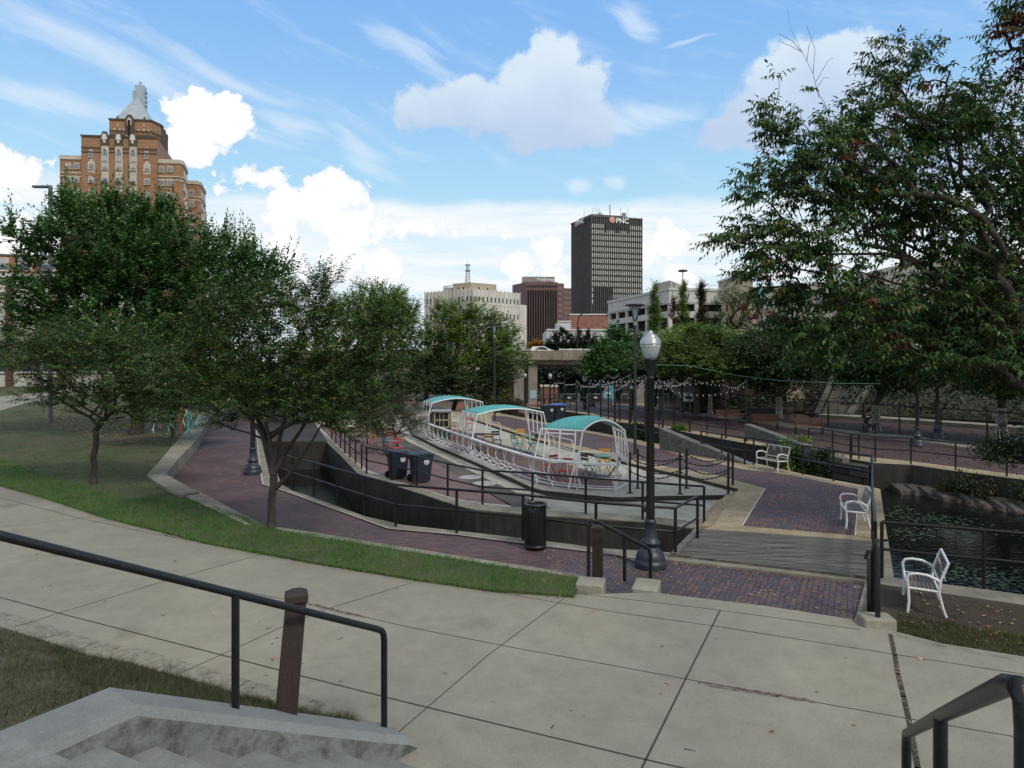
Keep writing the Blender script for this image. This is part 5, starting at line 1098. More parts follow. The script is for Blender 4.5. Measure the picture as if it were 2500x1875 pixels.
for k in range(6): p = W(1945, 1012, 43 + k * .35); mb.box((p.x - .6 + .1 * k, 47 + k * .38, .12 + .14 * k), (3.0, .8, .14))
mb.build("steps", m_wall, root)  # dark wall concrete stands in for tree shade on these steps
mb = MB()
for k in range(14): x = W(1975, 1000, 44).x + k * .16; mb.tube([(x, 44 + k * .17, .2 + .07 * k), (x, 44 + k * .17, 1.15 + .07 * k)], .015, 4)
x = W(1975, 1000, 44).x
for zz_ in (.3, 1.15): mb.tube([(x, 44, zz_), (x + 2.1, 46.2, zz_ + .9)], .03, 5)
mb.build("handrail", m_iron, root)
# ---------------------------------------------------------------- street lamps
m_globe, t_, b_ = mk("frosted_globe"); b_.inputs['Base Color'].default_value = (.50, .54, .54, 1); b_.inputs['Roughness'].default_value = .18; b_.inputs['Transmission Weight'].default_value = .35; b_.inputs['Specular IOR Level'].default_value = .6
m_cap2 = M("lamp_cap_aluminium", [(.34, .37, .41), (.48, .51, .55)], 5, .28, metal=.35)
LAMPH = 4.93
def ornate_lamp(label, p, h=LAMPH, group=None, seg=24):
    root = thing("street_lamp", label, "street lamp", p, group=group); x, y, z = p
    s = 1.0; gz = h - .60
    MB().lathe([(.33, 0), (.335, .10), (.32, .15), (.30, .16), (.305, .20), (.27, .30), (.20, .38), (.15, .42), (.155, .46), (.205, .50), (.21, .53), (.17, .56), (.135, .64), (.115, .78), (.105, .90), (.12, .93), (.12, .97), (.09, 1.0)], p, seg, flute=-.0).build("base", m_iron_b, root)
    MB().lathe([(.09, 1.0), (.088, 1.5), (.078, gz - .42), (.088, gz - .41), (.088, gz - .37), (.076, gz - .36)], p, seg, flute=-.05).build("pole", m_iron, root)
    MB().lathe([(.076, gz - .36), (.085, gz - .3), (.115, gz - .10), (.145, gz - .02), (.15, gz), (.10, gz + .012)], p, seg).build("neck", m_iron, root)
    MB().lathe([(.12, gz + .01), (.135, gz + .02), (.175, gz + .12), (.205, gz + .24), (.212, gz + .31), (.05, gz + .315)], p, seg).build("globe", m_globe, root)
    MB().lathe([(.215, gz + .30), (.222, gz + .315), (.215, gz + .33), (.205, gz + .38), (.175, gz + .44), (.13, gz + .475), (.135, gz + .49), (.10, gz + .51), (.055, gz + .535), (.05, gz + .56), (.035, gz + .59), (.001, gz + .60)], p, seg).build("cap", m_cap2, root)
    return root
lp = G(1588, 1384, 0); LN = ornate_lamp("large black street lamp with an acorn globe at the footbridge, nearest the camera", lp)
mb = MB(); mb.lathe([(.095, -.05), (.095, .05)], (lp.x, lp.y, 1.2), 12); mb.box((lp.x - .1, lp.y - .02, 1.2), (.08, .08, .1)); mb.build("handhole_cover", m_iron, LN)
ornate_lamp("black street lamp on the brick path at left, its globe lost in the tree crown", G(617, 1157, 0))
for px, Y, top, lab in ((1343, 72, 911, "small far street lamp with a white globe above the brick enclosure"), (1428, 60, 915, "small far street lamp with a white globe standing beyond the timber ramp"), (1445, 64, 862, "far street lamp whose globe shows against the road bridge parapet"), (1282, 84, 911, "farthest street lamp, its globe beside the bridge pier")):
    p = W(px, 900, Y); zt = CH - (top - HY) * Y / F; p.z = zt - LAMPH if px != 1445 else 0; ornate_lamp(lab, p, zt - p.z, seg=12)
for px, py, lab in ((2240, 1090, "street lamp with a thick blue-black base on the promenade, in front of the mulch bed"), (1665, 1020, "street lamp base in the shade left of the brown benches, beside the net-wrapped trunk")):
    ornate_lamp(lab, G(px, py, 0), 5.2, seg=14)
ornate_lamp("street lamp in the mulch bed just right of the promenade lamp", G(2288, 1072, .1), 5.2, seg=14)
def disc_lamp(label, p, top):
    root = thing("street_lamp", label, "street lamp", p); x, y, z = p; h = top
    MB().lathe([(.20, z), (.20, z + .03), (.07, z + .05)], (x, y, 0), 12).build("base_plate", m_iron, root)
    MB().tube([(x, y, z), (x, y, h - .95)], .065, 10).build("pole", M("charcoal_pole", [(.018, .02, .024), (.03, .033, .038)], 4, .45), root)
    MB().lathe([(.07, h - .98), (.08, h - .9), (.07, h - .8)], (x, y, 0), 12).build("collar", m_grey, root)
    mb = MB()
    for k in range(4):
        a = k * math.pi / 2 + .6; mb.bar((x + .05 * math.cos(a), y + .05 * math.sin(a), h - .82), (x + .33 * math.cos(a), y + .33 * math.sin(a), h - .1), .05, .02)
    mb.build("strut", m_iron, root)
    MB().lathe([(.02, h - .78), (.1, h - .6), (.17, h - .12), (.18, h - .1)], (x, y, 0), 12).build("reflector", m_globe, root)
    MB().lathe([(.20, h - .12), (.44, h - .10), (.46, h - .07), (.30, h - .02), (.001, h)], (x, y, 0), 20).build("disc", m_iron, root)
for px, py, tp, lab in ((1550.5, 1110, 741, "tall modern street lamp with a flat disc top, just left of the nearest globe lamp"), (1207.5, 1030, 789, "tall modern street lamp with a flat disc top in front of the middle trees")):
    p = G(px, py, ZW2); disc_lamp(lab, p, CH - (tp - HY) * p.y / F)
m_sl = M("violet_grey_pole", [(.10, .10, .14), (.16, .16, .21)], 3, .5)
for px, top, Y, x2, lab, wd in ((123, 453, 42, 85, "grey street light on a straight pole rising above the left maple", .12), (101, 563, 60, 79, "smaller street light half hidden in the left edge of the maple crown", .11)):
    p = W(px, top, Y); root = thing("street_light", lab, "street light", (p.x, Y, ZL)); MB().tube([(p.x, Y, ZL), (p.x, Y, p.z)], wd, 8).build("pole", m_sl, root)
    q = W(x2, top + 3, Y); MB().tube([(p.x, Y, p.z - .05), (q.x + .3, Y, q.z + .02)], .06, 6).build("arm", m_sl, root); MB().prism([(q.x - .1, Y - .13), (q.x + .75, Y - .16), (q.x + .75, Y + .16), (q.x - .1, Y + .13)], q.z - .06, q.z + .06).build("lamp_head", M("lamp_head_grey", [(.08, .08, .1), (.12, .12, .14)], 3, .5), root)
p = W(1667, 663, 158); root = thing("street_light", "slim street light with a flat round head standing on the garage roof", "street light", (p.x, 158, 15)); MB().tube([(p.x, 158, 15), (p.x, 158, p.z)], .12, 6).build("pole", m_grey, root); MB().lathe([(.3, 0), (1.1, .1), (1.1, .4), (.2, .6)], (p.x, 158, p.z - .1), 12).build("lamp_head", m_dbrown, root)
p = W(1402, 768, 100); root = thing("street_light", "thin black street light with a curved arm on the road bridge", "street light", (p.x, 95, zb(878)))
MB().tube([(p.x, 95, zb(878)), (p.x, 95, p.z - 1.5), (p.x + .2, 95, p.z - .6), (p.x + .8, 95, p.z - .1), (p.x + 1.5, 95, p.z)], .09, 6).build("pole", m_iron, root); MB().box((p.x + 1.7, 95, p.z), (.7, .25, .12)).build("lamp_head", m_iron, root)
# green wire from lamp to the tree
a = Vector((lp.x + .1, lp.y, LAMPH - .72)); pts = []
for px, py, Y in ((1610, 872, 14.3), (1680, 893, 15.6), (1800, 917, 18), (1900, 929, 20.5), (2050, 936, 24), (2150, 937, 27)): pts.append(W(px, py, Y))
pts[0] = a; tag(MB().tube([a + Vector((-.05, -.1, .05)), a + Vector((-.12, -.1, -.03)), a] + pts[1:], .009, 5).build("wire", M("green_wire", [(.05, .16, .09), (.07, .22, .12)], 5, .5), loc=a), "thin green wire running from the near lamp's neck into the trees on the right", "wire")
# ---------------------------------------------------------------- benches
def white_bench(label, p, rz, width=1.15):
    root = thing("bench", label, "bench", p, rz, "white metal benches with taupe slats"); w2 = width / 2; r = .021
    for s in (-1, 1):
        x = s * w2
        mb = MB().tube([(x, .24, 0), (x, .22, .2), (x, .23, .43), (x, .25, .60), (x, .21, .665), (x, .10, .69), (x, -.06, .68), (x, -.2, .62), (x, -.25, .57)], r * 1.15, 8); mb.build("arm", m_white, root, local=True)
        MB().tube([(x, -.33, 0), (x, -.28, .15), (x, -.22, .42), (x, -.25, .62), (x, -.36, .92)], r * 1.1, 8).build("leg", m_white, root, local=True)
    mb = MB().tube([(-w2, .23, .43), (w2, .23, .43)], r, 8); mb.tube([(-w2, -.22, .42), (w2, -.22, .42)], r, 8); mb.tube([(-w2, .23, .43), (-w2, -.22, .42)], r, 8); mb.tube([(w2, .23, .43), (w2, -.22, .42)], r, 8)
    mb.tube([(-w2, -.36, .92), (w2, -.36, .92)], r, 8); mb.tube([(-w2, -.25, .52), (w2, -.25, .52)], r * .8, 8); mb.build("frame", m_white, root, local=True)
    mb = MB()
    for i in range(7): mb.box((0, -.18 + i * .062, .436), (width - .04, .046, .014))
    mb.build("seat", m_taupe, root, local=True)
    mb = MB()
    for i in range(7): t = (i + .5) / 7; mb.box((0, -.255 - .1 * t, .55 + .35 * t), (width - .04, .014, .044), rx=R(-14))
    for i in (1, 2): mb.box((-w2 + width * i / 3, -.308, .72), (.03, .012, .4), rx=R(-14), mi=1)
    mb.build("backrest", [m_taupe, m_white], root, local=True)
    return root
p = G(1892, 1150, ZW2); white_bench("white bench with taupe slats seen from the front, against the railing of the middle walkway", Vector((9.86, 25.9, ZW2)), R(111), 1.12)
p = G(2092, 1300, ZW2); white_bench("white bench seen from its side at the right edge of the brick plaza", Vector((8.69, 17.37, ZW2)), R(71), 1.03)
p = G(2255, 1497, .25); white_bench("white bench on the bare lawn corner by the pond, nearest the camera", Vector((6.76, 11.29, .25)), R(64), .98).scale = (.93, .93, .93)
def slat_bench(label, p, rz, grp="reddish slatted benches along the promenade"):
    root = thing("bench", label, "bench", p, rz, grp)
    for s in (-.72, .72):
        MB().tube([(s, .28, 0), (s, .24, .3), (s, .25, .44)], .028, 6).tube([(s, -.3, 0), (s, -.22, .3), (s, -.2, .44), (s, -.34, .88)], .028, 6).tube([(s, -.2, .42), (s, .26, .43)], .026, 6).build("leg", m_iron, root, local=True)
        MB().tube([(s, .25, .44), (s, .27, .60), (s, .18, .66), (s, -.05, .66), (s, -.27, .62)], .022, 6).build("arm", m_iron, root, local=True)
    mb = MB()
    for i in range(5): mb.box((0, -.16 + i * .098, .45), (1.6, .08, .035))
    mb.build("seat", m_benchw, root, local=True)
    mb = MB()
    for i in range(5): t = (i + .5) / 5; mb.box((0, -.20 - .14 * t, .50 + .42 * t), (1.6, .025, .046), rx=R(-17))
    mb.build("backrest", m_benchw, root, local=True)
for px, py, rz, lab in ((1777, 1035, 163, "reddish slatted bench on the promenade, left one of the three before shaded trees"), (1868, 1048, 163, "reddish slatted bench on the promenade beside the net-wrapped trunk, between two similar benches"), (1975, 1060, 163, "reddish slatted bench on the promenade, right one of three and nearest the pond"), (1520, 1001, 172, "far reddish bench behind the string light poles, seen through the near lamp's left side"), (1472, 998, 172, "far reddish bench in front of the mural panel, left of its twin")):
    p = G(px, py, .02); slat_bench(lab, p, R(rz))
# ---------------------------------------------------------------- litter bin and wheeled bins
p = G(1307, 1340, 0); root = thing("litter_bin", "black slatted metal litter bin beside the brick path at the centre", "litter bin", p); H = 1.06; r = .245
mb = MB()
for k in range(26): a = 2 * math.pi * k / 26; mb.box((p.x + r * math.cos(a), p.y + r * math.sin(a), .07 + (H - .1) / 2), (.008, .037, H - .1), a)
mb.build("slats", m_iron, root); MB().lathe([(r - .02, .05), (r + .012, .05), (r + .012, .12), (r - .02, .12), (r - .02, .05)], p, 28).lathe([(r - .03, H - .07), (r + .015, H - .07), (r + .02, H - .02), (r - .035, H - .01), (r - .03, H - .07)], p, 28).build("rim_rings", m_iron, root)
MB().lathe([(.19, .06), (.195, H - .2), (.18, H - .2), (.175, .1), (.001, .1)], p, 20).build("liner", m_blackp, root); MB().lathe([(.06, 0), (.06, .05), (.22, .05), (.22, .07), (.001, .07)], p, 16).build("foot", m_iron, root)
def wheelie(label, p, rz, lidmat, s=1.0, bodymat=None, grp=None):
    root = thing("wheeled_bin", label, "wheeled bin", p, rz, grp); bodymat = bodymat or m_bin
    def ring(z, w_, d0, d1): return [(-w_ / 2 * s, d0 * s, z * s), (w_ / 2 * s, d0 * s, z * s), (w_ / 2 * s, d1 * s, z * s), (-w_ / 2 * s, d1 * s, z * s)]
    rs = [ring(.06, .46, -.30, .26), ring(.82, .56, -.36, .33), ring(.84, .60, -.40, .35), ring(.98, .62, -.41, .36)]; mb = MB()
    for i in range(3): mb.add(rs[i] + rs[i + 1], [(0, 1, 5, 4), (1, 2, 6, 5), (2, 3, 7, 6), (3, 0, 4, 7)])
    mb.add(rs[0], [(3, 2, 1, 0)]); mb.build("body", bodymat, root, local=True, bevel=.02)
    mb = MB(); rs = [ring(.985, .66, -.45, .40), ring(1.03, .66, -.45, .40), ring(1.08, .52, -.33, .28)]
    for i in range(2): mb.add(rs[i] + rs[i + 1], [(0, 1, 5, 4), (1, 2, 6, 5), (2, 3, 7, 6), (3, 0, 4, 7)])
    mb.add(rs[2], [(0, 1, 2, 3)]); mb.add(rs[0], [(3, 2, 1, 0)]); mb.build("lid", lidmat, root, local=True, bevel=.012)
    MB().tube([(-.25 * s, -.44 * s, 1.0 * s), (-.25 * s, -.52 * s, .98 * s), (.25 * s, -.52 * s, .98 * s), (.25 * s, -.44 * s, 1.0 * s)], .018 * s, 6).build("handle", bodymat, root, local=True)
    for sx in (-.30, .30): MB().tube([(sx * s - .03, -.30 * s, .14 * s), (sx * s + .03, -.30 * s, .14 * s)], .14 * s, 16).build("wheel", m_blackp, root, local=True)
    mb = MB(); M_ = Matrix.Translation(Vector((.288 * s, .10 * s, .76 * s))) @ Matrix.Rotation(R(90), 4, 'Y') @ Matrix.Rotation(R(90), 4, 'Z')
    n = 22; o1 = [M_ @ Vector((.105 * s * math.cos(2 * math.pi * i / n), .105 * s * math.sin(2 * math.pi * i / n), 0)) for i in range(n)]; i1 = [M_ @ Vector((.075 * s * math.cos(2 * math.pi * i / n), .075 * s * math.sin(2 * math.pi * i / n), 0)) for i in range(n)]
    mb.add(o1 + i1, [(i, (i + 1) % n, n + (i + 1) % n, n + i) for i in range(n)]); i2 = [M_ @ Vector((.052 * s * math.cos(2 * math.pi * i / n), .06 * s * math.sin(2 * math.pi * i / n), 0)) for i in range(n)]; mb.add(i2, [tuple(range(n))]); mb.build("emblem", m_emblem, root, local=True)
    return root
wheelie("navy wheeled bin on the island behind the railing, left one with its emblem half hidden", G(962, 1170, ZI) + Vector((.12, .2, 0)), R(-62), m_bin, .98)
wheelie("navy wheeled bin with a round white emblem behind the railing, right one and nearer", G(1018, 1180, ZI) + Vector((.12, .25, 0)), R(-62), m_bin, 1.02)
wheelie("dark wheeled bin with a bright blue lid and round white emblem by far poles", G(1363, 1028, ZW2), R(-62), m_binlid, 1.12)
wheelie("black wheeled bin tucked left of the blue-lidded bin", G(1338, 1030, ZW2), R(-62), m_bin, 1.1)
# manhole covers
for px, py, rx, lab in ((1147, 1165, .42, "round pale manhole cover on the asphalt strip, farther one"), (1183, 1180, .42, "round pale manhole cover on the asphalt strip, nearer one")):
    p = G(px, py, ZI + .004); mb = MB().lathe([(rx + .02, 0), (rx, .012), (rx * .88, .012), (rx * .86, .018), (rx * .82, .018), (rx * .8, .012), (.001, .012)], p, 28)
    tag(mb.build("manhole_cover", concrete("worn_cast_plate", (.30, .31, .31), (.48, .49, .49), stain=.5, sc=4), loc=p), lab, "manhole cover")
# ---------------------------------------------------------------- boat frame
hull_px = [(1008, 1056), (1014, 1060), (1023, 1063), (1044, 1073), (1065, 1083), (1107, 1101), (1150, 1119), (1193, 1138), (1233, 1153), (1277, 1169.5), (1304, 1178.6), (1345, 1189), (1405, 1196), (1455, 1200), (1504, 1202)]
HN = [G(x, y, 0) for x, y in hull_px]
def resample(P, d):
    out = [P[0]]; acc = 0
    for i in range(len(P) - 1):
        a, b = P[i], P[i + 1]; L_ = (b - a).length; t = d - acc
        while t < L_: out.append(a.lerp(b, t / L_)); t += d
        acc = L_ - (t - d)
    return out
# the far side, seen through the canopies
A = {1: Vector((-4.53, 37.5, 0)), 2: Vector((-1.63, 29.6, 0)), 3: Vector((2.34, 23.1, 0))}; B = {1: Vector((-1.57, 38.8, 0)), 2: Vector((1.54, 31.06, 0)), 3: Vector((3.88, 23.2, 0))}
C = {1: Vector((-5.2, 39.6, 0)), 2: Vector((-2.43, 31.7, 0)), 3: Vector((.90, 23.8, 0))}; D = {1: Vector((-2.8, 41.5, 0)), 2: Vector((.74, 33.2, 0)), 3: Vector((3.8, 25.2, 0))}
root = thing("boat_frame", "white tubular outline of a canal boat with three teal canopies and ribbed side rails", "boat sculpture", G(1300, 1170, 0)); BR = root
def outn(P, i):
    t = (P[min(i + 1, len(P) - 1)] - P[max(i - 1, 0)]).normalized(); return Vector((t.y, -t.x, 0))
def hull_side(P, outs, name, spacing=.40, thick=True):
    n = len(P); mid = [P[i] + outs[i] * .22 + Vector((0, 0, .48)) for i in range(n)]; top = [P[i] + outs[i] * .12 + Vector((0, 0, .92)) for i in range(n)]; low = [P[i] + Vector((0, 0, .10)) for i in range(n)]
    inn = [P[i] - outs[i] * .38 + Vector((0, 0, .10)) for i in range(n)]
    MB().tube(low, .022, 6).build("bottom_rail", m_white, root); MB().tube(inn, .018, 6).build("inner_rail", m_white, root); MB().tube(mid, .022, 6).build("middle_rail", m_white, root)
    mb = MB()
    for i in range(n - 1): mb.bar(top[i], top[i + 1] + (top[i + 1] - top[i]) * .04, .16, .06)
    mb.build("gunwale", m_white, root)
    mb = MB(); Q = [q for q in resample(P, .84) if q.x < HN[10].x - .3] + [G(1309, 1180, 0), G(1349, 1190, 0), G(1409, 1196.5, 0)]
    for k, q in enumerate(Q):
        j = min(range(n), key=lambda i: (P[i] - q).length); o = outs[j]; t = Vector((-o.y, o.x, 0)); t = -t if t.y < 0 else t
        for dt, di in ((0, 0), (.30, .34)):
            b = q + t * dt
            mb.tube([b - o * di + Vector((0, 0, .10)), b + o * (.14 - di * .8) + Vector((0, 0, .26)), b + o * (.22 - di * .45) + Vector((0, 0, .48)), b + o * (.19 - di * .2) + Vector((0, 0, .72)), b + o * .11 + Vector((0, 0, .90))], .019, 5)
        mb.tube([q + Vector((0, 0, .10)), q - o * .34 + t * .30 + Vector((0, 0, .10))], .017, 5); mb.tube([q, q + Vector((0, 0, .1))], .022, 5)
        mb.tube([q + o * .22 + Vector((0, 0, .48)), q + o * .06 + t * .30 + Vector((0, 0, .48))], .015, 4)
    mb.build("ribs", m_white, root)
hull_side(HN, [outn(HN, i) for i in range(len(HN))], "near")
# short far-side rails
for a, b in ((B[3], D[3]), (B[2], B[2] + Vector((.9, -2.2, 0))), (B[1], B[1] + Vector((.8, -2, 0)))):
    o = Vector((1, .35, 0)).normalized(); mb = MB()
    for z_, w_ in ((.10, 0), (.48, .2), (.92, .1)): mb.tube([a + o * w_ + Vector((0, 0, z_)), b + o * w_ + Vector((0, 0, z_))], .02, 5)
    for t in (0, .22, 1): q = a.lerp(b, t); mb.tube([q, q + o * .2 + Vector((0, 0, .48)), q + o * .1 + Vector((0, 0, .92))], .022, 6)
    mb.build("far_rail", m_white, root)
# stern box at the right end
def at(px, py, Y): return W(px, py, Y)
mb = MB(); e1 = HN[-1]; e2 = Vector((3.88, 23.2, 0)); bx = [at(1410, 1102, 22.6), at(1505, 1105, 22.2), at(1495, 1082, 24.2), at(1510, 1080, 24.0)]
t1_, t2_ = e1 + Vector((0, -.05, 1.55)), e1 + Vector((0, 0, 0))
mb.tube([e1, e1 + Vector((0, -.05, .5)), at(1508, 1080, e1.y)], .028, 6); mb.tube([HN[-2] + Vector((-.9, 0, .1)), at(1402, 1135, 22.5), at(1411, 1103, 22.6)], .024, 6)
mb.tube([at(1411, 1103, 22.6), at(1505, 1107, 22.2)], .024, 6); mb.tube([at(1505, 1107, 22.2), at(1503, 1198, 22.2)], .024, 6)
mb.tube([at(1508, 1080, 22.2), at(1496, 1082, 23.6), at(1497, 1106, 23.6)], .02, 6); mb.tube([at(1505, 1107, 22.2), e2 + Vector((0, 0, 1.0))], .022, 6); mb.tube([e1 + Vector((0, 0, .1)), e2 + Vector((0, 0, .1))], .022, 6)
mb.build("bow_frame", m_white, root)
def canopy(k, ztop, rise, panels):
    a, b, c, d = A[k], B[k], C[k], D[k]; lift = Vector((0, 0, ztop)); out = (a - b).normalized() * .12
    inA, inB, inC, inD = a.lerp(b, .04) + lift, b.lerp(a, .04) + lift, c.lerp(d, .04) + lift, d.lerp(c, .04) + lift
    for p, q, s_ in ((a, inA, 1), (b, inB, -1), (c, inC, 1), (d, inD, -1)):
        o = out * s_
        MB().tube([p, p + o * 1.3 + Vector((0, 0, .48)), p + o * .9 + Vector((0, 0, .92)), q], .028, 7).build("post", m_white, root)
    N = 14; NL = 6; grid = []
    for j in range(NL + 1):
        s0, s1 = inA.lerp(inC, j / NL), inB.lerp(inD, j / NL)
        grid.append([s0.lerp(s1, i / N) + Vector((0, 0, (rise + .06 * math.sin(math.pi * j / NL)) * (1 - (2 * i / N - 1) ** 2))) for i in range(N + 1)])
    vs = [v for r_ in grid for v in r_] + [v - Vector((0, 0, .03)) for r_ in grid for v in r_]; n0 = (N + 1) * (NL + 1)
    fs = []
    for j in range(NL):
        for i in range(N):
            q = (j * (N + 1) + i, j * (N + 1) + i + 1, (j + 1) * (N + 1) + i + 1, (j + 1) * (N + 1) + i); fs.append(q); fs.append(tuple(n0 + x for x in q[::-1]))
    for i in range(N): fs.append((i, n0 + i, n0 + i + 1, i + 1)); e = NL * (N + 1); fs.append((e + i, e + i + 1, n0 + e + i + 1, n0 + e + i))
    for j in range(NL): q, q2 = j * (N + 1), (j + 1) * (N + 1); fs.append((q, q2, n0 + q2, n0 + q)); fs.append((q + N, n0 + q + N, n0 + q2 + N, q2 + N))
    MB().add(vs, fs, 0, True).build("canopy", m_teal, root)
    mb = MB()
    for r_ in (grid[0], grid[-1]): mb.tube([v - Vector((0, 0, .04)) for v in r_], .03, 6)
    mb.tube([r_[0] - Vector((0, 0, .04)) for r_ in grid], .03, 6); mb.tube([r_[-1] - Vector((0, 0, .04)) for r_ in grid], .03, 6)
    mb.tube([v - Vector((0, 0, .05)) for v in grid[NL // 2]], .02, 5); mb.build("roof_frame", m_white, root)
    for p, q, off in ((inA, inC, a - b), (inB, inD, b - a)):
        mb = MB()
        o = off.normalized() * .05
        u0, u1 = .14, .86; z0, z1 = -1.08, -.16
        f = [p.lerp(q, u0) + o + Vector((0, 0, z1)), p.lerp(q, u1) + o + Vector((0, 0, z1)), p.lerp(q, u1) + o * 2.2 + Vector((0, 0, z0)), p.lerp(q, u0) + o * 2.2 + Vector((0, 0, z0))]
        for i in range(4): mb.bar(f[i], f[(i + 1) % 4], .05, .05)
        for t in ((.34, .66) if off.length > 0 and (off - (b - a)).length < .01 else (.5,)): mb.bar(f[0].lerp(f[1], t) + Vector((0, 0, .15)), f[3].lerp(f[2], t), .05, .05)
        for t in (0, 1): mb.bar(f[0].lerp(f[1], t), f[0].lerp(f[1], t) + Vector((0, 0, .15)), .03, .03)
        mb.build("window_frame", m_white, root)
canopy(1, 1.97, .24, 1); canopy(2, 1.97, .22, 1); canopy(3, 1.95, .36, 1)
# ---------------------------------------------------------------- tables and chairs
cm = {k: M(k + "_chair_enamel", [c]) for k, c in {"red": (.50, .055, .035), "orange": (.62, .15, .05), "yellow": (.62, .33, .035), "teal": (.10, .30, .30), "blue": (.08, .22, .34), "grey": (.045, .05, .06), "mint": (.22, .42, .36), "pink": (.45, .12, .14), "cream": (.55, .58, .44)}.items()}
CPROTO = {}
def chair(colr, label, p, rz, seat=None):
    key = (colr, seat)
    if key not in CPROTO:
        m = cm[colr]; ms = cm[seat or colr]; root = thing("folding_chair", label, "chair", p, rz); w2 = .20; H = .86
        for s in (-w2, w2):
            MB().tube([(s, .22, 0), (s, -.02, .34), (s, -.18, .58), (s, -.23, H)], .014, 5).tube([(s * .88, -.24, 0), (s * .88, .0, .30), (s * .88, .17, .46)], .014, 5).build("leg", m, root, local=True)
        mb = MB()
        for i in range(6): mb.box((0, -.15 + i * .066, .46), (.40, .05, .014))
        mb.build("seat", ms, root, local=True)
        mb = MB()
        for z in (H - .04, H - .16): mb.box((0, -.225, z), (.40, .016, .085), rx=R(-8))
        mb.tube([(-w2, .20, .06), (w2, .20, .06)], .011, 5); mb.tube([(-w2 * .88, -.2, .06), (w2 * .88, -.2, .06)], .011, 5); mb.build("backrest", m, root, local=True)
        CPROTO[key] = root; return root
    return place(CPROTO[key], p, rz, label)
TPROTO = {}
def table(colr, label, p, rz=0, r=.33):
    if colr not in TPROTO:
        m = cm[colr]; root = thing("bistro_table", label, "table", p, rz)
        MB().lathe([(.001, .70), (r, .70), (r + .01, .715), (r, .735), (.001, .735)], (0, 0, 0), 24).build("tabletop", m, root, local=True)
        for s in (-.2, .2): MB().tube([(s, .24, 0), (s, -.2, .70)], .014, 5).tube([(s * .85, -.24, 0), (s * .85, .2, .70)], .014, 5).build("leg", m, root, local=True)
        TPROTO[colr] = root; return root
    return place(TPROTO[colr], p, rz, label)
for px, py, colr, seat, rz, lab in ((1380, 1181, "red", None, 150, "red folding chair inside the boat frame, closest to the front rail"), (1341, 1166, "red", None, 40, "reddish folding chair left of the pale table inside the boat frame"),
        (1438, 1166, "grey", "blue", -60, "dark folding chair with a bluish seat left of the teal-topped table in the bow"), (1500, 1164, "grey", "blue", 70, "dark folding chair with a bluish seat at the right side of the bow table"), (1477, 1152, "yellow", None, 175, "yellow folding chair behind the teal-topped table in the bow"),
        (1262, 1106, "mint", "teal", -50, "mint folding chair left of the pale teal table between second and third canopies"), (1300, 1106, "grey", "teal", 110, "dark green folding chair right of the pale teal table"), (1272, 1090, "yellow", None, 190, "yellow folding chair behind the pale teal table"),
        (1192, 1104, "yellow", None, 170, "yellow folding chair in the middle of the boat frame beside the small dark chair"), (1213, 1097, "grey", "blue", 200, "small dark slatted folding chair standing alone on the boat platform"), (1106, 1074, "red", None, 160, "red folding chair under the second canopy, seen through the side ribs"),
        (1145, 1052, "red", None, 185, "red folding chair seen through the posts of the second canopy"), (1060, 1050, "pink", None, 150, "pinkish red chair below the green book cupboard"), (1119, 1014, "red", None, 40, "red folding chair beyond the pale planks, below the first canopy")):
    z = ZP + .004 if py > 1045 else ZW2
    chair(colr, lab, G(px, py, z), R(rz), seat)
for px, py, colr, lab in ((1358, 1176, "cream", "pale green-topped bistro table among the red chairs in the boat frame"), (1471, 1160, "teal", "small teal-topped bistro table in the bow of the boat frame"), (1284, 1102, "mint", "pale teal bistro table in front of the yellow chair, between two canopies"), (1103, 1062, "orange", "orange-red bistro table under the second canopy"), (1170, 1096, "grey", "dark bistro table behind the side rails amidships")):
    table(colr, lab, G(px, py, ZP + .004), R(20))
for px, py, colr, lab in ((923, 1098, "yellow", "yellow-topped bistro table on the island left of the small multi-stem tree"), (957, 1112, "blue", "light blue bistro table just behind the left wheeled bin"), (885, 1066, "red", "red bistro table partly hidden by the dark tree branches on the island")):
    table(colr, lab, G(px, py, ZI + .004), R(20), .38)
for px, py, colr, rz, lab in ((969, 1118, "red", 185, "bright red folding chair behind the left wheeled bin"), (928, 1102, "blue", 170, "blue folding chair in front of the yellow-topped table on the island"), (952, 1098, "orange", 190, "orange folding chair behind the light blue table on the island"), (910, 1086, "orange", 100, "orange folding chair behind the yellow-topped table, under the dark branches")):
    chair(colr, lab, G(px, py, ZI + .004), R(rz))
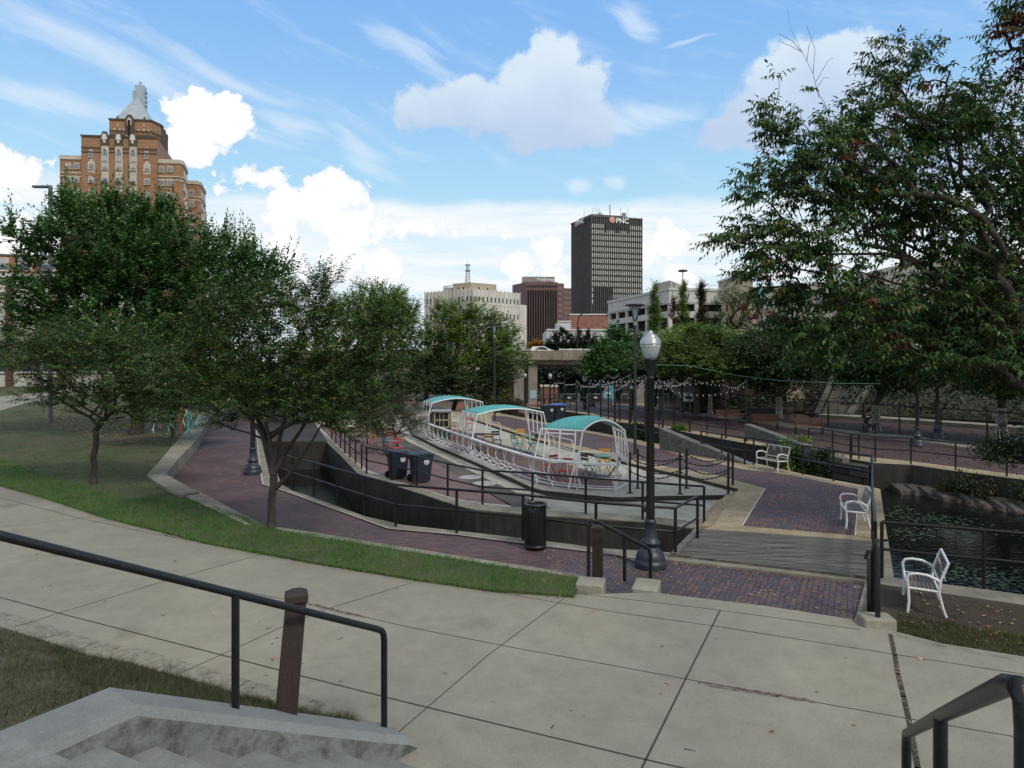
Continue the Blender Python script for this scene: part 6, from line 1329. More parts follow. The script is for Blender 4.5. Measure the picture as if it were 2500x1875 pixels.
# ---------------------------------------------------------------- book cupboard and pale planks
Yc = 36.5
p = W(1078, 1062, Yc); p.z = 0; m_green = M("dark_green_paint", [(.02, .045, .02), (.035, .07, .03)], 4, .6)
root = thing("book_cupboard", "green book exchange cupboard with two glazed doors framed in cream, under the first canopy", "cupboard", p)
x0, x1 = W(1055, 0, Yc).x, W(1098, 0, Yc).x; zt = W(1078, 1004.5, Yc).z; cx = (x0 + x1) / 2
MB().box((cx, Yc + .3, zt / 2 + .0), (x1 - x0, .55, zt)).build("case", m_green, root, bevel=.01); MB().box((cx, Yc + .25, zt + .03), (x1 - x0 + .1, .75, .05), rx=R(4)).build("roof", m_grey, root)
fx0, fx1 = W(1061, 0, Yc).x, W(1096, 0, Yc).x; m_crf = M("cream_frame_paint", [(.42, .38, .24), (.52, .48, .32)], 5, .6)
for zt_, zb_, nm in ((W(0, 1007, Yc).z, W(0, 1025, Yc).z, "upper"), (W(0, 1026, Yc).z, W(0, 1043, Yc).z, "lower")):
    mb = MB()
    for z in (zt_, zb_): mb.box(((fx0 + fx1) / 2, Yc, z), (fx1 - fx0, .05, .045))
    for x in (fx0, fx1): mb.box((x, Yc, (zt_ + zb_) / 2), (.045, .05, zt_ - zb_))
    for x in (fx0 + (fx1 - fx0) * .36, fx0 + (fx1 - fx0) * .62): mb.box((x, Yc + .005, (zt_ + zb_) / 2), (.02, .03, zt_ - zb_ - .04))
    d = mb.build("door", m_crf, root); MB().box(((fx0 + fx1) / 2, Yc + .015, (zt_ + zb_) / 2), (fx1 - fx0 - .04, .01, zt_ - zb_ - .04)).build("pane", m_glass_d, d)
root = thing("plank_screen", "pale horizontal planks forming a low screen right of the green book cupboard", "screen", W(1112, 1045, Yc + .6)); mb = MB(); x0, x1 = W(1098, 0, Yc + .5).x, W(1132, 0, Yc + .5).x
for py in (1015, 1018.5, 1033, 1037, 1043): z = W(0, py, Yc + .5).z; mb.box(((x0 + x1) / 2, Yc + .5, z), (x1 - x0, .04, .07))
mb.build("planks", M("pale_planks", [(.40, .39, .34), (.55, .54, .48)], 3, .7), root); mb = MB(); mb.box((x0 + .05, Yc + .56, .55), (.07, .07, 1.1)); mb.box((x1 - .05, Yc + .56, .55), (.07, .07, 1.1)); mb.build("stake", m_crf, root)
# ---------------------------------------------------------------- info panel
p = G(1677, 1012, .05); root = thing("info_panel", "slanted white interpretive panel on a dark post beyond the promenade", "sign", p)
MB().box((p.x - .3, p.y, .55), (.14, .14, 1.15)).build("post", m_iron, root)
M_ = Matrix.Translation((p.x, p.y, 1.42)) @ Matrix.Rotation(R(12), 4, 'Z') @ Matrix.Rotation(R(50), 4, 'X')
mb = MB(); h = (.55, .42); q = [M_ @ Vector((sx * h[0], sy * h[1], z)) for z in (-.02, .02) for sx, sy in ((-1, -1), (1, -1), (1, 1), (-1, 1))]; mb.add(q, [(0, 3, 2, 1), (4, 5, 6, 7), (0, 1, 5, 4), (1, 2, 6, 5), (2, 3, 7, 6), (3, 0, 4, 7)]); mb.build("panel", M("panel_print", [(.42, .52, .50), (.62, .68, .66)], 3, .5), root)
mb = MB(); q = [M_ @ Vector((x, y, .024)) for x, y in ((-.1, -.2), (.38, -.25), (.42, .02), (.2, .18), (.05, .05), (-.2, .02))]; mb.add(q, [(0, 1, 2, 3, 4, 5)]); mb.build("picture", m_glass_d, root)
# ---------------------------------------------------------------- macrame nets round the trunks
m_rope = M("white_cotton_rope", [(.34, .35, .35), (.50, .51, .50)], 30, .9)
def macrame(label, p, r, z0, z1):
    mb = MB(); n = 10; rows_ = 9; zf = z0 + (z1 - z0) * .38
    P_ = lambda j, z, k=1.0: Vector((p[0] + r * k * math.cos(j), p[1] + r * k * math.sin(j), z))
    for i in range(rows_):
        za, zb2 = z1 - (z1 - zf) * i / rows_, z1 - (z1 - zf) * (i + 1) / rows_; k0, k1 = 1 + .12 * i / rows_, 1 + .12 * (i + 1) / rows_
        for j in range(n):
            a0 = 2 * math.pi * (j + .5 * (i % 2)) / n
            for s_ in (-.5, .5): mb.tube([P_(a0, za, k0), P_(a0 + 2 * math.pi * s_ / n, zb2, k1)], .012, 4, 0, False)
    for z in (z1, zf): mb.tube([P_(2 * math.pi * j / 16, z, 1.0 if z == z1 else 1.13) for j in range(17)], .022, 5)
    for j in range(0, n, 1):
        a0 = 2 * math.pi * j / n; e = .25 if j % 3 else .8
        mb.tube([P_(a0, zf, 1.13), P_(a0 + .05, (zf + z0) / 2, 1.2), P_(a0 + .1, z0 + .12, 1.3), P_(a0 + .12, z0 + .02, 1.5)], .03, 5, rr=[.02, .022, .03, .05])
    tag(mb.build("macrame_wrap", m_rope, loc=(p[0], p[1], z0)), label, "macrame net", "white knotted nets wrapped round tree trunks")
NETS = [(1902, 1028, 970, 30, "white knotted net round the trunk beside the middle brown bench"), (2138, 1054, 991, 40, "white knotted net on the trunk right of the kneeling person"), (2445, 1082, 998, 46, "white knotted net on the rightmost visible trunk, its fringe behind a leafy branch"), (1734, 1010, 964, 12, "narrow white knotted net on the slim trunk left of the brown benches"), (1612, 1002, 968, 20, "dull knotted net on the trunk just right of the near street lamp")]
TRK = []
for px, py, top, _, lab in NETS:
    p = G(px, py, .1); z1 = CH - (top - HY) * p.y / F; rr_ = {2138: .21, 2445: .22, 1902: .19, 1734: .14, 1612: .19}[px]; macrame(lab, p, rr_, .1, z1); TRK.append((p, rr_ - .04))
# ---------------------------------------------------------------- people
def skin(name, parent, mat, verts, edges, radii, sub=2, local=True, root_i=0):
    me = bpy.data.meshes.new(name); me.from_pydata(verts, edges, []); me.materials.append(mat); o = link_mesh(name, me, parent)
    m = o.modifiers.new("skin", 'SKIN'); m.use_smooth_shade = True
    for i, sv in enumerate(me.skin_vertices[0].data if me.skin_vertices else []): pass
    if not me.skin_vertices:
        import bmesh
        bm = bmesh.new(); bm.from_mesh(me); bm.verts.layers.skin.verify(); bm.to_mesh(me); bm.free()
    for i, sv in enumerate(me.skin_vertices[0].data): r_ = radii[i]; sv.radius = r_ if isinstance(r_, tuple) else (r_, r_); sv.use_root = (i == root_i)
    s_ = o.modifiers.new("sub", 'SUBSURF'); s_.levels = sub; s_.render_levels = sub; return o
m_skin = M("skin", [(.30, .17, .12), (.38, .22, .16)], 8, .6); m_shirt = M("black_tshirt", [(.010, .011, .018), (.020, .021, .032)], 8, .85); m_jean = M("blue_jeans", [(.018, .026, .05), (.035, .048, .085)], 14, .85); m_hair = M("dark_hair", [(.012, .009, .007), (.025, .018, .013)], 30, .7); m_shoe = M("dark_shoes", [(.02, .02, .022), (.04, .04, .042)], 10, .6)
def person(label, p, rz, shirt, trouser, pose):
    root = thing("person", label, "person", p, rz); J = pose
    names = list(J['v'].keys()); idx = {n: i for i, n in enumerate(names)}
    rad = J['r']
    skin("body", root, m_skin, [J['v'][n] for n in names], [(idx[a], idx[b]) for a, b in J['e']], [rad[n] for n in names], 2, root_i=idx['pelvis'])
    def sub(nm, mat, vs_, es_, rs_): k = list(vs_); skin(nm, root, mat, [J['v'].get(n, n) if isinstance(n, str) else n for n in k], [(k.index(a), k.index(b)) for a, b in es_], rs_, 2)
    h = Vector(J['v']['head']); f = Vector(J['face'])
    sub("shirt", shirt, *J['shirt']); sub("trousers", trouser, *J['trousers'])
    MB().lathe([(.001, -.06), (.06, -.05), (.088, 0), (.094, .05), (.08, .10), (.04, .135), (.001, .145)], h - f * .018 + Vector((0, 0, .01)), 14).build("hair", m_hair, root, local=True)
    s_ = Vector((-f.y, f.x, 0)); mb = MB()
    for k in (-.032, .032): c_ = h + f * .088 + s_ * k + Vector((0, 0, .01)); mb.box(c_, (.016, .012, .010), math.atan2(f.y, f.x))
    mb.box(h + f * .086 + Vector((0, 0, -.062)), (.01, .04, .008), math.atan2(f.y, f.x)); mb.build("eyes_and_mouth", m_hair, root, local=True)
    for sd_ in ('l', 'r'):
        for nm in ('toe_' + sd_,): MB().box(Vector(J['v'][nm]) - Vector(J['toe'][sd_]) * .08, (.25, .095, .085), J['toer'][sd_]).build("shoe", m_shoe, root, local=True, bevel=.03)
    return root
def hand(base, d, side, n):
    """four fingers and a thumb leaving the palm; returns verts, edges, radii"""
    d = Vector(d).normalized(); s_ = Vector(side).normalized(); v = {}; e = []; r_ = {}
    palm = Vector(base) + d * .05; v['palm' + n] = tuple(palm); r_['palm' + n] = (.028, .016)
    for k, (off, L_) in enumerate(((-.026, .065), (-.009, .078), (.009, .073), (.026, .058))):
        a = palm + d * .035 + s_ * off; b = a + d * L_ * .5 + Vector((0, 0, -.006)); c_ = a + d * L_ * .95 + Vector((0, 0, -.022))
        for t, q in (('a', a), ('b', b), ('c', c_)): v['f%d%s%s' % (k, t, n)] = tuple(q); r_['f%d%s%s' % (k, t, n)] = .0088
        e += [('palm' + n, 'f%da%s' % (k, n)), ('f%da%s' % (k, n), 'f%db%s' % (k, n)), ('f%db%s' % (k, n), 'f%dc%s' % (k, n))]
    a = palm - s_ * .035 - d * .012; b = a - s_ * .02 + d * .035; v['ta' + n] = tuple(a); v['tb' + n] = tuple(b); r_['ta' + n] = .011; r_['tb' + n] = .009; e += [('palm' + n, 'ta' + n), ('ta' + n, 'tb' + n)]
    return v, e, r_
# kneeling person, local +x towards the net, facing slightly to the camera (-y)
V = {'pelvis': (0, 0, .50), 'spine': (.01, -.01, .68), 'chest': (.03, -.02, .90), 'neck': (.05, -.03, 1.06), 'head': (.085, -.05, 1.19), 'crown': (.09, -.05, 1.26), 'nose': (.135, -.125, 1.185),
     'sh_l': (-.14, .02, .99), 'el_l': (-.22, -.05, .73), 'wr_l': (-.16, -.16, .52), 'sh_r': (.21, -.06, .98), 'el_r': (.34, -.14, .78), 'wr_r': (.55, -.08, .68),
     'hip_l': (-.09, .03, .46), 'kn_l': (-.05, -.30, .10), 'an_l': (-.12, .12, .07), 'toe_l': (-.14, .24, .04), 'hip_r': (.10, 0, .46), 'kn_r': (.26, -.36, .46), 'an_r': (.24, -.33, .09), 'toe_r': (.28, -.48, .05)}
E = [('pelvis', 'spine'), ('spine', 'chest'), ('chest', 'neck'), ('neck', 'head'), ('head', 'crown'), ('head', 'nose'), ('chest', 'sh_l'), ('sh_l', 'el_l'), ('el_l', 'wr_l'), ('chest', 'sh_r'), ('sh_r', 'el_r'), ('el_r', 'wr_r'), ('pelvis', 'hip_l'), ('hip_l', 'kn_l'), ('kn_l', 'an_l'), ('an_l', 'toe_l'), ('pelvis', 'hip_r'), ('hip_r', 'kn_r'), ('kn_r', 'an_r'), ('an_r', 'toe_r')]
RD = {'pelvis': (.14, .10), 'spine': (.13, .095), 'chest': (.14, .10), 'neck': .052, 'head': (.078, .09), 'crown': (.06, .065), 'nose': .012, 'sh_l': .058, 'el_l': .040, 'wr_l': .026, 'sh_r': .058, 'el_r': .040, 'wr_r': .026, 'hip_l': .09, 'kn_l': .062, 'an_l': .042, 'toe_l': .03, 'hip_r': .09, 'kn_r': .062, 'an_r': .042, 'toe_r': .03}
for base, d, sd_, n in (('wr_l', (.5, -.5, -.6), (0, 1, -.6), 'l'), ('wr_r', (1, .25, -.3), (0, .4, 1), 'r')):
    v, e, r_ = hand(V[base], d, sd_, n); V.update(v); E += [(base, 'palm' + n)] + e; RD.update(r_)
POSE = dict(v=V, e=E, r=RD, face=(.55, -.83, 0), toe={'l': (0, .6, 0), 'r': (.2, -.9, 0)}, toer={'l': R(95), 'r': R(-75)},
    shirt=(['pelvis', 'spine', 'chest', (.045, -.025, 1.02), 'sh_l', (-.195, -.022, .83), 'sh_r', (.29, -.105, .86)], [('pelvis', 'spine'), ('spine', 'chest'), ('chest', (.045, -.025, 1.02)), ('chest', 'sh_l'), ('sh_l', (-.195, -.022, .83)), ('chest', 'sh_r'), ('sh_r', (.29, -.105, .86))], [(.165, .125), (.155, .12), (.165, .125), .075, .082, .068, .082, .068]),
    trousers=([(0, 0, .44), 'hip_l', 'kn_l', (-.11, .09, .085), 'hip_r', 'kn_r', (.242, -.332, .14)], [((0, 0, .44), 'hip_l'), ('hip_l', 'kn_l'), ('kn_l', (-.11, .09, .085)), ((0, 0, .44), 'hip_r'), ('hip_r', 'kn_r'), ('kn_r', (.242, -.332, .14))], [.13, .11, .08, .06, .11, .08, .06]))
pp = G(2113, 1057, .1); pr = person("kneeling person in a black T-shirt and jeans reaching for the knotted net on the trunk", pp, R(0), m_shirt, m_jean, POSE)
MB().box((.06, -.155, .965), (.19, .012, .055), R(-12)).build("shirt_print", m_emblem, pr, local=True)
# seated person under the first canopy, seen from behind
V2 = {k: v for k, v in V.items() if not (k.endswith('l') and len(k) > 4 and k[0] in 'fpt' and k != 'toe_l') }
V2 = {'pelvis': (0, 0, .52), 'spine': (0, -.01, .70), 'chest': (0, .0, .93), 'neck': (0, .02, 1.09), 'head': (0, .05, 1.22), 'crown': (0, .05, 1.29), 'nose': (.03, .14, 1.21), 'sh_l': (-.19, 0, 1.01), 'el_l': (-.24, .14, .78), 'wr_l': (-.12, .32, .76), 'sh_r': (.19, 0, 1.01), 'el_r': (.34, .10, .98), 'wr_r': (.36, .12, 1.22), 'hip_l': (-.10, .02, .50), 'kn_l': (-.13, .42, .50), 'an_l': (-.13, .42, .09), 'toe_l': (-.13, .56, .05), 'hip_r': (.10, .02, .50), 'kn_r': (.14, .42, .50), 'an_r': (.14, .40, .09), 'toe_r': (.14, .55, .05)}
E2 = E[:20]; RD2 = dict(RD)
for base, d, sd_, n in (('wr_l', (.6, .6, -.1), (1, -.4, 0), 'l'), ('wr_r', (0, .1, 1), (1, 0, 0), 'r')):
    v, e, r_ = hand(V2[base], d, sd_, n); V2.update(v); E2 = E2 + [(base, 'palm' + n)] + e; RD2.update(r_)
P2 = dict(v=V2, e=E2, r=RD2, face=(.1, .99, 0), toe={'l': (0, .9, 0), 'r': (0, .9, 0)}, toer={'l': R(90), 'r': R(90)},
    shirt=(['pelvis', 'spine', 'chest', (0, .01, 1.05), 'sh_l', (-.22, .07, .9), 'sh_r', (.26, .05, 1.0)], [('pelvis', 'spine'), ('spine', 'chest'), ('chest', (0, .01, 1.05)), ('chest', 'sh_l'), ('sh_l', (-.22, .07, .9)), ('chest', 'sh_r'), ('sh_r', (.26, .05, 1.0))], [(.165, .125), (.155, .12), (.165, .125), .075, .082, .068, .082, .068]),
    trousers=([(0, 0, .50), 'hip_l', 'kn_l', (-.13, .42, .3), 'hip_r', 'kn_r', (.14, .41, .3)], [((0, 0, .50), 'hip_l'), ('hip_l', 'kn_l'), ('kn_l', (-.13, .42, .3)), ((0, 0, .50), 'hip_r'), ('hip_r', 'kn_r'), ('kn_r', (.14, .41, .3))], [.13, .11, .085, .075, .11, .085, .075]))
sp_ = W(1056, 1000, 41.0); sp_.z = .1
person("person in a navy T-shirt and light blue shorts seated under the first canopy", sp_, R(0), M("navy_tshirt", [(.010, .013, .035), (.018, .022, .05)], 8, .85), M("light_blue_shorts", [(.14, .30, .42), (.22, .40, .54)], 8, .85), P2)
slat_bench("plain bench under the seated person in the navy T-shirt, below the first canopy", (sp_.x, sp_.y, sp_.z - .02), R(0), "bench under the first canopy")
# navy crate / blue cloth on the far right (a small blue boat-like item)
p = G(2500, 1073, .12); tag(MB().tube([(p.x - .9, p.y, .14), (p.x + .9, p.y + .2, .14)], .14, 8, rr=[.03, .15], ).build("blue_tarp", M("blue_tarp", [(.03, .10, .30), (.05, .16, .42)], 4, .5), loc=(p.x - .9, p.y, .1)), "small rolled blue tarp lying at the far right edge behind the fence", "tarp")
# ---------------------------------------------------------------- ribbons
random.seed(21)
RIB = [("teal", (.05, .30, .30)), ("orange_red", (.42, .10, .05)), ("white", (.55, .54, .52)), ("blue", (.05, .16, .32)), ("brown", (.22, .13, .10)), ("mint", (.12, .38, .28))]
rm = {n: M(n + "_ribbon", [c], 3, .7) for n, c in RIB}; k = 0
for px, top, bot, Y, cn in [(362, 1000, 1050, 30, "blue"), (368, 1005, 1056, 30, "teal"), (376, 1000, 1058, 30, "white"), (392, 985, 1040, 32, "white"), (396, 1010, 1052, 31, "orange_red"), (389, 1020, 1048, 31, "blue"), (405, 992, 1068, 30, "mint"), (414, 1000, 1057, 30, "teal"), (420, 995, 1040, 30, "mint"), (427, 1000, 1052, 30, "brown"), (441, 990, 1066, 30, "orange_red"), (445, 990, 1060, 30.3, "orange_red"), (449, 990, 1048, 30.6, "orange_red"), (453, 1000, 1045, 30, "white"), (459, 985, 1064, 30, "teal"), (464, 985, 1058, 30, "teal"), (468, 990, 1060, 30, "mint"), (473, 985, 1012, 33, "white"), (480, 985, 1020, 33, "brown"), (488, 985, 1008, 34, "brown"), (494, 985, 1008, 35, "white"), (501, 985, 1006, 36, "white"), (525, 995, 1012, 38, "white"), (483, 1000, 1042, 30, "mint"), (435, 985, 1002, 31, "white")]:
    a = W(px, top, Y); b = W(px + random.uniform(-3, 5), bot, Y); n = 8; mb = MB(); L_ = []
    w_ = .05
    for i in range(n + 1):
        t = i / n; q = a.lerp(b, t) + Vector((.05 * math.sin(t * 7 + px), .05 * math.cos(t * 5 + px), 0)); an = px + t * 2.0; d = Vector((math.cos(an) * .6 + .5, math.sin(an), 0)).normalized() * w_; L_ += [q - d / 2, q + d / 2]
    mb.add(L_, [(2 * i, 2 * i + 1, 2 * i + 3, 2 * i + 2) for i in range(n)], 0, True)
    o = mb.build("ribbon", rm[cn], loc=a); s_ = o.modifiers.new("solid", 'SOLIDIFY'); s_.thickness = .004
    RC = globals().setdefault('RC', {}); RC[cn] = RC.get(cn, -1) + 1; tag(o, "%s cloth ribbon hanging from the tree by the retaining wall, %s of that colour" % (cn.replace('_', ' '), ORD[RC[cn]]), "ribbon", "%s ribbons hanging in the tree by the retaining wall" % cn.replace('_', ' ')); k += 1
# ---------------------------------------------------------------- trees
def blob(px, py, Y, rx, ry, rd=None):
    c = W(px, py, Y); k = Y / F; return (c.x, c.y, c.z, rx * k, rd if rd else rx * k * .8, ry * k)
def make_tree(name, label, base, bl, N, per, LL, LW, lmat, bmat, tr, fork, seed, cr=.35, droop=.3, group=None, cat="tree", up=.25, shell=.42, leader=None, fold=.0, crown="crown", minr=.006, kink=.12, spray=None):
    rng = np.random.default_rng(seed); base = np.array(base, float)
    bl = np.array([b for b in bl], float); vol = bl[:, 3] * bl[:, 4] * bl[:, 5]; pr = vol ** .8; pr /= pr.sum()
    ids = rng.choice(len(bl), N, p=pr); d = rng.normal(size=(N, 3)); d /= np.linalg.norm(d, axis=1)[:, None]; rr = rng.random(N) ** shell
    pts = bl[ids, :3] + d * rr[:, None] * bl[ids, 3:6]
    fork = np.array(fork, float); order = np.argsort(np.linalg.norm(pts - fork, axis=1)); pts = pts[order]
    # trunk nodes
    nt_ = 6; nodes = [base + (fork - base) * i / nt_ + (rng.normal(size=3) * tr * .25 * np.array([1, 1, 0]) if 0 < i < nt_ else 0) for i in range(nt_ + 1)]
    par = [-1] + list(range(nt_)); depth = [0.0] * (nt_ + 1)
    arr = np.zeros((N * 2 + nt_ + 5, 3)); arr[:nt_ + 1] = nodes; dep = np.zeros(len(arr)); cnt = nt_ + 1; leafn = []
    allow0 = nt_ - 1
    for p in pts:
        A_ = arr[allow0:cnt]; v = p - A_; dist = np.linalg.norm(v, axis=1); cost = dist + .35 * dep[allow0:cnt] + .6 * np.maximum(0, A_[:, 2] - p[2] - .1)
        j = int(np.argmin(cost)) + allow0; L_ = dist[j - allow0]
        if L_ > .5:
            m = arr[j] + (p - arr[j]) * .5 + rng.normal(size=3) * L_ * kink * .5 + np.array([0, 0, L_ * .06]); arr[cnt] = m; par.append(j); dep[cnt] = dep[j] + L_ / 2; j = cnt; cnt += 1
        arr[cnt] = p; par.append(j); dep[cnt] = dep[j] + np.linalg.norm(p - arr[j]); leafn.append(cnt); cnt += 1
    par = np.array(par); w = np.zeros(cnt)
    for i in leafn: w[i] += 1.0
    for i in range(cnt - 1, 0, -1): w[par[i]] += w[i]
    rad = tr * (w / w[nt_]) ** .46; rad = np.maximum(rad, minr); rad[:nt_ + 1] = np.linspace(tr * 1.12, tr, nt_ + 1); rad[0] = tr * 1.4
    root = thing(name, label, cat, tuple(base), group=group); vs = []; fs = []; sm = []
    # trunk as one lofted tube, limbs as tapered tubes
    mb = MB(); mb.tube([tuple(a) for a in arr[:nt_ + 1]], tr, 10, rr=list(rad[:nt_ + 1]))
    for i in range(nt_ + 1, cnt):
        j = par[i]; a = Vector(arr[j]); b = Vector(arr[i]); ra = min(rad[j], rad[i] * 1.5); rb = rad[i]; n = 3 if rb < .015 else (5 if rb < .05 else 7)
        if (b - a).length < 1e-4: continue
        mb.tube([a, b], ra, n, rr=[ra, rb], caps=False)
    mb.build("trunk", bmat, root)
    # leaves
    C_ = arr[leafn]
    if spray:
        ns, nl, TL = spray; K_ = len(C_) * ns; cc = np.repeat(C_, ns, axis=0); oo = cc - (fork + np.array([0, 0, .3])); oo[:, 2] *= .6; oo /= np.linalg.norm(oo, axis=1)[:, None] + 1e-6
        td = oo * .8 + rng.normal(size=(K_, 3)) * np.array([.55, .55, .38]); td[:, 2] += up; td /= np.linalg.norm(td, axis=1)[:, None]
        tl = TL * (.6 + .8 * rng.random((K_, 1))); Q_ = []
        side0 = np.cross(td, np.array([0, 0, 1.0])); side0 /= np.linalg.norm(side0, axis=1)[:, None] + 1e-6
        for k in range(nl):
            t = (k + .7) / nl; pos = cc + td * tl * t; pos[:, 2] -= (droop * .35 * tl[:, 0] * t * t)
            sg = 1 if k % 2 else -1; ax = side0 * sg * .75 + td * .45 + rng.normal(size=(K_, 3)) * .22; ax[:, 2] -= droop * (.55 + .5 * rng.random(K_)); 
            if k == nl - 1: ax = td + rng.normal(size=(K_, 3)) * .15; ax[:, 2] -= droop * .6
            ax /= np.linalg.norm(ax, axis=1)[:, None]; nn = rng.normal(size=(K_, 3)) * .3 + np.array([0, 0, 1.0]) + td * .3; sd_ = np.cross(ax, nn); sd_ /= np.linalg.norm(sd_, axis=1)[:, None] + 1e-6
            s_ = (.75 + .45 * rng.random((K_, 1))) * (1.1 - .25 * t); l = LL * s_; ww = LW * s_ * .5; nrm = np.cross(sd_, ax)
            Q_.append(np.stack([pos, pos + ax * l * .4 + sd_ * ww + nrm * l * .06, pos + ax * l - nrm * l * .16, pos + ax * l * .4 - sd_ * ww + nrm * l * .06], axis=1))
        q = np.concatenate(Q_); q -= base; o_ = link_mesh(crown, np_mesh(crown, q, 4, [lmat]), root); return root, arr[leafn]
    outd = C_ - (fork + np.array([0, 0, .5])); outd /= np.linalg.norm(outd, axis=1)[:, None] + 1e-6
    M_ = N * per; c = np.repeat(C_, per, axis=0); o = np.repeat(outd, per, axis=0)
    tw = rng.normal(size=(M_, 3)); pos = c + tw * cr * np.array([1, 1, .62]) * rng.random((M_, 1)) ** .5
    ax = o * .55 + rng.normal(size=(M_, 3)) * .6 + tw * .25; ax[:, 2] -= droop; ax /= np.linalg.norm(ax, axis=1)[:, None]
    nn = rng.normal(size=(M_, 3)) * .55; nn[:, 2] += .9; sd_ = np.cross(ax, nn); sd_ /= np.linalg.norm(sd_, axis=1)[:, None] + 1e-6
    s_ = (rng.random((M_, 1)) * .6 + .7); l = LL * s_; ww = LW * s_ * .5; nrm = np.cross(sd_, ax)
    q = np.stack([pos, pos + ax * l * .42 + sd_ * ww + nrm * l * .05, pos + ax * l - nrm * l * .14, pos + ax * l * .42 - sd_ * ww + nrm * l * .05], axis=1)
    q -= base
    me = np_mesh(crown, q, 4, [lmat]); o_ = link_mesh(crown, me, root); return root, arr[leafn]
m_bark = M("dark_bark", [(.018, .014, .013), (.045, .036, .032), (.075, .062, .055)], 5, .9, .7, 22, stretch=(1, 1, .35)); m_bark_g = M("grey_bark", [(.05, .045, .04), (.11, .10, .09)], 5, .9, .6, 20, stretch=(1, 1, .35))
g_dark = leafmat("maple_leaves", [(0, (0.033, 0.094, 0.029)), (.5, (0.056, 0.140, 0.040)), (.9, (0.097, 0.202, 0.061)), (.985, (0.131, 0.228, 0.063)), (1, (0.373, 0.124, 0.054))], .22)
g_cherry = leafmat("narrow_green_leaves", [(0, (0.028, 0.065, 0.022)), (.5, (0.052, 0.108, 0.031)), (.88, (0.101, 0.166, 0.047)), (.985, (0.139, 0.198, 0.055)), (.99, (0.557, 0.270, 0.047)), (1, (0.557, 0.270, 0.047))], .22)
g_zel = leafmat("pointed_leaves", [(0, (0.025, 0.067, 0.026)), (.45, (0.042, 0.102, 0.034)), (.85, (0.084, 0.167, 0.044)), (.96, (0.154, 0.189, 0.039)), (1, (0.308, 0.145, 0.039))], .30, ([(0, (.10, .018, .012)), (.5, (.17, .04, .018)), (.9, (.24, .09, .025)), (1, (.06, .09, .03))], .635, .85), nscale=.7)
g_mid = leafmat("mid_green_leaves", [(0, (0.069, 0.137, 0.028)), (.5, (0.122, 0.218, 0.044)), (.9, (0.221, 0.331, 0.067)), (1, (0.343, 0.366, 0.079))], .28)
g_lite = leafmat("light_green_leaves", [(0, (0.051, 0.106, 0.025)), (.5, (0.090, 0.159, 0.038)), (.9, (0.153, 0.218, 0.056)), (.97, (0.204, 0.199, 0.063)), (1, (0.282, 0.106, 0.038))], .30)
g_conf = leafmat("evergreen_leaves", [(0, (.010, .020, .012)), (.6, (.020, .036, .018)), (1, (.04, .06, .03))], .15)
g_oliv = leafmat("olive_small_leaves", [(0, (.03, .035, .016)), (.5, (.055, .055, .024)), (.9, (.09, .08, .035)), (1, (.16, .06, .03))], .25)
g_yel = leafmat("yellow_green_leaves", [(0, (.10, .13, .02)), (.6, (.20, .22, .03)), (1, (.32, .26, .03))], .3)
g_ora = leafmat("autumn_orange_leaves", [(0, (.28, .13, .02)), (1, (.42, .24, .04))], .3)
g_red = leafmat("red_leaves", [(0, (.12, .02, .015)), (.6, (.22, .05, .03)), (1, (.05, .07, .03))], .3)
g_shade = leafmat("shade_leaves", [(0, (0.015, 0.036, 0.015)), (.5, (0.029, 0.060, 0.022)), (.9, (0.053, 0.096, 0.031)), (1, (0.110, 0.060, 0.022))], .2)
# large maple on the left
bl = [blob(300, 640, 36, 230, 120, 3.6), blob(180, 720, 35, 150, 110, 3), blob(420, 700, 36, 200, 130, 3.4), blob(560, 690, 38, 130, 90, 3), blob(270, 560, 37, 140, 70, 2.8), blob(390, 560, 37, 90, 60, 2.2), blob(110, 590, 34, 55, 45, 1.5), blob(40, 575, 34, 34, 30, 1.0), blob(645, 660, 39, 60, 50, 2), blob(540, 620, 38, 50, 50, 2), blob(70, 760, 34, 70, 70, 2), blob(300, 820, 35, 260, 90, 3), blob(480, 830, 37, 200, 100, 3), blob(185, 520, 36, 40, 40, 1.5), blob(300, 500, 36, 30, 24, 1), blob(245, 525, 36, 26, 26, 1), blob(340, 520, 36, 26, 32, 1), blob(400, 520, 36, 26, 32, 1), blob(600, 610, 38, 24, 34, 1), blob(680, 700, 38, 40, 50, 1.6)]
_, mp = make_tree("maple_tree", "large dark green maple rising in front of the brick tower at left", (W(330, 980, 36).x, 36, ZL), bl, 2300, 30, .24, .16, g_dark, m_bark, .30, (W(330, 900, 36).x, 36, 3.4), 1, cr=.34, droop=.25, spray=(3, 9, .75), up=.55, shell=.5)
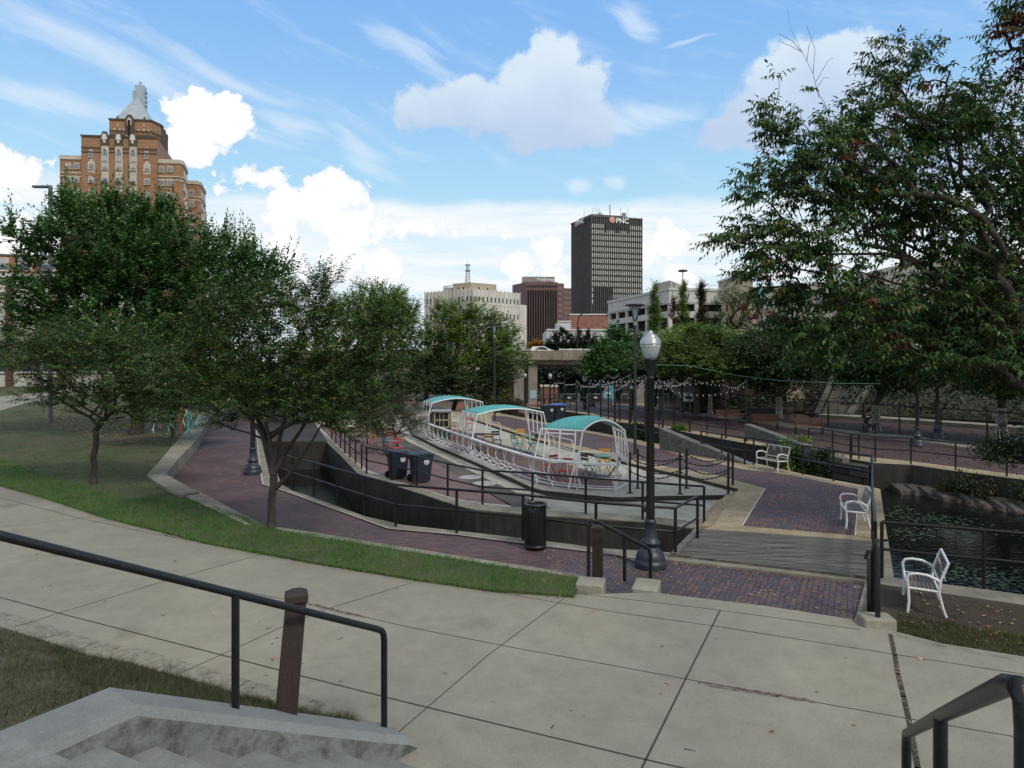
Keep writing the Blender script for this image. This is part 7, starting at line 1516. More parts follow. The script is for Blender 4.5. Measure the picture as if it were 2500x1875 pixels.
# upright shoots that give the maple its spiky outline
def shoots(root, pts, n, lmat, base, seed, LL, LW, L_=(.6, 1.5), per=16, name="shoots", zmin=None, dirb=(0, 0, 1)):
    rng = np.random.default_rng(seed); b = np.array(base); top = pts[np.argsort(-pts[:, 2] + rng.random(len(pts)) * 1.2)][:n * 3]; sel = top[rng.choice(len(top), n, replace=False)]; Q = []
    mb = MB()
    for p in sel:
        L = rng.uniform(*L_); d = rng.normal(size=3) * .22 + np.array(dirb); d /= np.linalg.norm(d); mb.tube([tuple(p), tuple(p + d * L * .9)], .012, 3, rr=[.014, .005], caps=False)
        for k in range(per):
            t = (k + .5) / per; q = p + d * L * t + rng.normal(size=3) * .03; a = rng.normal(size=3) * .6 + d * .7; a /= np.linalg.norm(a); s_ = np.cross(a, rng.normal(size=3)); s_ /= np.linalg.norm(s_) + 1e-6; f = (1.15 - .6 * t)
            Q.append([q, q + a * LL * f * .45 + s_ * LW * f * .5, q + a * LL * f, q + a * LL * f * .45 - s_ * LW * f * .5])
    me = np_mesh(name, np.array(Q) - np.array(OFF[root]), 4, [lmat]); link_mesh("foliage_shoots", me, root); mb.build("twigs", m_bark, root)
shoots(_, mp, 300, g_dark, None, 2, .22, .14, (1.0, 2.3), 24)
# lower small tree at left
b_ = G(230, 1182, ZL); f_ = W(232, 1052, b_.y)
bl = [blob(260, 900, b_.y, 200, 90, 2.2), blob(120, 870, b_.y - .3, 110, 70, 1.8), blob(400, 930, b_.y + .3, 120, 70, 2.0), blob(230, 830, b_.y, 140, 55, 1.8), blob(330, 990, b_.y, 130, 50, 1.5), blob(60, 850, b_.y, 60, 50, 1.4), blob(180, 960, b_.y, 110, 40, 1.3), blob(480, 960, b_.y + .6, 70, 55, 1.4)]
make_tree("cherry_tree", "small spreading tree on the left lawn with a forked trunk above the sidewalk", b_, bl, 1050, 30, .125, .038, g_cherry, m_bark, .085, f_, 4, cr=.24, droop=.5, spray=(4, 8, .42), up=.25)
# darker small tree in front of the lamp, trunk rising by the sidewalk
b_ = G(662, 1291, ZS); f_ = W(668, 1160, b_.y)
bl = [blob(720, 860, b_.y, 230, 130, 1.7), blob(560, 850, b_.y + .3, 140, 110, 1.5), blob(880, 850, b_.y + .2, 130, 110, 1.5), blob(680, 760, b_.y, 180, 70, 1.4), blob(770, 740, b_.y, 60, 70, .7), blob(560, 740, b_.y, 70, 60, 1.0), blob(620, 960, b_.y, 160, 70, 1.3), blob(820, 960, b_.y - .3, 150, 70, 1.3), blob(860, 1040, b_.y - .8, 90, 40, .7), blob(930, 770, b_.y + .3, 70, 40, .8), blob(790, 690, b_.y, 45, 35, .5), blob(985, 800, b_.y + .3, 40, 40, .6), blob(560, 1030, b_.y + .2, 60, 25, .5), blob(480, 900, b_.y + .5, 70, 70, .9), blob(760, 1000, b_.y - .5, 150, 40, .9)]
t2, tp = make_tree("cherry_tree", "dark narrow-leaved small tree in the grass strip at centre left, in front of the lamp", b_, bl, 1500, 34, .115, .034, g_cherry, m_bark, .088, f_, 9, cr=.20, droop=.5, spray=(4, 8, .36), up=.25)
mb = MB(); r_ = np.random.default_rng(5); Q = []
for px, py, ex, ey, L_ in ((775, 690, 738, 618, 1), (790, 680, 808, 622, 1), (805, 690, 862, 618, 1), (800, 700, 835, 672, 1), (760, 720, 722, 672, 1), (880, 770, 862, 728, 1), (790, 720, 790, 640, 1), (850, 760, 868, 726, 0), (540, 720, 520, 700, 0)):
    a = np.array(W(px, py, b_.y)); b = np.array(W(ex, ey, b_.y)); mb.tube([tuple(a), tuple((a + b) / 2 + r_.normal(size=3) * .03), tuple(b)], .008, 4, rr=[.012, .007, .003])
    n = 14
    for k in range(n):
        t = (k + .6) / n; q = a + (b - a) * t; sgn = 1 if k % 2 else -1; d = np.array([sgn * .9, r_.normal() * .5, -.25 + .25 * t]); d /= np.linalg.norm(d); s_ = np.cross(d, [0, .3, 1]); s_ /= np.linalg.norm(s_); L2 = .11 * (1.1 - .3 * t)
        Q.append([q, q + d * L2 * .45 + s_ * .017, q + d * L2 + np.array([0, 0, -.03]), q + d * L2 * .45 - s_ * .017])
link_mesh("foliage_shoots", np_mesh("shoots", np.array(Q) - np.array(OFF[t2]), 4, [g_cherry]), t2); mb.build("twigs", m_bark, t2)
# secondary stems of this tree
mb = MB(); Yt = b_.y
for P_ in ([(668, 1160), (665, 1100), (650, 1040), (640, 960), (620, 880)], [(672, 1150), (700, 1100), (735, 1050), (770, 990), (820, 900)], [(675, 1190), (700, 1165), (725, 1130), (760, 1080), (800, 1010)], [(668, 1130), (690, 1040), (700, 960), (720, 860), (760, 760)], [(665, 1110), (640, 1060), (600, 1010), (560, 985)]):
    mb.tube([W(x, y, Yt + (x - 668) * .001) for x, y in P_], .05, 7, rr=[.062, .05, .04, .026, .014])
mb.build("stem", m_bark, t2)
# ribbon tree
b_ = G(350, 1070, ZL); b_.y = 31; b_.x = W(420, 1060, 31).x; bl = [blob(420, 950, 31, 110, 55, 1.6), blob(470, 930, 32, 90, 50, 1.5), blob(350, 930, 30, 80, 50, 1.4), blob(540, 950, 34, 60, 45, 1.4)]
make_tree("small_tree", "small leafy tree hung with colourful ribbons beside the retaining wall", b_, bl, 380, 30, .14, .06, g_cherry, m_bark, .08, W(425, 1000, 31), 12, cr=.26, droop=.35)
# small multi-stem tree and slim tree on the island
b_ = G(974, 1103, ZI); bl = [blob(990, 1015, b_.y, 52, 42, .9), blob(960, 1000, b_.y, 36, 36, .7), blob(1010, 1035, b_.y, 36, 26, .6), blob(950, 1040, b_.y, 38, 26, .6), blob(975, 970, b_.y, 24, 16, .4)]
t3, _2 = make_tree("shrub_tree", "small olive multi-stem tree on the island in front of the boat frame's left end", b_, bl, 330, 34, .055, .028, g_oliv, m_bark, .045, b_ + Vector((0, 0, .15)), 14, cr=.15, droop=.1, kink=.2)
b_ = G(938, 1113, ZI); bl = [blob(930, 1020, b_.y, 34, 34, .6), blob(915, 1045, b_.y, 26, 20, .5)]
make_tree("shrub_tree", "thin grey single-stem tree on the island beside the light blue table", b_, bl, 120, 30, .06, .03, g_oliv, m_bark_g, .035, W(936, 1050, b_.y), 15, cr=.17, droop=.1)
b_ = G(897, 1084, ZI); bl = [blob(890, 1010, b_.y, 40, 34, .8)]
make_tree("shrub_tree", "thin stemmed small tree behind the yellow-topped table on the island", b_, bl, 120, 30, .07, .035, g_oliv, m_bark_g, .04, W(895, 1040, b_.y), 16, cr=.2, droop=.1)
# big tree on the right
Yr = 15.5; b_ = Vector((13.6, Yr + .5, .2)); fk = Vector((13.2, Yr + .3, 3.0))
bl = [blob(2250, 330, Yr + .6, 190, 150, 2.0), blob(2180, 180, Yr + .5, 85, 80, 1.1), blob(2380, 300, Yr + .8, 140, 120, 1.8), blob(1960, 400, Yr, 130, 110, 1.4), blob(1900, 300, Yr - .2, 60, 60, .7), blob(1870, 215, Yr - .2, 40, 50, .5), blob(1850, 450, Yr - .3, 60, 55, .8), blob(2080, 470, Yr + .2, 200, 120, 1.8), blob(1880, 560, Yr - .2, 110, 60, 1.1), blob(1770, 580, Yr - .4, 45, 28, .5), blob(2000, 620, Yr, 190, 70, 1.5), blob(2280, 520, Yr + .8, 230, 140, 2.2), blob(2150, 720, Yr + .2, 240, 90, 1.8), blob(2400, 700, Yr + .8, 160, 160, 2.0), blob(1850, 660, Yr - .3, 60, 35, .7), blob(2080, 820, Yr + .5, 190, 70, 1.6), blob(2350, 850, Yr + 1, 200, 90, 2.4), blob(2250, 780, Yr + 2.5, 250, 90, 1.5), blob(2450, 800, Yr + 2.5, 150, 130, 1.5), blob(2120, 280, Yr + .3, 90, 80, 1.0), blob(2060, 330, Yr, 70, 60, .9), blob(2480, 450, Yr + 1, 80, 160, 1.5), blob(2600, 500, Yr + 1, 200, 300, 2.5), blob(1995, 200, Yr, 22, 20, .3), blob(2160, 100, Yr + .4, 30, 40, .4), blob(2290, 120, Yr + .6, 30, 40, .5), blob(2240, 110, Yr + .5, 25, 25, .4), blob(2020, 870, Yr, 60, 30, .6), blob(1950, 715, Yr + .8, 120, 50, 1.0), blob(1930, 800, Yr + 1.2, 110, 50, 1.0), blob(2500, 900, Yr + 1.5, 120, 60, 1.2)]
t4, rp = make_tree("zelkova_tree", "large spreading tree filling the right side, green pointed leaves with rusty red tips", b_, bl, 3000, 36, .158, .060, g_zel, m_bark, .24, fk, 23, cr=.20, droop=1.0, shell=.6, spray=(3, 8, .40), up=.1)
mb = MB()
for P_, r0 in (([(2560, 930), (2470, 870), (2400, 800), (2330, 720), (2240, 650), (2170, 590), (2100, 540)], .085), ([(2500, 880), (2380, 840), (2270, 800), (2180, 760)], .05), ([(2560, 760), (2480, 690), (2420, 640), (2330, 590)], .07), ([(2340, 480), (2320, 400), (2300, 330), (2290, 250)], .05), ([(2170, 560), (2100, 480), (2060, 420), (2040, 340)], .05), ([(2250, 640), (2150, 620), (2010, 620), (1930, 600)], .05), ([(2000, 500), (1940, 420), (1920, 400)], .03), ([(2330, 720), (2180, 690), (2060, 650)], .045)):
    k = len(P_); mb.tube([W(x, y, Yr + .4 + (x - 2200) * .002) for x, y in P_], r0, 8, rr=[r0 * (1 - .75 * i / (k - 1)) for i in range(k)])
for P_ in ([(2000, 240), (1985, 180), (1955, 120), (1930, 70), (1922, 22)], [(1960, 130), (1935, 100), (1900, 82)], [(1985, 180), (1990, 120), (1968, 60)], [(1992, 200), (2020, 150), (2035, 140)], [(1955, 125), (1930, 112), (1900, 100)], [(1970, 150), (1975, 110), (1990, 80)], [(1995, 215), (2010, 190), (2026, 190)]):
    mb.tube([W(x, y, Yr - .1) for x, y in P_], .006, 4, rr=[.007, .005, .0035, .0025, .002][:len(P_)])
mb.build("limb", m_bark, t4)
# hanging branch tip at the top right corner, from a neighbouring tree
bl = [blob(2470, 60, 14, 40, 30, .4), blob(2440, 115, 14, 38, 20, .3), blob(2500, 10, 14, 50, 25, .4), blob(2490, 190, 14.5, 20, 30, .3), blob(2560, 90, 14, 60, 90, .6)]
make_tree("zelkova_tree", "overhanging branch with pointed leaves entering the top right corner", (13.4, 13.4, .2), bl, 110, 18, .15, .055, g_zel, m_bark, .12, (12.6, 13.8, 9.3), 31, cr=.16, droop=1.0, spray=(3, 8, .38), up=0)
# low branch at the right edge over the promenade railing
bl = [blob(2440, 1110, 17, 60, 20, .5), blob(2490, 1090, 17, 50, 34, .5), blob(2410, 1090, 17, 40, 12, .4), blob(2560, 1070, 17, 60, 50, .6), blob(2480, 1125, 17, 24, 12, .3)]
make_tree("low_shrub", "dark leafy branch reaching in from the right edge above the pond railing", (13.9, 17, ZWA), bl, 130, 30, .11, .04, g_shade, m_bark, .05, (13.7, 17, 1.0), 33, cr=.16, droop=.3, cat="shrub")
# trees along the promenade (net-wrapped trunks)
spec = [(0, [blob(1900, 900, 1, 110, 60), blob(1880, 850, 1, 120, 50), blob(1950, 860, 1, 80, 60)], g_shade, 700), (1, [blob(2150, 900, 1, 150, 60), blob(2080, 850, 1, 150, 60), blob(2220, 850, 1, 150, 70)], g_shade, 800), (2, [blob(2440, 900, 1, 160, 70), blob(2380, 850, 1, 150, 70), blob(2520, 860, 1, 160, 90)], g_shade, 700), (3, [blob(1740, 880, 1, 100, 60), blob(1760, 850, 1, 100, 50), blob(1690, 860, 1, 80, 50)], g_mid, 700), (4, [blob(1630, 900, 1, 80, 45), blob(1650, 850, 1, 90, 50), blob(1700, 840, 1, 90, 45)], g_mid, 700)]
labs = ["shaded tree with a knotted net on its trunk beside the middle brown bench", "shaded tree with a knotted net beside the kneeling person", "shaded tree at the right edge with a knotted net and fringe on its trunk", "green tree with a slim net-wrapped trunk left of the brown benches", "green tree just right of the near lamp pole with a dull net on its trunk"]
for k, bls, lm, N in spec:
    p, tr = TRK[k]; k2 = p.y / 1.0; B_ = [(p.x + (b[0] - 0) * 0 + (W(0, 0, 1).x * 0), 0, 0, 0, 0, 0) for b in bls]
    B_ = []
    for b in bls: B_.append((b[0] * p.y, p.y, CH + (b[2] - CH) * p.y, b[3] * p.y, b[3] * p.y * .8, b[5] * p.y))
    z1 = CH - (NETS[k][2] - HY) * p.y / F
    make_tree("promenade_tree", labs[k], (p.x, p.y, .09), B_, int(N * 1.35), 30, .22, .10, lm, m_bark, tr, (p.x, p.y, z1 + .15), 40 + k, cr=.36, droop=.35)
# other trees, from left to right, further away
def far_tree(label, px, Y, bls, lm, N=420, per=32, LL=.34, LW=.2, seed=0, tr=.22, name="broadleaf_tree", base_z=ZF, fy=None, group=None, cr=.55, droop=.2, bpx=None, shell=.5, spr=0):
    b = (W(bpx or px, 0, Y).x, Y, base_z); f = (W(px, 0, Y).x, Y, fy if fy is not None else base_z + 2.5)
    rr_ = random.Random(seed); B_ = [blob(*q) for q in bls]
    for q in list(B_):
        if q[3] < 1.0: continue
        for k in range(5):
            t = rr_.uniform(0, 6.28); u = rr_.uniform(-.2, 1); c_ = math.sqrt(max(0, 1 - u * u)); f_ = rr_.uniform(.2, .36)
            B_.append((q[0] + q[3] * c_ * math.cos(t) * 1.02, q[1] + q[4] * c_ * math.sin(t) * .8, q[2] + q[5] * u * 1.02, q[3] * f_, q[4] * f_, q[5] * f_))
    return make_tree(name, label, b, B_, N, per, LL, LW, lm, m_bark, tr, f, seed, cr=cr * .8, droop=droop, group=group, shell=shell, spray=(3, 8, spr or LL * 2.6), up=.35)
far_tree("bright green tree behind the dark small tree, left of the middle trees", 880, 58, [(850, 800, 58, 100, 80), (960, 830, 58, 80, 90), (900, 740, 58, 50, 40), (960, 760, 58, 60, 45), (860, 900, 56, 110, 70)], g_mid, 800, 34, .24, .12, 51)
far_tree("airy pale tree top showing above the dark small tree", 900, 75, [(880, 735, 75, 40, 35), (950, 735, 75, 60, 35), (1000, 760, 75, 45, 40), (930, 790, 75, 90, 40)], g_lite, 360, 24, .34, .16, 52)
far_tree("broad green tree right of centre-left, hiding the cream office block's base", 1110, 66, [(1110, 830, 66, 90, 80), (1190, 850, 66, 90, 70), (1150, 780, 66, 70, 45), (1230, 880, 66, 60, 60), (1060, 880, 66, 60, 70), (1110, 920, 64, 90, 50), (1210, 810, 66, 40, 45)], g_mid, 1500, 34, .26, .13, 53)
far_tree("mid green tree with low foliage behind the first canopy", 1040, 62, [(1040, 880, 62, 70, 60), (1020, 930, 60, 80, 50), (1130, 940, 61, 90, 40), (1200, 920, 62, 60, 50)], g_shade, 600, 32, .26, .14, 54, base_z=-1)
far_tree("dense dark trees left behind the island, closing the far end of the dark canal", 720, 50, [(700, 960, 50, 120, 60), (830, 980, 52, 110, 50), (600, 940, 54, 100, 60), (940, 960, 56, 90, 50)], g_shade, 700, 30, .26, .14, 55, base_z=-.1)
far_tree("dark green maple in front of the parking garage, right of the road bridge", 1545, 60, [(1520, 865, 60, 52, 42), (1490, 880, 58, 50, 38), (1575, 885, 58, 66, 40), (1505, 822, 60, 22, 22), (1540, 905, 57, 90, 36), (1450, 888, 58, 24, 26)], g_dark, 1100, 34, .30, .2, 56)
far_tree("light yellow-green tree in front of the parking garage", 1700, 50, [(1700, 855, 50, 80, 42), (1780, 865, 50, 75, 42), (1650, 885, 49, 85, 40), (1720, 815, 50, 44, 22), (1830, 845, 50, 45, 34), (1760, 895, 48, 110, 38)], g_lite, 1300, 34, .20, .10, 57, base_z=.1)
far_tree("slim green tree standing against the garage facade, left of the leafless one", 1600, 62, [(1598, 730, 62, 9, 40, .4), (1600, 790, 62, 16, 50, .6)], g_mid, 170, 30, .22, .10, 58, tr=.1, base_z=0, cr=.3)
for px, Y, s_, lab in ((1668, 70, 58, "narrow upright tree left of its twin in front of the garage parapet"), (1713, 70, 59, "narrow upright tree right of its twin in front of the garage parapet")): far_tree(lab, px, Y, [(px, 725, Y, 10, 32, .4), (px, 780, Y, 14, 40, .6), (px, 705, Y, 5, 16, .3)], g_mid if px < 1700 else g_oliv, 170, 28, .22, .10, s_, tr=.1, base_z=0, cr=.3)
far_tree("sparse reddish tree half bare against the beige building", 1870, 60, [(1870, 770, 60, 50, 50), (1840, 740, 60, 24, 24)], g_red, 60, 8, .22, .12, 61, tr=.12, base_z=0)
far_tree("thin half-bare sapling with reddish leaves before the garage corner", 1643, 72, [(1643, 760, 72, 8, 50, .4)], g_red, 40, 10, .22, .12, 62, tr=.07, base_z=0)
far_tree("pale green tree thinly covering the beige building's foot", 1800, 62, [(1810, 740, 62, 50, 30), (1790, 790, 62, 50, 26)], g_lite, 80, 14, .26, .13, 63, base_z=0)
# dark trees seen under and behind the bridge
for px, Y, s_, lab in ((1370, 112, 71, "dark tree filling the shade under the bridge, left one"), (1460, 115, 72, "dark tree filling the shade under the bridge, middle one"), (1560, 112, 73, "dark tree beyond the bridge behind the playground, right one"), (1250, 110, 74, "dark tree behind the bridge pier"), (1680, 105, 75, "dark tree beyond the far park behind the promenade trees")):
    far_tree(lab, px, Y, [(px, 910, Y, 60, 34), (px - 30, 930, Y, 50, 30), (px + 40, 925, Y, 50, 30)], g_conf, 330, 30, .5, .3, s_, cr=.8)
# evergreens behind the bridge
random.seed(4)
EV = "row of slim dark evergreens behind the road bridge"
b_ = W(1340, 0, 150); spx = [(1338, 832, 14), (1356, 812, 15), (1372, 800, 16), (1392, 812, 16), (1413, 802, 17), (1435, 806, 16), (1452, 815, 14), (1470, 825, 14), (1486, 832, 14)]
for i, (px, top, rx) in enumerate(spx):
    Y = 150; hgt = (870 - top) / 2
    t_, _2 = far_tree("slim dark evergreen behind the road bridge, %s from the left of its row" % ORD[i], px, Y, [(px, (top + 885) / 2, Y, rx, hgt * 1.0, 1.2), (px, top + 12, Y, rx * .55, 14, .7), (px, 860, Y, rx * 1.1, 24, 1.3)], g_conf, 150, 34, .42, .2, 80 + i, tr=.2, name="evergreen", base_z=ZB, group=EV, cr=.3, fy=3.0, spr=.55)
far_tree("orange autumn tree top beside the cream block, above the white car", 1310, 140, [(1312, 846, 140, 12, 8), (1296, 852, 140, 8, 6)], g_ora, 60, 30, .4, .25, 95, base_z=ZB)
def bush(name, label, c, r, lm, N, per, LL, LW, seed, cr=.2, group=None, cat="bush"):
    return make_tree(name, label, (c[0], c[1], c[2]), [(c[0], c[1], c[2] + r[2] * .8, *r)], N, per, LL, LW, lm, m_bark, .05, (c[0], c[1], c[2] + .25), seed, cr=cr, droop=.0, group=group, cat=cat)
c_ = W(1210, 985, 70); bush("bush", "bright yellow-green bush behind the tall disc lamp", (c_.x, 70, ZF), (2.3, 1.4, 1.6), g_yel, 130, 34, .2, .1, 96)
c_ = W(1255, 990, 66); bush("bush", "reddish brown low bush right of the yellow-green one", (c_.x, 66, ZF), (1.5, 1.2, 1.0), g_oliv, 80, 30, .2, .1, 97)
c_ = W(1367, 985, 66); bush("ornamental_grass", "tuft of tall yellow-green ornamental grass beside the brick enclosure", (c_.x, 66, ZF), (.9, .7, .9), g_yel, 60, 34, .35, .03, 98, cat="grass tuft")
for i, (px, py, rx, rz_, lm) in enumerate(((1950, 1155, 1.3, .7, g_mid), (1905, 1140, .7, .45, g_mid), (2020, 1170, .8, .5, g_shade), (1640, 1092, .6, .5, g_shade), (1660, 1085, .5, .5, g_mid), (1560, 1070, .6, .4, g_shade))):
    c_ = G(px, py + 14, -1.2); bush("bush", ["leafy green bush growing from the canal wall right of the front-facing white bench", "small green bush directly behind the white bench in the canal", "dark bush on the lock wall near the railing corner", "low weed clump below the left balance beam", "small green weed tuft beside the left balance beam", "weeds growing on the canal wall behind the disc lamp"][i], (c_.x, c_.y + .3, -1.1), (rx, .6, rz_ + .3), lm, 90, 34, .16, .07, 110 + i, cr=.16)
for i, (px, py, h_) in enumerate(((2330, 1195, 1.0), (2300, 1190, .8), (2372, 1200, 1.0), (2395, 1215, .7), (2480, 1180, .9), (2500, 1235, .7), (2380, 1238, .5))):
    c_ = wall_at(px) - Vector((0, .45, 0)); bush("weed_clump", "scraggly weeds sprouting between the bank stones, %s of seven clumps" % ORD[i] , (c_.x, c_.y, -.9), (.40, .25, h_ * .55), g_oliv if i % 2 else g_shade, 26, 16, .16, .035, 130 + i, cr=.14, group="weeds on the stone bank", cat="weeds")
# hillside ground cover
def scatter_leaves(name, label, pts_fn, n, LL, LW, mat, seed, upn=.5, cat="ground cover", lift=.1, tuft=None):
    rng = np.random.default_rng(seed); P_ = pts_fn(rng, n); n = len(P_); ax = rng.normal(size=(n, 3)); ax[:, 2] = np.abs(ax[:, 2]) * upn; ax /= np.linalg.norm(ax, axis=1)[:, None]
    nn = rng.normal(size=(n, 3)) * .5; nn[:, 2] += 1; sd_ = np.cross(ax, nn); sd_ /= np.linalg.norm(sd_, axis=1)[:, None]; s_ = rng.random((n, 1)) * .7 + .6; P_[:, 2] += rng.random(n) * lift
    q = np.stack([P_, P_ + ax * LL * s_ * .45 + sd_ * LW * s_ / 2, P_ + ax * LL * s_, P_ + ax * LL * s_ * .45 - sd_ * LW * s_ / 2], axis=1)
    o = link_mesh(name, np_mesh(name, q, 4, [mat])); return tag(o, label, cat, None, 'stuff')
def hill_pts(rng, n):
    u = rng.random(n) * (HILL.shape[1] - 1.001); v = (rng.random(n) ** 1.5) * (HILL.shape[0] - 1.001) ; i, j = u.astype(int), v.astype(int); fu, fv = (u - i)[:, None], (v - j)[:, None]
    return HILL[j, i] * (1 - fu) * (1 - fv) + HILL[j, i + 1] * fu * (1 - fv) + HILL[j + 1, i] * (1 - fu) * fv + HILL[j + 1, i + 1] * fu * fv
scatter_leaves("ground_cover", "rambling green and flowering ground cover on the shaded hillside", hill_pts, 42000, .34, .15, leafmat("hill_leaves", [(0, (0.009, 0.019, 0.008)), (.6, (0.021, 0.034, 0.014)), (.92, (0.040, 0.058, 0.023)), (.985, (0.074, 0.082, 0.058)), (1, (0.155, 0.170, 0.130))], .25), 200, .7, lift=.9)  # leaf colours toned down to include the hillside's shade
# ---------------------------------------------------------------- grass
def inpoly(x, y, poly):
    r = np.zeros(len(x), bool); n = len(poly)
    for i in range(n):
        x1, y1 = poly[i][:2]; x2, y2 = poly[(i + 1) % n][:2]
        if y1 == y2: continue
        c = ((y1 > y) != (y2 > y)) & (x < (x2 - x1) * (y - y1) / (y2 - y1) + x1); r ^= c
    return r
def blades(name, label, P_, h, wd, mat, seed, lean=.45):
    rng = np.random.default_rng(seed); n = len(P_); a = rng.random(n) * 6.283; s_ = np.stack([np.cos(a), np.sin(a), np.zeros(n)], 1); t = rng.normal(size=(n, 3)) * lean; t[:, 2] = 1; t /= np.linalg.norm(t, axis=1)[:, None]
    cl = np.sin(P_[:, 0] * 5.1 + 1.3 * np.sin(P_[:, 1] * 3.7)) * np.sin(P_[:, 1] * 6.3 + 1.7 * np.sin(P_[:, 0] * 4.1)); hh = h * (rng.random((n, 1)) ** 1.5 * 1.0 + .35) * (1 + .45 * cl[:, None]); ww = wd * (rng.random((n, 1)) * .6 + .6); q = np.stack([P_ - s_ * ww / 2, P_ + s_ * ww / 2, P_ + t * hh], 1); o = link_mesh(name, np_mesh(name, q, 3, [mat])); return tag(o, label, "grass", None, 'stuff')
m_gr = leafmat("green_grass_blades", [(0, (0.037, 0.128, 0.010)), (.6, (0.067, 0.208, 0.020)), (.9, (0.104, 0.255, 0.031)), (1, (0.207, 0.272, 0.064))], .3, nscale=.6)
m_gd = leafmat("dry_grass_blades", [(0, (0.045, 0.067, 0.020)), (.5, (0.075, 0.094, 0.031)), (.8, (0.115, 0.115, 0.045)), (1, (0.190, 0.178, 0.081))], .3, nscale=.5)
m_gb = leafmat('bank_grass_blades', [(0, (.018, .030, .012)), (.5, (.045, .058, .022)), (.85, (.085, .085, .04)), (.96, (.15, .13, .07)), (1, (.28, .23, .14))], .25, nscale=.9)
rng = np.random.default_rng(77)
def sample_poly(poly, n, z):
    P = np.array([p[:2] for p in poly]); lo, hi = P.min(0), P.max(0); x = rng.random(n * 3) * (hi[0] - lo[0]) + lo[0]; y = rng.random(n * 3) * (hi[1] - lo[1]) + lo[1]; k = inpoly(x, y, poly); return np.stack([x[k], y[k], np.full(k.sum(), z)], 1)[:n]
edge = gp(far_edge[:8], ZL)
near = [(p[0] + .02, p[1] - .15) for p in edge]; band = near + [(G(1418, 1413, ZL).x, G(1418, 1413, ZL).y)] + gp([(1400, 1407), (1200, 1376), (1000, 1343), (760, 1305), (650, 1287)], ZL) + gp([(600, 1262), (471, 1220), (300, 1215), (120, 1165), (0, 1120)], ZL)
blades("lawn_grass", "bright green grass strip curving along the far edge of the sidewalk", sample_poly(band, 85000, ZL - .01), .095, .012, m_gr, 1)
lw = gp([(-60, 1180), (0, 1120), (120, 1165), (300, 1215), (471, 1220), (430, 1203), (379, 1178), (361, 1160), (401, 1114), (441, 1070), (497, 1001), (380, 985), (200, 985), (60, 1000), (-200, 1060)], ZL)
blades("lawn_grass", "patchy drier lawn with fallen leaves left of the retaining wall", sample_poly(lw, 52000, ZL - .01), .075, .016, m_gd, 2)
def bank_pts(n, lo=0, hi=1):
    u = rng.random(n) * (BANK.shape[1] - 1.001); v = rng.random(n) * (BANK.shape[0] - 1.001); i, j = u.astype(int), v.astype(int); fu, fv = (u - i)[:, None], (v - j)[:, None]
    return BANK[j, i] * (1 - fu) * (1 - fv) + BANK[j, i + 1] * fu * (1 - fv) + BANK[j + 1, i] * (1 - fu) * fv + BANK[j + 1, i + 1] * fu * fv
blades("bank_grass", "shaggy dry-green grass bank between the sidewalk and the stair cheek wall", bank_pts(75000), .10, .006, m_gb, 3, .85)
rl = gp([(2190, 1545), (2300, 1572), (2500, 1604), (2700, 1640), (2700, 1590), (2500, 1555), (2190, 1500)], .25); blades("lawn_grass", "narrow grass edge beside the sidewalk in the right lawn corner", sample_poly(rl, 9000, .245), .07, .010, m_gd, 4)
rl2 = gp([(2190, 1440), (2500, 1480), (2700, 1510), (2700, 1590), (2500, 1555), (2190, 1505)], .25); blades("lawn_grass", "thin brownish grass on the bare ground around the nearest white bench", sample_poly(rl2, 7000, .245), .04, .008, leafmat("dead_grass", [(0, (.04, .035, .02)), (1, (.09, .075, .045))], .2), 5, 1.0)
# ---------------------------------------------------------------- fallen leaves
m_fall = leafmat("fallen_leaf_colours", [(0, (0.128, 0.068, 0.034)), (.4, (0.256, 0.136, 0.068)), (.7, (0.384, 0.231, 0.122)), (.9, (0.461, 0.340, 0.203)), (1, (0.282, 0.082, 0.054))], .1); m_fred = leafmat("fallen_red_leaves", [(0, (0.079, 0.022, 0.016)), (.6, (0.129, 0.041, 0.027)), (1, (0.158, 0.081, 0.058))], .1)
def litter(name, label, poly, n, z, LL, mat, seed):
    f = lambda r_, m: sample_poly(poly, m, z); o = scatter_leaves(name, label, f, n, LL, LL * .6, mat, seed, .12, "fallen leaves", .012); return o
litter("fallen_leaves", "scattered tan leaves on the purple brick in front of the footbridge", gp([(1640, 1368), (2110, 1425), (2110, 1515), (1650, 1450), (1400, 1425), (1300, 1340)], 0), 420, .010, .055, m_fall, 301)
litter("fallen_leaves", "small leaves gathered along the sill in front of the footbridge", gp([(1650, 1372), (1900, 1405), (2110, 1430), (2110, 1440), (1880, 1416), (1640, 1382)], 0), 240, .006, .05, m_fall, 302)
litter("fallen_leaves", "scattered pale leaves on the brick path at left", gp([(1100, 1400), (420, 1175), (560, 1000), (620, 1010), (640, 1180), (950, 1292), (1260, 1330)], 0), 420, .006, .07, m_fall, 303)
litter("fallen_leaves", "reddish leaves strewn over the promenade brick and against its bed kerb", gp([(1830, 1030), (2226, 1076), (2500, 1117), (2500, 1165), (2226, 1128), (1900, 1085)], 0), 1500, .01, .09, m_fred, 304)
litter("fallen_leaves", "line of red leaves along the promenade bed kerb", gp([(1690, 1013), (1830, 1029), (2226, 1077), (2500, 1118), (2500, 1122), (2226, 1082), (1830, 1033)], 0), 900, .01, .09, m_fred, 305)
litter("fallen_leaves", "brown leaves covering the shaded part of the left lawn", gp([(100, 1000), (300, 990), (450, 1010), (470, 1050), (400, 1090), (250, 1080), (120, 1040)], ZL), 3600, ZL + .03, .085, m_fall, 306)
litter("fallen_leaves", "few leaves lying on the timber footbridge and plaza", gp([(1660, 1350), (2120, 1400), (2090, 1210), (1870, 1200)], .12), 70, .135, .05, m_fall, 307)
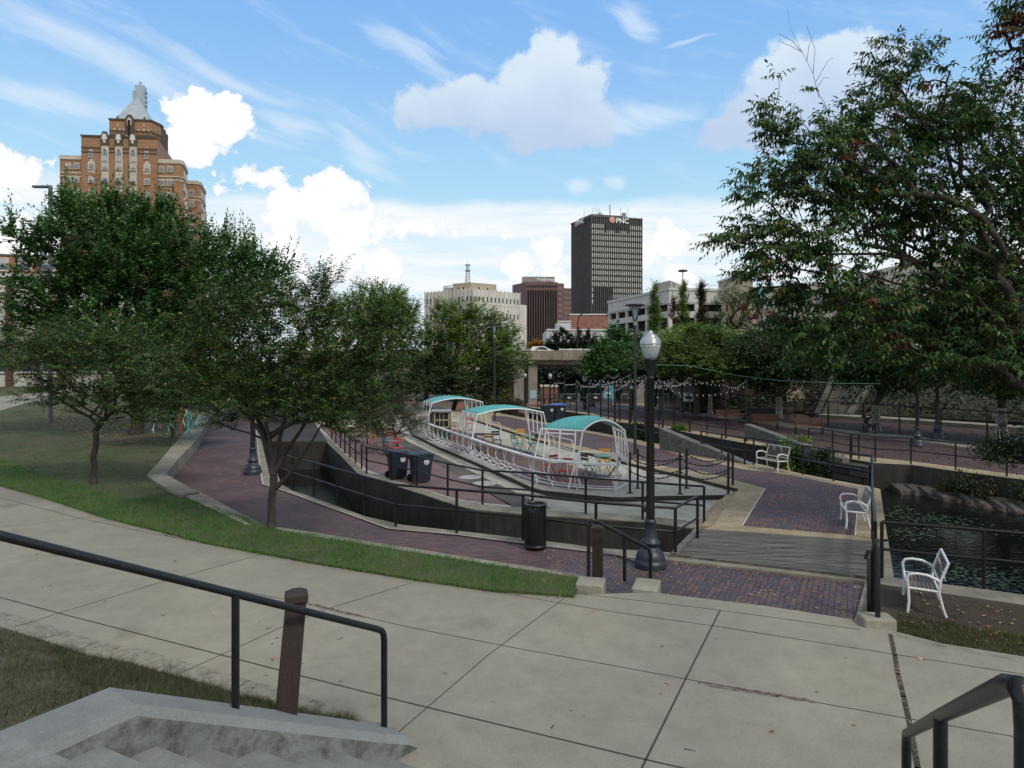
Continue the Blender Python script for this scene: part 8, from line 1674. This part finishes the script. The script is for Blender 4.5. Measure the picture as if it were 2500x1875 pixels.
litter("fallen_leaves", "reddish leaf litter along the water line of the stone bank", gp([(2180, 1195), (2300, 1225), (2400, 1245), (2500, 1260), (2500, 1250), (2400, 1232), (2300, 1212), (2180, 1186)], -1.0), 260, -.98, .07, m_fred, 308)
litter("fallen_leaves", "sparse twigs and leaf scraps on the concrete sidewalk", gp([(0, 1200), (1000, 1420), (2480, 1620), (2480, 1860), (1000, 1860), (0, 1500)], ZS), 70, ZS + .008, .06, m_fall, 309)
litter("fallen_leaves", "light scatter of leaves on the mulch bed behind the promenade", gp([(1840, 1024), (2226, 1068), (2500, 1106), (2500, 1060), (2226, 1040), (1990, 1022)], .1), 1200, .1, .10, m_fred, 310)
litter("fallen_leaves", "leaves caught in the grass of the right lawn corner", gp([(2190, 1540), (2500, 1590), (2500, 1480), (2190, 1440)], .25), 90, .27, .06, m_fall, 311)
litter("fallen_leaves", "leaf litter and debris along the sidewalk edge beside the grass bank", gp([(0, 1520), (400, 1636), (840, 1772), (870, 1800), (900, 1780), (700, 1715), (400, 1620), (0, 1505)], ZS), 500, ZS + .006, .025, m_fall, 312)
mb = MB(); rt = random.Random(12)
for _ in range(34):
    p = G(rt.uniform(0, 2300), rt.uniform(1250, 1850), ZS)
    if p.x > 7 or p.y < 5.2 or (p.x < -1.2 and p.y < 7.8): continue
    if p.y > 9 - p.x * .4: continue
    a = rt.uniform(0, 6.28); L_ = rt.uniform(.04, .15); c_ = rt.uniform(-1, 1); pts = [(p.x + L_ * t * math.cos(a + c_ * t), p.y + L_ * t * math.sin(a + c_ * t), ZS + .009 + .004 * math.sin(3 * t)) for t in (0, .33, .66, 1)]
    mb.tube(pts, .003, 4, rr=[.004, .0035, .003, .002])
tag(mb.build("twigs", m_bark), "small dry twigs and stalks lying on the concrete sidewalk", "twigs", None, 'stuff')
# ---------------------------------------------------------------- lily pads
rng = np.random.default_rng(8); Q = []; PADS = [(2235, 1258, 1.1, .45, 300), (2300, 1275, 1.6, .6, 420), (2265, 1300, 1.0, .35, 200), (2350, 1290, .8, .3, 100), (2330, 1395, .8, .35, 200), (2380, 1415, 1.1, .35, 320), (2450, 1430, .9, .3, 220), (2480, 1305, .8, .35, 120), (2440, 1393, .6, .2, 60), (2220, 1310, .7, .3, 100), (2480, 1405, .5, .25, 70), (2320, 1380, .4, .2, 50), (2210, 1240, .4, .2, 50)]
for px, py, rx, ry, n in PADS:
    c = G(px, py, ZPW)
    for _ in range(int(n * .26)):
        a = rng.random() * 6.283; q = math.sqrt(rng.random()); x = c.x + rx * q * math.cos(a); y = c.y + ry * 2.0 * q * math.sin(a); r_ = rng.uniform(.025, .065); t0 = rng.random() * 6.283; z = ZPW + .012 + rng.random() * .008
        Q.append([(x + r_ * math.cos(t0 + k * math.pi / 3), y + r_ * math.sin(t0 + k * math.pi / 3), z) for k in range(6)])
o = link_mesh("lily_pads", np_mesh("lily_pads", np.array(Q), 6, [leafmat("lily_pad_green", [(0, (.03, .055, .025)), (.6, (.06, .10, .042)), (1, (.11, .15, .07))], .1)])); tag(o, "clusters of small green lily pads floating on the dark pond at right", "lily pads", None, 'stuff')
